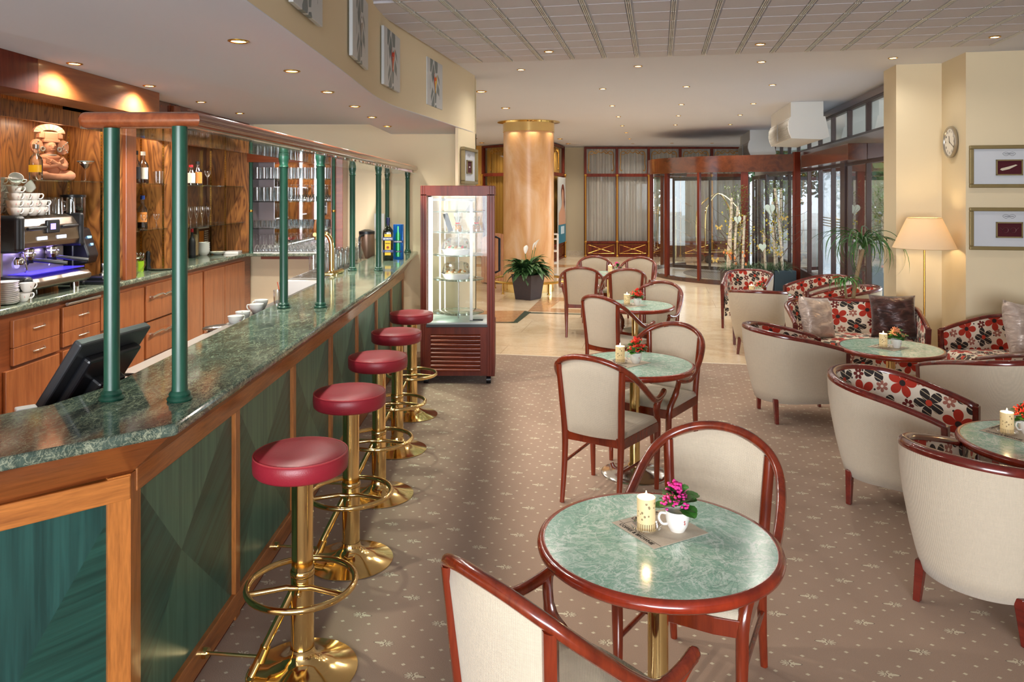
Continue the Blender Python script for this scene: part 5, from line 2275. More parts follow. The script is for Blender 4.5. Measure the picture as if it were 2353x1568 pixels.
def cake(z, label, dots):
    t = thing('cake_box', label, 'cake', (cxm - .02, cym - .03, z), 0, 'cakes in clear plastic boxes')
    b = B().lathe([(0, .002), (.125, .002), (.145, .05), (.155, .053), (.155, .058)], 24)
    ob('lace_tray', b, WHITE, t, ang=30)
    b = B().lathe([(.15, .058), (.135, .10), (.12, .155), (.10, .168), (0, .17)], 12)
    ob('clear_lid', b, GLASSW, t, ang=20)
    b = B().lathe([(0, .01), (.115, .01), (.115, .06), (.10, .068), (0, .068)], 24)
    c_ = ob('cream_cake', b, CREAM, t)
    rn = random.Random(3)
    b = B()
    for k in range(16):
        a = 2 * PI * k / 16
        b.cm = k % len(dots)
        b.ball((.09 * math.cos(a), .09 * math.sin(a), .075), .017, .017, .011, 8, 5)
    ob('topping', b, dots, c_)


cake(1.251, 'cake with red and green garnish under a clear lid, middle glass shelf', [CRUMB, CREAM, REDF, LEAFB])
cake(1.006, 'cream cake under a clear lid, lower glass shelf', [CREAM, CRUMB])
for k, (x, y) in enumerate(((cxm - .0, cym - .12), (cxm + .185, cym - .08))):
    t = thing('biscuit_bag', ('left' if k == 0 else 'right') + ' clear bag of biscuits tied with red ribbon, upper glass shelf', 'biscuit bag', (x, y, 1.481), 0, 'biscuit bags')
    b = B()
    rn = random.Random(k)
    for j in range(22):
        b.ball((rn.uniform(-.04, .04), rn.uniform(-.02, .02), .012 + rn.uniform(0, .05)), .014, .011, .012, 7, 5)
    ob('biscuits', b, CRUMB, t)
    b = B().lathe([(.05, 0), (.052, .03), (.045, .065), (.012, .085), (.03, .13), (.042, .155)], 10)
    ob('clear_bag', b, GLASSW, t)
    b = B().torus((0, 0, .085), .014, .004, 14, 5)
    b.ball((.012, -.01, .09), .012, .005, .007, 8, 5).ball((-.012, -.01, .09), .012, .005, .007, 8, 5)
    ob('ribbon', b, REDF, t)
b = B().box(-.024, .024, -.008, .008, 0, .19)
b.T = None
o = ob('bar_of_chocolate', b, DARK, loc=(cxm - .075, cym - .05, 1.484), smooth=False, bev=.002)
o.rotation_euler = (0, -.30, 0)
tag(o, 'dark upright chocolate bar leaning on the upper glass shelf', 'chocolate')
b = B()
b.poly([(-.05, 0, 0), (.05, 0, 0), (.0, .01, .085)])
b.poly([(-.05, 0, 0), (.0, .05, 0), (.0, .01, .085)])
tag(ob('price_card', b, WHITE, loc=(cxm + .12, cym - .05, 1.687), smooth=False), 'small white folded card on the topmost glass shelf', 'card')

# ================================================================ PLANTS
def blade(b, c, a, L, w, e0, droop, n=6, fold=.25, tw=0):
    """arching leaf blade"""
    p = Vector(c)
    e = e0
    pts = []
    for i in range(n + 1):
        f = i / n
        ww = w * math.sin(PI * min(1, .08 + .92 * f) ** .8) if f < 1 else 0
        d = Vector((math.cos(a) * math.cos(e), math.sin(a) * math.cos(e), math.sin(e)))
        s_ = Vector((-math.sin(a), math.cos(a), 0))
        up = Vector((0, 0, 1)) * ww * fold
        pts.append((p - s_ * ww / 2 + up, p.copy(), p + s_ * ww / 2 + up))
        p = p + d * (L / n)
        e -= droop / n
        a += tw / n
    for q, r_ in zip(pts, pts[1:]):
        b.poly([q[0], q[1], r_[1], r_[0]])
        b.poly([q[1], q[2], r_[2], r_[1]])


DARKPOT = None
n_ = NT('woven_dark_planter')
w_ = n_.n('TexWave', {'Vector': n_.obj(), 'Scale': 30.0, 'Distortion': .3}, bands_direction='DIAGONAL').outputs[1]
n_.pr(n_.mix(w_, '#33282a', '#433638'), .5, 0, n_.bump(w_, .4, .004))
DARKPOT = n_.m
t = thing('potted_peace_lily', 'peace lily with white blooms in a dark square planter before the column', 'plant', (.285, 13.35, 0), 0)
b = B()
s0, s1_ = .185, .245
for T_ in (0,):
    c = []
    for z, s_ in ((0, s0), (.44, s1_), (.44, s1_ - .02), (.38, s1_ - .03)):
        c.append([b.P((s_ * math.cos(k * PI / 2 + .15) * 1.25, s_ * math.sin(k * PI / 2 + .15) * 1.25, z)) for k in range(4)])
    b.F(c[0][::-1])
    for A_, C_ in zip(c, c[1:]):
        for i in range(4):
            j = (i + 1) % 4
            b.F([A_[i], A_[j], C_[j], C_[i]])
    b.F(c[3])
b2 = b
ob('planter', b, DARKPOT, t, smooth=False, bev=.006)
rn = random.Random(12)
b = B()
for k in range(130):
    a = rn.uniform(0, 6.28)
    r_ = rn.uniform(0, .14)
    e = rn.uniform(.15, 1.35)
    L = rn.uniform(.28, .5)
    c = Vector((r_ * math.cos(a), r_ * math.sin(a), .40 + .16 * rn.random()))
    blade(b, c, a + rn.uniform(-.4, .4), L * .95, .135, e, rn.uniform(1.0, 2.1), 6, .15)
ob('leaves', b, paint('lily_leaf', '#42653a', .35, var=.4, sc=14), t, ang=50)
for (x, y, z, a) in ((.08, -.05, .86, .3), (-.05, -.1, .80, 1.2), (.13, .02, .90, -.4)):
    b = B().tube([(x * .3, y * .3, .45), (x, y, z)], .006, 5)
    s_ = ob('stem', b, LEAFB, t)
    b = B()
    blade(b, (x, y, z), a, .17, .085, 1.3, .5, 5, .5)
    ob('white_bloom', b, WHITE, s_)


def dracaena(b, c, n, L, rn, w=.017):
    for k in range(n):
        a = k * 2.4 + rn.uniform(-.3, .3)
        e = rn.uniform(.9, 1.5)
        blade(b, c, a, L * rn.uniform(.5, 1.1), w, e, e + rn.uniform(1.5, 3.4), 14, .35, rn.uniform(-1.3, 1.3))


t = thing('long_leaved_palm', 'ponytail palm with long drooping curly leaves behind the sofa by the glazing', 'plant', (3.67, 8.22, 0), 0)
b = B().lathe([(0, 0), (.14, 0), (.17, .30), (.16, .30), (.15, .27), (0, .27)], 24)
ob('pot', b, DARKPOT, t)
b = B().tube(spline([(0, 0, .25), (.02, 0, .55), (.05, .0, .85), (.10, 0, 1.10), (.14, 0, 1.26)], 6), [.03] * 8 + [.022] * 17, 8)
tr = ob('trunk', b, paint('palm_trunk', '#8f7a5c', .8, var=.3, sc=30), t)
rn = random.Random(5)
b = B()
dracaena(b, (.14, 0, 1.26), 52, .80, rn)
ob('leaves', b, LEAF, tr, ang=60)
b = B().tube([(-.04, .02, .25), (-.03, .02, .70), (-.045, .02, .86)], .014, 7)
tr = ob('trunk', b, paint('palm_trunk', '#8f7a5c'), t)
b = B()
dracaena(b, (-.045, .02, .88), 36, .34, rn, .014)
ob('leaves', b, LEAFB, tr, ang=60)

# planters with birch trunks ----------------------------------------
n_ = NT('birch_bark')
o_ = n_.obj()
f1 = n_.noise(n_.map(o_, (3, 3, 26)), 2.0, 4, .7, .6)
n_.pr(n_.ramp(f1, [(.36, '#3a3230'), (.43, '#c9bda8'), (.7, '#e3dccb')]), .7)
BIRCH = n_.m
TWIG = paint('dry_twig', '#5b4234', .8)
BLUEPOT = paint('slate_planter', '#2f4350', .5, var=.1, sc=20, bump=.3)
YFLOW = paint('yellow_blossom', '#c9b53a', .6, var=.3, sc=30)
HEART = paint('pale_wooden_heart', '#cfe0d4', .5)
BUTT = paint('straw_butterfly', '#c9ad62', .7)


def heart(b, c, s_):
    pts = []
    for k in range(28):
        a = 2 * PI * k / 28
        x_ = .8 * math.sin(a) ** 3
        z_ = (13 * math.cos(a) - 5 * math.cos(2 * a) - 2 * math.cos(3 * a) - math.cos(4 * a)) / 17
        pts.append((c[0] + x_ * s_, c[2] + z_ * s_))
    f_ = [b.P((x_, c[1] - .006, z_)) for x_, z_ in pts]
    g_ = [b.P((x_, c[1] + .006, z_)) for x_, z_ in pts]
    b.F(f_[::-1])
    b.F(g_)
    for i in range(28):
        j = (i + 1) % 28
        b.F([f_[i], f_[j], g_[j], g_[i]])


def birch(x, y, label, seed, hearts, flies, pots, ztop):
    t = thing('birch_arrangement', label, 'plant arrangement', (x, y, 0), 0, 'birch trunk arrangements by the revolving door')
    rn = random.Random(seed)
    for (px, pm, s_) in pots:
        b = B().prism([(px - s_, -s_), (px + s_, -s_), (px + s_, s_), (px - s_, s_)], 0, .42)
        ob('planter', b, pm, t, smooth=False, bev=.01)
    tops = []
    for k in range(5):
        x0 = rn.uniform(-.16, .16)
        h = rn.uniform(1.1, ztop)
        x1 = x0 + rn.uniform(-.16, .1)
        y0 = rn.uniform(-.1, .1)
        b = B().tube(spline([(x0, y0, .35), ((x0 + x1) / 2 + rn.uniform(-.03, .03), y0, (h + .35) / 2), (x1, y0, h)], 5), .024, 9)
        ob('birch_trunk', b, BIRCH, t)
        tops.append((x1, y0, h))
    b = B()
    for k in range(34):
        p = Vector((rn.uniform(-.15, .15), rn.uniform(-.12, .12), rn.uniform(.5, 1.4)))
        a = rn.uniform(0, 6.28)
        e = rn.uniform(.3, 1.4)
        path = [p]
        for j in range(6):
            p = p + Vector((math.cos(a) * math.cos(e), math.sin(a) * math.cos(e) * .6, math.sin(e))) * rn.uniform(.10, .19)
            a += rn.gauss(0, .35)
            e += rn.gauss(0, .25)
            path.append(p)
        b.tube(path, [.0055 - .0007 * j for j in range(7)], 4)
    ob('twigs', b, TWIG, t)
    b = B()
    for k in range(420):
        z = rn.uniform(.7, ztop + .1)
        p = Vector((rn.gauss(.05, .12), rn.gauss(0, .09), z))
        a = rn.uniform(0, 6.28)
        blade(b, p, a, .07, .02, rn.uniform(-.5, 1), .4, 2)
    ob('spring_leaves', b, paint('spring_leaf', '#6f8a35', .5, var=.3, sc=14), t, smooth=False)
    b = B()
    for k in range(60):
        b.ball((rn.gauss(-.0, .17), rn.gauss(0, .1), rn.uniform(.7, 1.5)), .017, .012, .014, 6, 4)
    ob('yellow_blossoms', b, YFLOW, t)
    b = B()
    for (px, pm, s_) in pots:
        for k in range(75):
            a = rn.uniform(0, 6.28)
            blade(b, (px + rn.uniform(-.1, .1), rn.uniform(-.1, .1), .40), a, rn.uniform(.22, .36), .014, rn.uniform(.5, 1.4), 1.6, 5)
    ob('grass_tufts', b, paint('grey_green_grass', '#5f7a5a', .5, var=.3, sc=9), t, smooth=False)
    for (hx, hz, hs) in hearts:
        b = B()
        heart(b, (hx, -.16, hz), hs)
        ob('hanging_heart', b, HEART, t, smooth=False)
    for (hx, hz) in flies:
        b = B()
        for s_ in (-1, 1):
            b.poly([(hx, -.15, hz), (hx + s_ * .06, -.16, hz + .05), (hx + s_ * .075, -.16, hz + .01), (hx + s_ * .03, -.15, hz - .01)])
            b.poly([(hx, -.15, hz), (hx + s_ * .04, -.15, hz - .01), (hx + s_ * .045, -.16, hz - .05), (hx + s_ * .01, -.15, hz - .04)])
        ob('straw_butterfly', b, BUTT, t, smooth=False)
    if seed == 1:
        b = B()
        for k in range(12):
            z = rn.uniform(.5, .75)
            px, py = rn.uniform(-.3, .2), rn.uniform(-.2, -.1)
            b.lathe([(0, 0), (.018, .012), (.02, .03), (.008, .055), (0, .058)], 8, (px, py, z))
        ob('orange_tulips', b, paint('orange_tulip', '#e08a4a', .5, var=.25, sc=9), t)


birch(4.20, 14.25, 'birch trunks with hanging hearts and tulips in dark planters, the left one of two', 1, ((.0, 1.37, .085),),
      ((-.35, 1.23), (-.42, .62), (.42, .86), (-.18, .78)), ((-.08, DARKPOT, .16), (.26, BLUEPOT, .15)), 1.9)
birch(4.92, 14.25, 'birch trunks with a large pale heart in a blue planter, the right one of two', 2, ((-.12, 1.57, .12), (-.26, .86, .09)),
      ((.15, 1.4), (.05, .74)), ((-.1, DARKPOT, .15), (.16, BLUEPOT, .20)), 2.0)

# ================================================================ THINGS BEYOND THE REVOLVING DOOR
t = thing('brochure_stand', 'gold-stemmed leaflet stand with three tilted trays of papers behind the revolving door', 'leaflet stand', (4.45, 20.6, 0))
b = B().lathe([(0, 0), (.22, 0), (.22, .02), (.03, .05), (.02, .08), (.018, 1.75), (0, 1.76)], 24)
ob('pole', b, BRASS, t)
for z in (.72, 1.10, 1.55):
    b = B()
    for s_ in (-1, 1):
        b.poly([(s_ * .05, -.2, z + .16), (s_ * .05, .2, z + .16), (s_ * .42, .2, z - .06), (s_ * .42, -.2, z - .06)])
    ob('leaflet_tray', b, WHITE, t, smooth=False)
t = thing('luggage_cart', 'brass birdcage luggage cart standing behind the revolving door', 'luggage cart', (5.55, 20.4, 0), .2)
b = B()
b.box(-.55, .55, -.3, .3, .22, .27)
ob('platform', b, MAHO, t, smooth=False, bev=.01)
for s_ in (-1, 1):
    b = B().tube(spline([(-.5, s_ * .27, .27), (-.5, s_ * .27, 1.1), (-.42, s_ * .22, 1.5), (0, 0, 1.85), (.42, -s_ * .22, 1.5), (.5, -s_ * .27, 1.1), (.5, -s_ * .27, .27)], 5), .02, 8)
    ob('hoop', b, BRASS, t)
b = B()
b.tube([(-.55, -.3, .3), (.55, -.3, .3), (.55, .3, .3), (-.55, .3, .3)], .018, 6, True)
ob('platform_rail', b, BRASS, t)
for x_ in (-.4, .4):
    for y_ in (-.22, .22):
        b = B().cyl((x_, y_ - .025, .1), (x_, y_ + .025, .1), .1, None, 16)
        ob('wheel', b, DARK, t)
t = thing('white_rack', 'narrow white wire rack right behind the round column', 'rack', (.86, 15.6, 0))
b = B()
for x_ in (-.03, .09):
    b.cyl((x_, 0, 0), (x_, 0, 1.0), .012, None, 6)
    b.cyl((x_, .3, 0), (x_, .3, 1.0), .012, None, 6)
for z in (.15, .4, .65, .9, 1.0):
    b.box(-.04, .1, -.01, .31, z, z + .02)
ob('wire_frame', b, WHITE, t, smooth=False)
t = thing('draped_armchair', 'peach striped draped armchair half hidden left of the column', 'armchair', (-.35, 15.6, 0))
b = B()
b.grid(lambda u, v: (-.28 + .62 * u, -.05 * math.sin(u * PI) + .012 * math.sin(u * 70), .02 + v * (1.02 - .12 * (2 * u - 1) ** 2)), 40, 6)
b.box(-.25, .3, .0, .5, .02, .45)
ob('draped_cover', b, paint('peach_cloth', '#d9a27a', .8, var=.2, sc=8), t)

# ================================================================ BOTTLES AND GLASSES
def bottle(name, label, loc, h, r, glass, liquid, cap, lab, fill=.6, lab_z=(.18, .5), shape='round', group=None, sq=1.0, txt=None, txt_col=None):
    t = thing(name, label, 'bottle', loc, R.uniform(-.2, .2) if txt is None else 0, group)
    n = 20
    if shape == 'round':
        pr_ = [(0, 0), (r * .9, 0), (r, .02 * h), (r, .55 * h), (r * .85, .63 * h), (r * .42, .72 * h), (r * .36, .78 * h), (r * .36, .93 * h), (r * .42, .94 * h), (r * .42, .96 * h)]
    else:
        pr_ = [(0, 0), (r * .95, 0), (r, .03 * h), (r, .60 * h), (r * .92, .66 * h), (r * .40, .72 * h), (r * .36, .78 * h), (r * .36, .95 * h)]
    b = B().lathe(pr_, n)
    for v in b.v:
        v.y *= sq
    ob('glass_body', b, glass, t)
    if liquid:
        b = B().lathe([(0, .012)] + [(r * .9, .012), (r * .94, .03 * h), (r * .94, min(fill, .54) * h), (0, min(fill, .54) * h)], n)
        for v in b.v:
            v.y *= sq
        ob('liquid', b, liquid, t)
    b = B().lathe([(r * .42, .88 * h), (r * .45, .885 * h), (r * .45, h), (0, h)], n)
    for v in b.v:
        v.y *= max(sq, .85)
    ob('cap', b, cap, t)
    if lab:
        b = B()
        z0, z1 = lab_z[0] * h, lab_z[1] * h
        b.grid(lambda u, v: (r * 1.02 * math.cos(-PI * .95 + PI * .9 * u), sq * r * 1.02 * math.sin(-PI * .95 + PI * .9 * u), z0 + (z1 - z0) * v), 16, 1)
        lb = ob('paper_label', b, lab, t)
    return t


CLEARB = glassy('bottle_clear', (.90, .93, .92), .03, .9, .08)
BROWNB = paint('amber_spirit', '#8a3c10', .08, 0, .1, 8, Coat_Weight=.5)
DKLIQ = paint('dark_spirit', '#2c100a', .08, 0, .1, 8, Coat_Weight=.5)
PINKL = paint('rose_spirit', '#a06a58', .1, 0, .1, 8)
BLUECAP = paint('blue_cap', '#1f3f8f', .35)
REDLAB = paint('red_label', '#b3202a', .5)
BLKLAB = paint('black_label', '#17161a', .5)
CRLAB = paint('cream_label', '#e9e2cf', .5)
YELLAB = paint('yellow_label', '#f0b81e', .45)
ORLAB = paint('orange_label', '#c9803a', .45)
zz = 1.964
bottle('tequila_bottle', 'clear flask-shaped bottle beside the clay figure on the glass shelf', (-3.27, 5.20, zz), .245, .05, CLEARB, None, STEEL, YELLAB, sq=.6, lab_z=(.22, .42))
# clay figure
CLAY = paint('terracotta', '#c98a66', .75, 0, .14, 14, .3, 60)
CLAYD = paint('grey_clay_relief', '#9a8f80', .8, 0, .2, 30)
t = thing('clay_figure', 'seated terracotta figure with a fan headdress and crossed arms on the glass shelf', 'figurine', (-3.34, 5.46, zz), math.radians(62))
b = B()
# torso, neck, head facing local -y
b.grid(lambda u, v: ((.085 - .02 * v + .03 * math.sin(PI * min(1, v * 1.05)) * (v > .5)) * math.cos(2 * PI * u), (.06 - .012 * v) * math.sin(2 * PI * u), .03 + .15 * v), 24, 8)
b.ball((0, 0, .165), .082, .055, .035, 20, 10)
b.cyl((0, 0, .16), (0, -.005, .215), .034, .03, 14)
b.ball((0, -.008, .243), .046, .044, .050, 20, 14)
b.ball((0, -.050, .240), .008, .012, .016, 10, 8)
b.ball((0, -.047, .220), .018, .008, .005, 12, 6)
for s_ in (-1, 1):
    b.ball((s_ * .018, -.046, .250), .009, .005, .0045, 10, 6)
    b.tube(spline([(s_ * .082, 0, .165), (s_ * .102, -.02, .12), (s_ * .06, -.07, .095), (-s_ * .035, -.078, .13 + .012 * s_)], 5), [.026] * 6 + [.022] * 5 + [.017] * 5, 10)
    for f_ in range(4):
        b.tube([(-s_ * .03, -.079, .128 + .009 * f_ - .012), (-s_ * .062, -.072, .142 + .010 * f_ - .012)], .0055, 6)
    b.tube([(-s_ * .03, -.082, .118), (-s_ * .045, -.085, .112)], .0055, 6)
    b.tube(spline([(s_ * .05, -.01, .035), (s_ * .115, -.06, .038), (s_ * .08, -.105, .03), (-s_ * .03, -.105, .022)], 5), [.038] * 6 + [.032] * 5 + [.024] * 5, 10)
    b.ball((-s_ * .05, -.112, .02), .03, .018, .014, 12, 8)
ob('body', b, CLAY, t, ang=80)
hd = B()
hd.box(-.058, .058, -.042, .03, .275, .295)
hd.box(-.048, .048, -.036, .02, .295, .345)
hd.box(-.085, .085, -.03, .01, .305, .335)
hd.box(-.075, .075, -.03, .01, .330, .350)
o = ob('headdress', hd, CLAY, t, smooth=False, bev=.003)
b = B()
fan = [(.112 * math.cos(a) * 1.0, .345 + .062 * math.sin(a)) for a in [PI * k / 16 for k in range(17)]]
fin = [(.058 * math.cos(a), .345 + .02 * math.sin(a)) for a in [PI * k / 16 for k in range(17)]]
A_ = [b.P((x_, -.012, z_)) for x_, z_ in fan]
C_ = [b.P((x_, -.018, z_)) for x_, z_ in fin]
D_ = [b.P((x_, .012, z_)) for x_, z_ in fan]
for i in range(16):
    b.cm = i % 2
    b.F([A_[i], A_[i + 1], C_[i + 1], C_[i]])
    b.cm = 0
    b.F([A_[i + 1], A_[i], D_[i], D_[i + 1]])
ob('fan_crest', b, [CLAY, CLAYD], o, smooth=False)
for s_ in (-1, 1):
    b = B()
    c_ = (s_ * .092, -.012, .243)
    outr = [(c_[0] + .042 * math.cos(k * PI / 10), c_[2] + .052 * math.sin(k * PI / 10)) for k in range(20)]
    f_ = [b.P((x_, -.022, z_)) for x_, z_ in outr]
    g_ = [b.P((x_, .0, z_)) for x_, z_ in outr]
    b.F(f_[::-1])
    b.F(g_)
    for i in range(20):
        j = (i + 1) % 20
        b.F([f_[i], f_[j], g_[j], g_[i]])
    e_ = ob('ear_fan', b, CLAY, t, smooth=False)
    b = B()
    T0 = b.T
    b.T = Matrix.Translation((s_ * .060, -.030, .225)) @ Matrix.Rotation(PI / 2, 4, 'X')
    b.torus((0, 0, 0), .014, .006, 16, 6)
    b.T = Matrix.Translation((0, 0, 0))
    for k in range(7):
        b.ball((c_[0] + s_ * .012 + .018 * math.cos(k), -.024, .243 + (k - 3) * .012), .006, .004, .006, 8, 5)
    ob('ear_disc', b, CLAYD, e_)
b = B().torus((0, -.002, .183), .045, .007, 24, 6)
for k in range(14):
    a = -PI * .1 - PI * .8 * k / 13
    b.ball((.047 * math.cos(a), .002 + .047 * math.sin(a), .178), .006, .006, .006, 8, 5)
ob('necklace', b, CLAYD, t)


def stemglass(r, h, bowl, stem=.004, foot=.03):
    """profile of a stemmed glass"""
    return [(0, .002), (foot, 0), (foot, .002), (.006, .006), (stem, .012), (stem, h - bowl), (r * .5, h - bowl * .85), (r * .92, h - bowl * .5), (r, h - bowl * .2), (r * .93, h)]


b = B().lathe([(0, .002), (.036, 0), (.034, .003), (.005, .007), (.004, .085), (.012, .095), (.055, .150), (.058, .152), (.012, .098), (0, .096)], 24)
t = thing('cocktail_glass', 'wide-rimmed cocktail glass with dark purple drink on the top shelf by the clay figure', 'glass', (-3.25, 5.77, zz))
ob('bowl', b, GLASSW, t)
b = B().lathe([(0, .101), (.014, .102), (.038, .132), (0, .132)], 20)
ob('drink', b, paint('purple_drink', '#4a1420', .1), t)
b = B().torus((0, 0, .151), .056, .003, 24, 6)
ob('sugar_rim', b, paint('sugar', '#7c8c8a', .9), t)

z = 1.956
bottle('whiskey_bottle', 'square-shouldered whiskey bottle with black label, upper shelf, second niche', (-3.23, 6.50, z), .28, .045, CLEARB, BROWNB, BLKLAB, BLKLAB, .16, (.14, .5), txt=1)
bottle('whiskey_bottle', 'bourbon bottle with white label and white cap, upper shelf, second niche', (-3.23, 6.63, z), .28, .046, CLEARB, BROWNB, WHITE, CRLAB, .16, (.14, .5), txt=1)
bottle('vodka_bottle', 'clear bottle with blue cap and pink label, lower shelf, second niche', (-3.24, 6.45, 1.561), .25, .04, CLEARB, PINKL, BLUECAP, paint('pink_label', '#b8485a', .5), .25, (.2, .45), txt=1)
bottle('brandy_bottle', 'brown brandy bottle with blue cap and orange label, lower shelf, second niche', (-3.24, 6.64, 1.561), .29, .042, CLEARB, DKLIQ, BLUECAP, ORLAB, .5, (.2, .5), txt=1)
bottle('liqueur_bottle', 'red-labelled bottle on the upper shelf of the third niche, leftmost', (-3.22, 7.15, 1.951), .29, .04, CLEARB, DKLIQ, WHITE, REDLAB, .2, (.12, .5), txt=1)
bottle('liqueur_bottle', 'bottle with white label and blue cap beside the red-labelled one, third niche', (-3.20, 7.27, 1.951), .29, .04, CLEARB, PINKL, BLUECAP, CRLAB, .2, (.12, .5), txt=1)
bottle('rum_bottle', 'dark bottle with cream label half behind a green post, third niche', (-3.18, 7.50, 1.951), .2, .045, CLEARB, DKLIQ, REDLAB, CRLAB, .4, (.1, .6), txt=1)
bottle('rum_bottle', 'short amber bottle with a gold label on the upper shelf of the third niche', (-3.18, 7.66, 1.951), .24, .047, CLEARB, DKLIQ, BLACK, ORLAB, .5, (.08, .55), txt=1)
bottle('ketchup_bottle', 'dark slim bottle with red neck on the back bar marble behind a green post', (-3.38, 8.0, ZB), .31, .035, BLKLAB, None, REDLAB, BLKLAB, .2, (.1, .4), txt=1)

proto_w = {}


def glass(kind, label, loc, group, inv=False, s_=1.0):
    if kind not in proto_w:
        if kind == 'wine':
            b = B().lathe(stemglass(.036, .19, .085), 14)
        elif kind == 'snifter':
            b = B().lathe(stemglass(.028, .13, .06), 14)
        elif kind == 'flute':
            b = B().lathe(stemglass(.026, .21, .13), 14)
        elif kind == 'tumbler':
            b = B().lathe([(0, .004), (.028, .003), (.032, .10), (.034, .13), (.032, .13), (.026, .012), (0, .01)], 14)
        elif kind == 'small':
            b = B().lathe([(0, .004), (.020, .003), (.025, .07), (.024, .07), (.018, .012), (0, .012)], 12)
        elif kind == 'pint':
            b = B().lathe([(0, .004), (.034, .0), (.038, .02), (.042, .16), (.040, .16), (.034, .02), (0, .015)], 14)
            b.tube(spline([(.04, 0, .13), (.075, 0, .12), (.075, 0, .05), (.038, 0, .035)], 4), .006, 6)
        nm = {'wine': 'wine_glass', 'snifter': 'snifter_glass', 'flute': 'champagne_flute', 'tumbler': 'tumbler', 'small': 'shot_glass', 'pint': 'beer_mug'}[kind]
        o = ob(nm, b, GLASSW, ang=50)
        tag(o, label, 'glass', group)
        proto_w[kind] = o
    else:
        o = dup(proto_w[kind], (0, 0, 0), 0, label, group)
        o.scale = (1, 1, 1)
        o.rotation_euler = (0, 0, 0)
    hh = {'wine': .19, 'snifter': .13, 'flute': .21, 'tumbler': .13, 'small': .07, 'pint': .16}[kind]
    o.scale = (s_, s_, s_)
    o.location = loc
    o.rotation_euler = (0, 0, R.uniform(0, 6))
    if inv:
        o.rotation_euler = (PI, 0, R.uniform(0, 6))
        o.location = (loc[0], loc[1], loc[2] + hh * s_)
    return o


for k, x in enumerate((-3.12, -3.18)):
    glass('tumbler', 'clear tumbler beside the white-labelled bourbon bottle', (x, 6.71 + .06 * k, 1.956), 'tumblers by the bourbon', s_=.85)
glass('snifter', 'stemmed tasting glass before the brown brandy bottle, left', (-3.15, 6.48, 1.561), None)
glass('snifter', 'stemmed tasting glass right of the brown brandy bottle', (-3.16, 6.73, 1.561), None)
glass('snifter', 'twisted-stem glass at the right of the upper shelf, third niche', (-3.16, 7.86, 1.951), None, s_=1.2)
for k in range(14):
    glass('flute', 'champagne flute in the row on the lower shelf of the third niche', (-3.18 - .09 * (k % 2), 7.06 + .072 * k, 1.536), 'flutes on the lower shelf of the third niche', s_=.95)
# mirrored cabinet shelves
lab_ = {0: 'tumbler on the top shelf of the glass cabinet', 1: 'tall glass on the second shelf of the glass cabinet',
        2: 'small glass on the third shelf of the glass cabinet', 3: 'wine glass standing upside down on the marble ledge of the glass cabinet'}
for k in range(11):
    for j in range(2):
        glass('tumbler', lab_[0], (gx0 + .07 + .078 * k, YR - .21 + .10 * j, GS[0]), lab_[0] + 's')
for k in range(11):
    for j in range(2):
        if k < 5:
            glass('tumbler', lab_[1], (gx0 + .07 + .078 * k, YR - .21 + .10 * j, GS[1]), 'glasses on the second shelf', s_=1.25)
        else:
            glass('wine', 'wine glass upside down on the second shelf of the glass cabinet', (gx0 + .07 + .078 * k, YR - .21 + .10 * j, GS[1]), 'upturned wine glasses on the second shelf', True)
for k in range(14):
    for j in range(2):
        glass('small', lab_[2], (gx0 + .06 + .062 * k, YR - .21 + .08 * j, GS[2]), 'small glasses on the third shelf', s_=1.25)
for k in range(12):
    for j in range(2):
        glass('wine', lab_[3], (gx0 + .07 + .072 * k, YR - .22 + .10 * j, ZB + .009), 'upturned wine glasses on the ledge', True, 1.05)
# glasses on the overhead glass shelf
for k in range(7):
    glass('wine', 'wine glass upside down on the overhead glass shelf, front end', (-1.24 - .06 * (k % 2), 2.93 + .11 * k, 2.104), 'upturned glasses at the front of the overhead shelf', True, .5)
for k in range(24):
    glass('tumbler', 'glass on the overhead glass shelf behind the wooden rail', (-1.24 - .10 * (k % 2), 4.7 + .155 * k, 2.104), 'glasses along the overhead shelf', s_=.62)

# ---------------------------------------------------------------- espresso machine (front looks to +x)
mach = thing('espresso_machine', 'two-group espresso machine in brown steel and black with blue light', 'coffee machine', (-3.27, 5.22, ZB))
BRST = paint('brown_steel', '#8f8072', .25, .9, .06, 2)
b = B()
b.box(-.22, -.02, -.34, .34, .07, .50)
ob('body', b, STEEL, mach, smooth=False, bev=.01)
b = B()
A_ = []
prof = [(-.24, .53), (-.02, .545), (.05, .52), (.085, .47), (.10, .36), (.085, .325), (.03, .31), (-.24, .31)]
i0 = [b.P((x_, -.30, z_)) for x_, z_ in prof]
i1 = [b.P((x_, .335, z_)) for x_, z_ in prof]
b.F(i0)
b.F(i1[::-1])
for i in range(len(prof)):
    j = (i + 1) % len(prof)
    b.F([i0[j], i0[i], i1[i], i1[j]])
ob('upper_panel', b, BRST, mach, smooth=False, bev=.006)
for y0, y1 in ((-.375, -.295), (.335, .375)):
    b = B().box(-.24, .115, y0, y1, .30, .545)
    ob('end_cheek', b, BLACK, mach, smooth=False, bev=.03, seg=4)
b = B()
prof = [(-.24, .06), (-.24, .15), (.10, .135), (.145, .125), (.17, .10), (.165, .065), (.13, .05)]
i0 = [b.P((x_, -.30, z_)) for x_, z_ in prof]
i1 = [b.P((x_, .37, z_)) for x_, z_ in prof]
b.F(i0)
b.F(i1[::-1])
for i in range(len(prof)):
    j = (i + 1) % len(prof)
    b.F([i0[j], i0[i], i1[i], i1[j]])
ob('drip_tray', b, BRST, mach, smooth=False, bev=.008)
b = B().box(-.24, .175, -.385, -.295, .045, .150)
ob('tray_cheek', b, BLACK, mach, smooth=False, bev=.035, seg=4)
b = B().box(-.05, .13, -.28, .34, .151, .156)
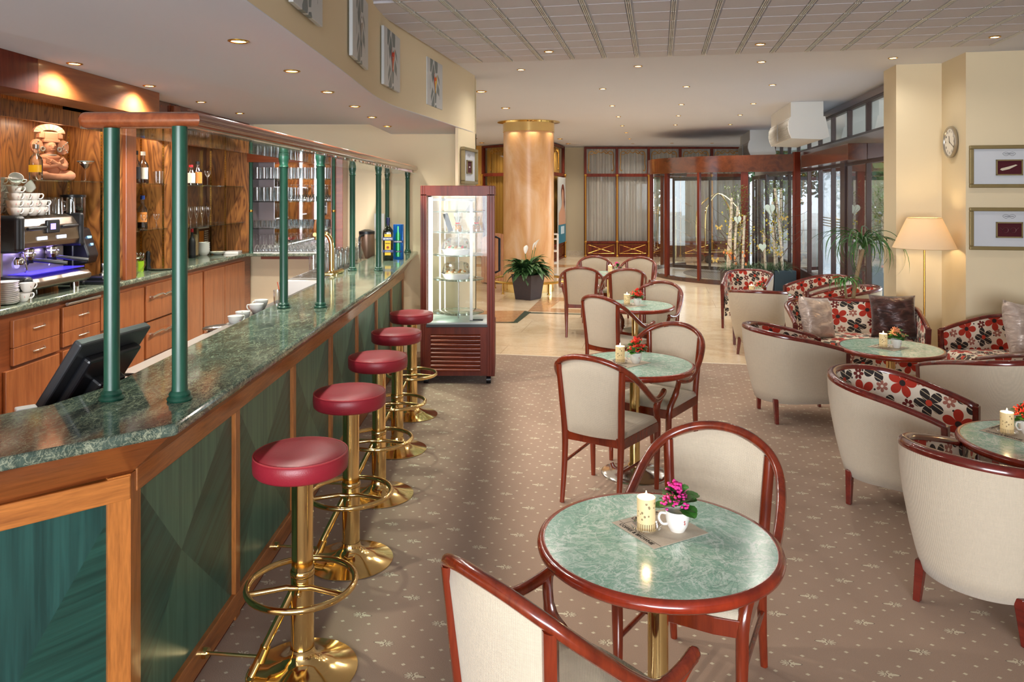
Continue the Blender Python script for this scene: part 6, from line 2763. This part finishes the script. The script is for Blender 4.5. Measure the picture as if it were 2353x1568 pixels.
ob('blue_lit_grid', b, paint('blue_lit_steel', '#6a5fd0', .25, .8, Emission_Color=hexc('#4a3cff'), Emission_Strength=.35), mach, smooth=False)
bl = area('machine_blue_light', (.02, 0, .30), (0, 0, 0), .05, .55, 1.4, (.35, .28, 1.0))
bl.parent = mach
bl.location = (.03, 0, .295)
for x_, y_ in ((.10, -.27), (.10, .27), (-.2, -.27), (-.2, .27)):
    b = B().cyl((x_, y_, 0), (x_, y_, .065), .03, None, 20)
    ob('foot', b, CHROME, mach)
b = B().box(.085, .112, -.065, .075, .415, .505)
dp = ob('display_panel', b, BLACK, mach, smooth=False, bev=.008)
b = B().box(.112, .114, -.035, .02, .44, .48)
ob('blue_screen', b, emit('blue_screen', '#8a7cff', 2.2), dp, smooth=False)
for y_ in (-.115, .105):
    b = B()
    for k in range(5):
        b.box(.096, .104, y_ - .045 + k * .022, y_ - .030 + k * .022, .372, .396)
    ob('button_row', b, emit('button_glow', '#cfe0ff', 1.2), mach, smooth=False, bev=.002)
for y_ in (-.205, .17):
    b = B().tube([(.09, y_, .455), (.12, y_, .455)], .012, 10)
    b.tube([(.12, y_ - .09, .455), (.12, y_ - .04, .455), (.12, y_ + .04, .455), (.12, y_ + .10, .458)], [.010, .014, .014, .010], 10)
    ob('steam_lever', b, BLACK, mach)
for y_ in (-.13, .13):
    b = B().lathe([(0, .24), (.034, .24), (.036, .262), (.044, .265), (.044, .285), (.036, .29), (.036, .31), (0, .31)], 24, (.02, y_, 0))
    ob('group_head', b, CHROME, mach)
    b = B()
    b.lathe([(0, .215), (.03, .218), (.034, .25), (0, .25)], 20, (.02, y_, 0))
    b.tube([(.05, y_ + .005, .238), (.13, y_ + .03, .228), (.24, y_ + .07, .212)], [.013, .015, .014], 10)
    ob('portafilter', b, BLACK, mach)
    b = B().tube(spline([(.02, y_, .22), (.02, y_ - .02, .20), (.02, y_ - .03, .18)], 3), .006, 6)
    ob('spout', b, CHROME, mach)
b = B().tube([(.05, -.22, .30), (.07, -.225, .18), (.055, -.22, .165)], .006, 8)
b.lathe([(0, .22), (.028, .22), (.032, .25), (.02, .27), (0, .27)], 16, (.04, -.26, 0))
ob('steam_wand', b, CHROME, mach)
b = B()
T_ = Matrix.Translation((-.015, -.20, .215)) @ Matrix.Rotation(PI / 2, 4, 'Y')
b.T = T_
b.lathe([(.0, 0), (.026, 0), (.026, .006), (0, .006)], 20)
ob('pressure_gauge', b, emit('gauge_glow', '#a89cff', .9), mach)
# crockery on the machine
CUPS = B().lathe([(0, .0), (.020, 0), (.024, .004), (.034, .02), (.041, .045), (.043, .058), (.041, .058), (.036, .03), (.018, .012), (0, .012)], 24)
CUPS.tube(spline([(.036, 0, .050), (.056, 0, .052), (.060, 0, .036), (.048, 0, .02), (.034, 0, .02)], 4), .004, 6)
cup0 = ob('coffee_cup', CUPS, WHITE, ang=50)
tag(cup0, 'white coffee cup in the piles on top of the espresso machine', 'cup', 'cups piled on the espresso machine')
text('s', .02, paint('red_logo', '#b8202a'), cup0, (0, -.0395, .036), (PI / 2 - .2, 0, 0), sx=.6)
first = True
zc_ = ZB + .547
for i, y_ in enumerate((-.31, -.215, -.12, -.03)):
    for j, x_ in enumerate((.04, -.07)):
        for k in range((4, 3, 3, 2)[i] + (1 if j and i < 2 else 0)):
            p = (-3.27 + x_ + R.uniform(-.005, .005), 5.22 + y_, zc_ + k * .047 - (.01 if x_ > 0 else 0))
            rz = R.uniform(.2, 1.4)
            if first:
                cup0.location = p
                cup0.rotation_euler = (0, 0, rz)
                first = False
            else:
                dup(cup0, p, rz)
c_ = dup(cup0, (-3.22, 4.80 + .14, zc_ - .30 + .545), 0)
c_.location = (-3.235, 4.925, zc_ + 4 * .047 - .01 + .03)
c_.rotation_euler = (.9, .2, .6)
c_['label'] = 'white coffee cup tipped on its side atop the left cup pile'
del c_['group']
c_ = dup(cup0, (-3.24, 5.13, zc_ + 3 * .047 + .02), 0)
c_.rotation_euler = (-.8, .3, 2.2)
c_['label'] = 'white coffee cup tipped on its side atop the right cup pile'
del c_['group']
for k in range(5):
    g_ = glass('pint', 'clear handled glass upturned on the right half of the espresso machine', (-3.25 - .09 * (k % 2), 5.28 + .075 * k, zc_ - .008), 'glass mugs on the espresso machine', True, .75)
# cups and saucers stack left of the machine
sau = B().lathe([(0, .0), (.04, 0), (.06, .006), (.072, .013), (.073, .015), (.06, .009), (0, .004)], 28)
s0 = ob('white_saucer', sau, WHITE, ang=50)
tag(s0, 'white saucer in the stack on the marble left of the espresso machine', 'saucer', 'stacked saucers by the espresso machine')
s0.location = (-3.13, 4.68, ZB + .002)
for k in range(1, 12):
    dup(s0, (-3.13 + R.uniform(-.003, .003), 4.68, ZB + .002 + .0115 * k), 0)
for k in range(2):
    dup(cup0, (-3.10 + .02 * k, 4.80 + .01 * k, ZB + .062 * k), .8 + k * .3, 'white coffee cup standing right of the stacked saucers', 'cups by the stacked saucers')
# grinder
t = thing('coffee_grinder', 'black coffee grinder with a smoky bean hopper right of the espresso machine', 'coffee grinder', (-3.30, 5.745, ZB))
b = B()
b.box(-.10, .10, -.085, .085, 0, .035)
b.box(-.10, .02, -.08, .08, .03, .40)
ob('base', b, BLACK, t, smooth=False, bev=.012)
b = B()
prof = [(.0, .14), (.11, .16), (.13, .22), (.06, .42), (-.05, .45), (-.09, .42), (-.09, .15)]
i0 = [b.P((x_, -.07, z_)) for x_, z_ in prof]
i1 = [b.P((x_, .07, z_)) for x_, z_ in prof]
b.F(i0)
b.F(i1[::-1])
for i in range(len(prof)):
    j = (i + 1) % len(prof)
    b.F([i0[j], i0[i], i1[i], i1[j]])
ob('head', b, BLACK, t, smooth=False, bev=.012)
b = B()
for k, (y_, z_) in enumerate(((0, .355), (.02, .355), (.01, .30))):
    x_ = .06 + (.42 - z_) * .35
    b.box(x_ - .002, x_ + .012, y_ - .008, y_ + .008, z_ - .008, z_ + .008)
ob('blue_keys', b, emit('key_glow', '#7fc4ff', 2), t, smooth=False)
b = B().lathe([(.055, .45), (.085, .50), (.085, .66), (.083, .66), (.083, .50), (.05, .45)], 28, (-.03, 0, 0))
h_ = ob('hopper', b, glassy('smoky_plastic', (.5, .46, .46), .05, .5, .08), t)
b = B().lathe([(0, .455), (.052, .455), (.078, .50), (.078, .56), (0, .565)], 24, (-.03, 0, 0))
ob('coffee_beans', b, paint('coffee_beans', '#231410', .5, 0, .4, 90, .8, 120), h_)
b = B().lathe([(.088, .655), (.088, .675), (0, .68)], 28, (-.03, 0, 0))
ob('hopper_lid', b, BLACK, h_)
t = thing('coffee_tamper', 'steel coffee tamper on a black mat at the right end of the espresso machine', 'tamper', (-3.13, 5.80, ZB + .06))
b = B().lathe([(0, 0), (.028, 0), (.028, .012), (.010, .025), (.009, .05), (.018, .075), (.016, .09), (0, .096)], 20)
ob('handle', b, STEEL, t)
b = B().box(-.10, .08, -.12, .11, 0, .03)
b.box(-.08, .05, -.09, .09, .03, .06)
tag(ob('knock_box', b, BLACK, loc=(-3.13, 5.80, ZB), smooth=False, bev=.008), 'black knock box and mat beside the espresso machine', 'knock box')
# white cup warmer / box at left
t = thing('white_canister', 'white canister with black script half hidden behind the espresso machine', 'canister', (-3.36, 4.72, ZB))
b = B().lathe([(0, 0), (.10, 0), (.10, .33), (.095, .34), (0, .34)], 32)
ob('drum', b, WPAINT, t)
text('rm', .06, BLACK, t, (.105, -.02, .18), (PI / 2, 0, PI / 2), sx=1)
# things on the marble, second and third niches
t = thing('glass_jug', 'clear handled glass jug on the back bar marble beside the pilaster', 'jug', (-3.14, 6.24, ZB))
b = B().lathe([(0, .004), (.045, 0), (.055, .03), (.055, .10), (.042, .15), (.05, .175)], 24)
b.tube(spline([(.045, .0, .155), (.09, .02, .15), (.10, .03, .09), (.055, .01, .03)], 5), .007, 7)
ob('body', b, GLASSW, t)
t = thing('wooden_bowl', 'small wooden bowl beside the glass jug', 'bowl', (-3.24, 6.40, ZB))
b = B().lathe([(0, .0), (.03, 0), (.065, .06), (.06, .06), (.03, .012), (0, .012)], 24)
ob('bowl_shell', b, ORW, t)
t = thing('cutlery_bucket', 'lime green pot full of spoons on the back bar marble', 'cutlery pot', (-3.30, 6.66, ZB))
b = B().lathe([(0, 0), (.055, 0), (.062, .09), (.060, .09), (.054, .01), (0, .01)], 24)
ob('pot', b, paint('lime_green', '#9ec41e', .45), t)
for k in range(9):
    a = k * .7
    b = B()
    p0 = (.02 * math.cos(a), .02 * math.sin(a), .02)
    p1 = (.045 * math.cos(a), .045 * math.sin(a), .12)
    b.tube([p0, p1], .003, 5)
    b.ball((p1[0] * 1.15, p1[1] * 1.15, .14), .013, .006, .022, 8, 6)
    ob('spoon', b, CHROME, t)
b = B().lathe([(0, 0), (.026, 0), (.028, .02), (.02, .05), (.026, .09), (.018, .12), (.022, .15), (.012, .17), (0, .175)], 20)
tag(ob('pepper_mill', b, BLACK, loc=(-3.24, 6.74, ZB)), 'dark pepper mill right of the lime green pot', 'pepper mill')
b = B().lathe([(0, .006), (.13, .006), (.15, .012), (.155, .016), (.15, .008), (.13, 0), (0, 0)], 40)
tag(ob('steel_tray', b, STEEL, loc=(-3.16, 6.85, ZB + .001)), 'round steel tray on the back bar marble, centre', 'tray')
b = B()
for k in range(14):
    a = k * .45
    b.poly([(0, 0, .01 + .002 * k), (.05 * math.cos(a), .05 * math.sin(a), .03), (.06 * math.cos(a + .3), .06 * math.sin(a + .3), .06), (.03 * math.cos(a + .5), .03 * math.sin(a + .5), .04)])
tag(ob('red_paper_flower', b, paint('red_paper', '#c9402f', .6), loc=(-3.13, 7.06, ZB), smooth=False), 'crumpled red paper decoration by the steel tray', 'decoration')
for k in range(3):
    glass('snifter', 'small glass on the marble behind a green post, third niche', (-3.2 - .07 * k, 7.0 + .06 * k, ZB + .001), 'small glasses behind the green post')
t = thing('bowl_stack', 'stack of white ribbed bowls on the back bar marble', 'bowls', (-3.40, 8.35, ZB))
for k in range(5):
    b = B().lathe([(0, 0), (.035, 0), (.058, .025), (.066, .055), (.064, .055), (.05, .02), (0, .01)], 28, (0, 0, k * .022))
    ob('bowl', b, WHITE, t)
t = thing('snack_dish', 'shallow white dish of snacks right of the bowl stack', 'dish', (-3.27, 8.42, ZB))
b = B().lathe([(0, 0), (.04, 0), (.07, .02), (.085, .035), (.082, .035), (.05, .01), (0, .008)], 28)
ob('plate', b, WHITE, t)
b = B()
for k in range(14):
    b.ball((R.uniform(-.05, .05), R.uniform(-.05, .05), .03), .013, .010, .008, 7, 5)
ob('snacks', b, CREAM, t)
b = B().box(-.08, .08, -.09, .09, 0, .028)
tag(ob('napkin_pile', b, WHITE, loc=(-3.17, 8.60, ZB), smooth=False, bev=.003, rotz=.1), 'pile of white paper napkins at the far end of the back bar', 'napkins')
t = thing('menu_board', 'green and orange menu card standing at the back of the third niche', 'menu', (-3.50, 8.58, ZB))
b = B().box(-.005, .005, -.16, .16, 0, .31)
ob('card', b, paint('menu_brown', '#6a4630', .6), t, smooth=False)
b = B().box(.005, .007, -.12, .0, .10, .26)
ob('orange_field', b, paint('menu_orange', '#d9802a', .6), t, smooth=False)
b = B().box(.005, .007, -.15, .15, .285, .305)
for k in range(8):
    b.box(.005, .007, .03, .13, .08 + .024 * k, .09 + .024 * k)
ob('text_lines', b, CRLAB, t, smooth=False)
t = thing('snack_jar', 'tall clear jar of grain under the lower shelf, third niche', 'jar', (-3.42, 8.15, ZB))
b = B().lathe([(0, .01), (.045, .01), (.045, .30), (.035, .32), (0, .32)], 20)
ob('jar_glass', b, GLASSW, t)
b = B().lathe([(0, .02), (.041, .02), (.041, .24), (0, .24)], 20)
ob('grain', b, paint('grain', '#a88a5e', .8, 0, .3, 60), t)

# ================================================================ ON AND BEHIND THE BAR COUNTER
# till screen seen from behind
pos = thing('till_screen', 'tilted black till monitor seen from behind at the near end of the bar', 'monitor')
# corners of the back face
TL_, TR_, BL_ = Vector((-1.500, 2.64, 1.345)), Vector((-1.435, 3.02, 1.345)), Vector((-1.70, 2.62, 1.06))
ex = (TR_ - TL_).normalized()
ez_ = (TL_ - BL_)
ez_ = (ez_ - ex * ez_.dot(ex)).normalized()
ey = ez_.cross(ex)
wS, hS = (TR_ - TL_).length, .34
o0 = TL_ + (TR_ - TL_) / 2 - ez_ * hS / 2
pos.matrix_world = Matrix(((ex.x, ey.x, ez_.x, o0.x), (ex.y, ey.y, ez_.y, o0.y), (ex.z, ey.z, ez_.z, o0.z), (0, 0, 0, 1)))
sg = 1 if (ey.x < 0) else -1      # screen side looks to the staff (-x)
b = B().box(-wS / 2, wS / 2, sg * .0, sg * .035, -hS / 2, hS / 2) if sg > 0 else B().box(-wS / 2, wS / 2, -.035, 0, -hS / 2, hS / 2)
ob('screen_casing', b, DARK, pos, smooth=False, bev=.008)
yy = sorted((0, -sg * .035))
b = B().box(-wS / 2 + .05, wS / 2 - .05, yy[0], yy[1], -hS / 2 + .02, hS / 2 - .06)
ob('rear_housing', b, BLACK, pos, smooth=False, bev=.01)
b = B()
yy = sorted((-sg * .03, -sg * .08))
b.box(-.07, .07, yy[0], yy[1], -.12, .02)
ob('stand_arm', b, BLACK, pos, smooth=False, bev=.01)
b = B().box(-1.82, -1.50, 2.60, 3.05, 1.00, 1.03)
tag(ob('till_shelf', b, MAHO, smooth=False, bev=.004), 'small wooden shelf under the till screen behind the bar', 'shelf')
b = B().box(-.03, .03, -.022, .022, 0, .03)
tag(ob('receipt_printer', b, WHITE, loc=(-1.585, 2.47, 1.150), smooth=False, bev=.004, rotz=.7), 'small white device at the inner edge of the counter below the monitor', 'device')
b = B().box(-1.68, -1.455, 3.1, 5.6, 1.09, 1.11)
b.box(-1.60, -1.455, 3.1, 8.3, 1.125, 1.14)
tag(ob('steel_work_shelf', b, STEEL, smooth=False, bev=.003), 'brushed steel service shelf along the inner side of the bar', 'shelf')
b = B().lathe([(0, .006), (.10, .006), (.12, .014), (.122, .012), (.10, 0), (0, 0)], 36)
tag(ob('steel_tray', b, CHROME, loc=(-1.60, 4.23, 1.112)), 'small round steel tray with used cups behind the bar', 'tray')
for k, (x, y) in enumerate(((-1.57, 4.30), (-1.585, 4.46), (-1.56, 4.62), (-1.59, 4.80))):
    dup(cup0, (x, y, 1.12 + .02 * (k > 1)), 1.0 + k, 'used white coffee cup behind the inner edge of the bar', 'used cups behind the bar')
glass('tumbler', 'short clear glass right of the used cups behind the bar', (-1.545, 4.98, 1.14), None, s_=.75)
t = thing('straw_cup', 'glass of coloured straws behind the third green post', 'straws', (-1.56, 5.15, 1.14))
b = B().lathe([(0, .002), (.028, 0), (.034, .08), (.032, .08), (.026, .008), (0, .008)], 16)
ob('beaker', b, GLASSW, t)
for k, cc in enumerate(('#e0522a', '#e64aa0', '#3aa84a', '#e0522a', '#3a70c8', '#3aa84a')):
    b = B().tube([(.01 * math.cos(k), .01 * math.sin(k), .01), (.035 * math.cos(k * 1.1), .035 * math.sin(k * 1.1), .13)], .003, 5)
    ob('straw', b, paint('straw_' + str(k % 4 if k < 4 else k), cc, .4), t)
t = thing('ice_machine', 'brushed steel cooler box behind the bar with a ribbed drainer top', 'cooler', (0, 0, 0))
b = B()
b.box(-1.90, -1.57, 6.35, 7.9, .2, 1.145)
ob('cooler_body', b, STEEL, t, smooth=False, bev=.01)
b = B()
for k in range(24):
    b.box(-1.88, -1.58, 6.42 + .06 * k, 6.44 + .06 * k, 1.145, 1.152)
ob('drainer_ribs', b, CHROME, t, smooth=False)
for k in range(20):
    glass('pint', 'clear beer mug on the drainer behind the brass tap', (-1.62 - .095 * (k % 3), 6.75 + .085 * k * .8, 1.153), 'beer mugs on the drainer', s_=.95)
t = thing('beer_tap', 'polished brass swan-neck beer tap rising from the bar counter', 'beer tap', (-1.515, 6.36, ZB))
b = B()
b.lathe([(0, 0), (.05, 0), (.05, .012), (.03, .03), (.022, .04)], 24)
b.tube(spline([(0, 0, .02), (.0, 0, .20), (-.005, 0, .28), (-.035, 0, .335), (-.085, 0, .35), (-.13, 0, .345)], 6), .021, 14)
ob('swan_neck', b, BRASS, t)
b = B()
b.cyl((-.115, 0, .30), (-.115, 0, .39), .018, None, 12)
b.cyl((-.115, -.10, .345), (-.115, .10, .345), .017, None, 12)
b.cyl((-.115, -.09, .30), (-.115, -.09, .35), .01, None, 8)
b.cyl((-.115, .09, .30), (-.115, .09, .35), .01, None, 8)
ob('crossbar', b, BRASS, t)
for y_, z_ in ((-.09, .36), (.0, .39), (.09, .36)):
    b = B().tube([(-.115, y_, z_ - .005), (-.112, y_, z_ + .04), (-.105, y_, z_ + .11)], [.008, .016, .012], 10)
    ob('tap_lever', b, ORWV, t)
b = B()
b.tube([(-.09, -.05, .012), (.02, -.03, .012)], .016, 10)
b.tube([(.02, .03, .012), (.05, .16, .02)], .02, 10)
ob('brass_fitting', b, BRASS, t)
t = thing('glass_carafe', 'clear conical carafe behind the counter near the far end', 'carafe', (-1.60, 7.9, 1.145))
b = B().lathe([(0, 0), (.06, 0), (.075, .02), (.03, .17), (.028, .22), (.036, .26)], 24)
ob('body', b, GLASSW, t)
t = thing('coffee_pot', 'brown thermos coffee pot with black lid and handle behind the bottles', 'thermos', (-1.62, 8.45, 1.145))
b = B().lathe([(0, 0), (.085, 0), (.09, .02), (.085, .28), (0, .28)], 28)
ob('body', b, paint('brown_steel_pot', '#7c6152', .3, .5), t)
b = B().lathe([(.088, .27), (.088, .30), (.03, .32), (0, .32)], 28)
ob('lid', b, BLACK, t)
b = B().tube(spline([(-.02, -.085, .26), (-.05, -.15, .24), (-.05, -.14, .12), (-.03, -.09, .06)], 5), .012, 8)
ob('handle', b, BLACK, t)
b = B().box(-.06, .06, -.004, .004, 0, .30)
tag(ob('switch_plate', b, WPAINT, loc=(-1.56, 8.905, 1.33), smooth=False, bev=.003), 'pale square plate on the end wall behind the bottle', 'wall plate')

# display bottle and gift tin
t = thing('herbal_liqueur_bottle', 'large dark green flat bottle with yellow and blue label on the far counter', 'bottle', (-1.262, 7.72, ZB), .05)
DKG = paint('dark_bottle_glass', '#14170c', .06, 0, .1, 3, Coat_Weight=.6)
b = B()
rg = []
for hw, hd, z_ in ((.048, .03, 0), (.052, .034, .008), (.053, .035, .28), (.049, .033, .305), (.03, .026, .335), (.018, .018, .35), (.016, .016, .38), (.016, .016, .40)):
    rg.append([b.P((hw * (abs(math.cos(a)) ** .5) * (1 if math.cos(a) > 0 else -1), hd * (abs(math.sin(a)) ** .5) * (1 if math.sin(a) > 0 else -1), z_)) for a in [2 * PI * (k + .5) / 24 for k in range(24)]])
b.F(rg[0][::-1])
for A_, C_ in zip(rg, rg[1:]):
    for i in range(24):
        b.F([A_[i], A_[(i + 1) % 24], C_[(i + 1) % 24], C_[i]])
ob('glass_body', b, DKG, t, ang=60)
b = B().lathe([(.018, .355), (.019, .36), (.019, .435), (0, .437)], 20)
ob('cap', b, paint('navy_cap', '#1c2350', .35), t)
b = B().box(-.03, .03, -.038, -.0355, .055, .225)
b.box(-.034, .034, -.038, -.0355, .235, .27)
ob('yellow_label', b, YELLAB, t, smooth=False)
b = B().box(-.053, .053, -.0395, -.036, .205, .24)
b.box(-.054, .054, -.0395, -.036, .085, .110)
ob('blue_band', b, paint('label_navy', '#27326e', .4), t, smooth=False)
text('BECHEROVKA', .0185, WHITE, t, (0, -.0402, .222), (PI / 2, 0, 0), sx=.78, bold=.0006)
text('ORIGINAL', .0135, INK, t, (0, -.0402, .175), (PI / 2, 0, 0), sx=.8, bold=.0003)
text('Jan Becher', .012, WHITE, t, (0, -.0402, .097), (PI / 2, 0, 0), sx=.9)
b = B()
b.T = Matrix.Translation((0, -.0385, .135)) @ Matrix.Rotation(PI / 2, 4, 'X')
b.lathe([(0, .001), (.014, .001)], 20)
ob('round_seal', b, paint('seal_red', '#9a3a2a', .5), t)
t = thing('gift_tin', 'round blue gift tin printed with a green bottle on the far counter', 'tin', (-1.178, 7.86, ZB), .05)
b = B().lathe([(0, 0), (.054, 0), (.055, .004), (.055, .358), (.053, .362), (0, .362)], 32)
ob('tin_body', b, paint('metallic_blue', '#0f62b8', .2, .4, .15, 6), t)


def wrap(pts, r, b):
    ids = [b.P((r * math.sin(x_ / r), -r * math.cos(x_ / r), z_)) for x_, z_ in pts]
    b.F(ids)


b = B()
for z0, z1, w0, w1 in ((.03, .26, .024, .024), (.26, .29, .024, .008), (.29, .345, .008, .008)):
    b.grid(lambda u, v: (.0563 * math.sin((2 * u - 1) * (w0 + (w1 - w0) * v) / .0563), -.0563 * math.cos((2 * u - 1) * (w0 + (w1 - w0) * v) / .0563), z0 + (z1 - z0) * v), 8, 3)
ob('printed_bottle', b, paint('tin_green', '#128a4a', .25, .3), t, smooth=False)
b = B()
b.grid(lambda u, v: (.0568 * math.sin(-1 + 2 * u), -.0568 * math.cos(-1 + 2 * u), .172 + .026 * v), 12, 1)
b.grid(lambda u, v: (.0568 * math.sin(-.8 + 1.6 * u), -.0568 * math.cos(-.8 + 1.6 * u), .075 + .018 * v), 12, 1)
ob('blue_band', b, paint('label_navy', '#27326e', .4), t)
text('BECHEROVKA', .017, WHITE, t, (0, -.0585, .185), (PI / 2, 0, 0), sx=.72, bold=.0005)
text('Jan Becher', .010, WHITE, t, (0, -.0585, .084), (PI / 2, 0, 0), sx=.8)

# lamp post in the street
t = thing('street_lamp', 'tall white street lamp with a curved arm outside the glazing', 'street lamp', (12.35, 25.0, -.06))
b = B().tube(spline([(0, 0, 0), (0, 0, 3.4), (-.1, 0, 3.9), (-.6, 0, 4.15), (-1.0, 0, 4.1)], 5), .06, 8)
ob('pole', b, WPAINT, t)
b = B().ball((-1.15, 0, 4.08), .3, .12, .08)
ob('lamp_head', b, WPAINT, t)

# lettering becomes plain mesh so that each copy counts as an object of its own
bpy.context.view_layer.update()
dg = bpy.context.evaluated_depsgraph_get()
conv = {}
for o in list(S.objects):
    if o.type == 'FONT':
        if o.data.name not in conv:
            conv[o.data.name] = bpy.data.meshes.new_from_object(o.evaluated_get(dg))
        n_ = bpy.data.objects.new(o.name, conv[o.data.name])
        n_.matrix_basis = o.matrix_basis.copy()
        n_.parent = o.parent
        COL.objects.link(n_)
        nm_ = o.name
        bpy.data.objects.remove(o)
        n_.name = nm_

# places of look-alikes, counted from the left or from the front
ORD = ['first', 'second', 'third', 'fourth', 'fifth', 'sixth', 'seventh', 'eighth', 'ninth', 'tenth', 'eleventh', 'twelfth', 'thirteenth', 'fourteenth',
       'fifteenth', 'sixteenth', 'seventeenth', 'eighteenth', 'nineteenth', 'twentieth', 'twenty-first', 'twenty-second', 'twenty-third', 'twenty-fourth', 'twenty-fifth', 'twenty-sixth', 'twenty-seventh']


def group_of(g):
    return [o for o in S.objects if o.parent is None and o.get('group') == g]


def number(g, key, txt, rows=None):
    """one ordinal per thing; rows splits the group into a front and a rear row"""
    os_ = group_of(g)
    if rows:
        parts = {}
        for o in os_:
            parts.setdefault(rows(o), []).append(o)
    else:
        parts = {'': os_}
    for r, l in parts.items():
        for i, o in enumerate(sorted(l, key=key)):
            o['label'] = txt.format(n=ORD[i], r=r)


kx = lambda o: o.location.x
ky = lambda o: o.location.y
fb = lambda lim: (lambda o: 'front' if o.location.y < lim else 'rear')
number('tumbler on the top shelf of the glass cabinets', kx, 'tumbler on the top shelf of the glass cabinet, {r} row, {n} from left', fb(YR - .15))
number('glasses on the second shelf', kx, 'tall glass on the second shelf of the glass cabinet, {r} row, {n} from left', fb(YR - .15))
number('upturned wine glasses on the second shelf', kx, 'upturned wine glass, second shelf of the glass cabinet, {r} row, {n} from left', fb(YR - .15))
number('small glasses on the third shelf', kx, 'small glass on the third shelf of the glass cabinet, {r} row, {n} from left', fb(YR - .16))
number('upturned wine glasses on the ledge', kx, 'upturned wine glass on the marble ledge of the glass cabinet, {r} row, {n} from left', fb(YR - .16))
number('glasses along the overhead shelf', ky, 'glass on the overhead glass shelf behind the wooden rail, {n} from the front')
number('upturned glasses at the front of the overhead shelf', ky, 'upturned glass at the front end of the overhead glass shelf, {n} from the front')
number('beer mugs on the drainer', ky, 'clear beer mug on the drainer behind the brass tap, {n} from the front')
number('flutes on the lower shelf of the third niche', ky, 'champagne flute on the lower shelf of the third niche, {n} from the front')
number('glass mugs on the espresso machine', ky, 'clear handled glass upturned on the espresso machine, {n} from left')
number('used cups behind the bar', ky, 'used white coffee cup behind the inner edge of the bar, {n} from the front')
number('cups by the stacked saucers', lambda o: o.location.z, 'white coffee cup right of the stacked saucers, {n} from below')
number('stacked saucers by the espresso machine', lambda o: o.location.z, 'white saucer in the stack left of the espresso machine, {n} from below')
number('small glasses behind the green post', ky, 'small glass on the marble behind a green post, {n} from the front')
number('tumblers by the bourbon', ky, 'clear tumbler beside the white-labelled bourbon bottle, {n} from the front')
cu_ = group_of('cups piled on the espresso machine')
piles = {}
for o in cu_:
    piles.setdefault((round((o.location.y - 5.22 + .32) / .095), 'front' if o.location.x > -3.28 else 'rear'), []).append(o)
for (k, r), l in piles.items():
    for i, o in enumerate(sorted(l, key=lambda o: o.location.z)):
        o['label'] = f'white coffee cup on the espresso machine, {ORD[k]} {r} pile from left, {ORD[i]} from below'
# keep every label within sixteen words
for o in S.objects:
    if o.get('category') and len(o['label'].split()) > 16:
        open('/workdir/t/long.txt', 'a').write(str(len(o['label'].split())) + ' ' + o['label'] + '\n')
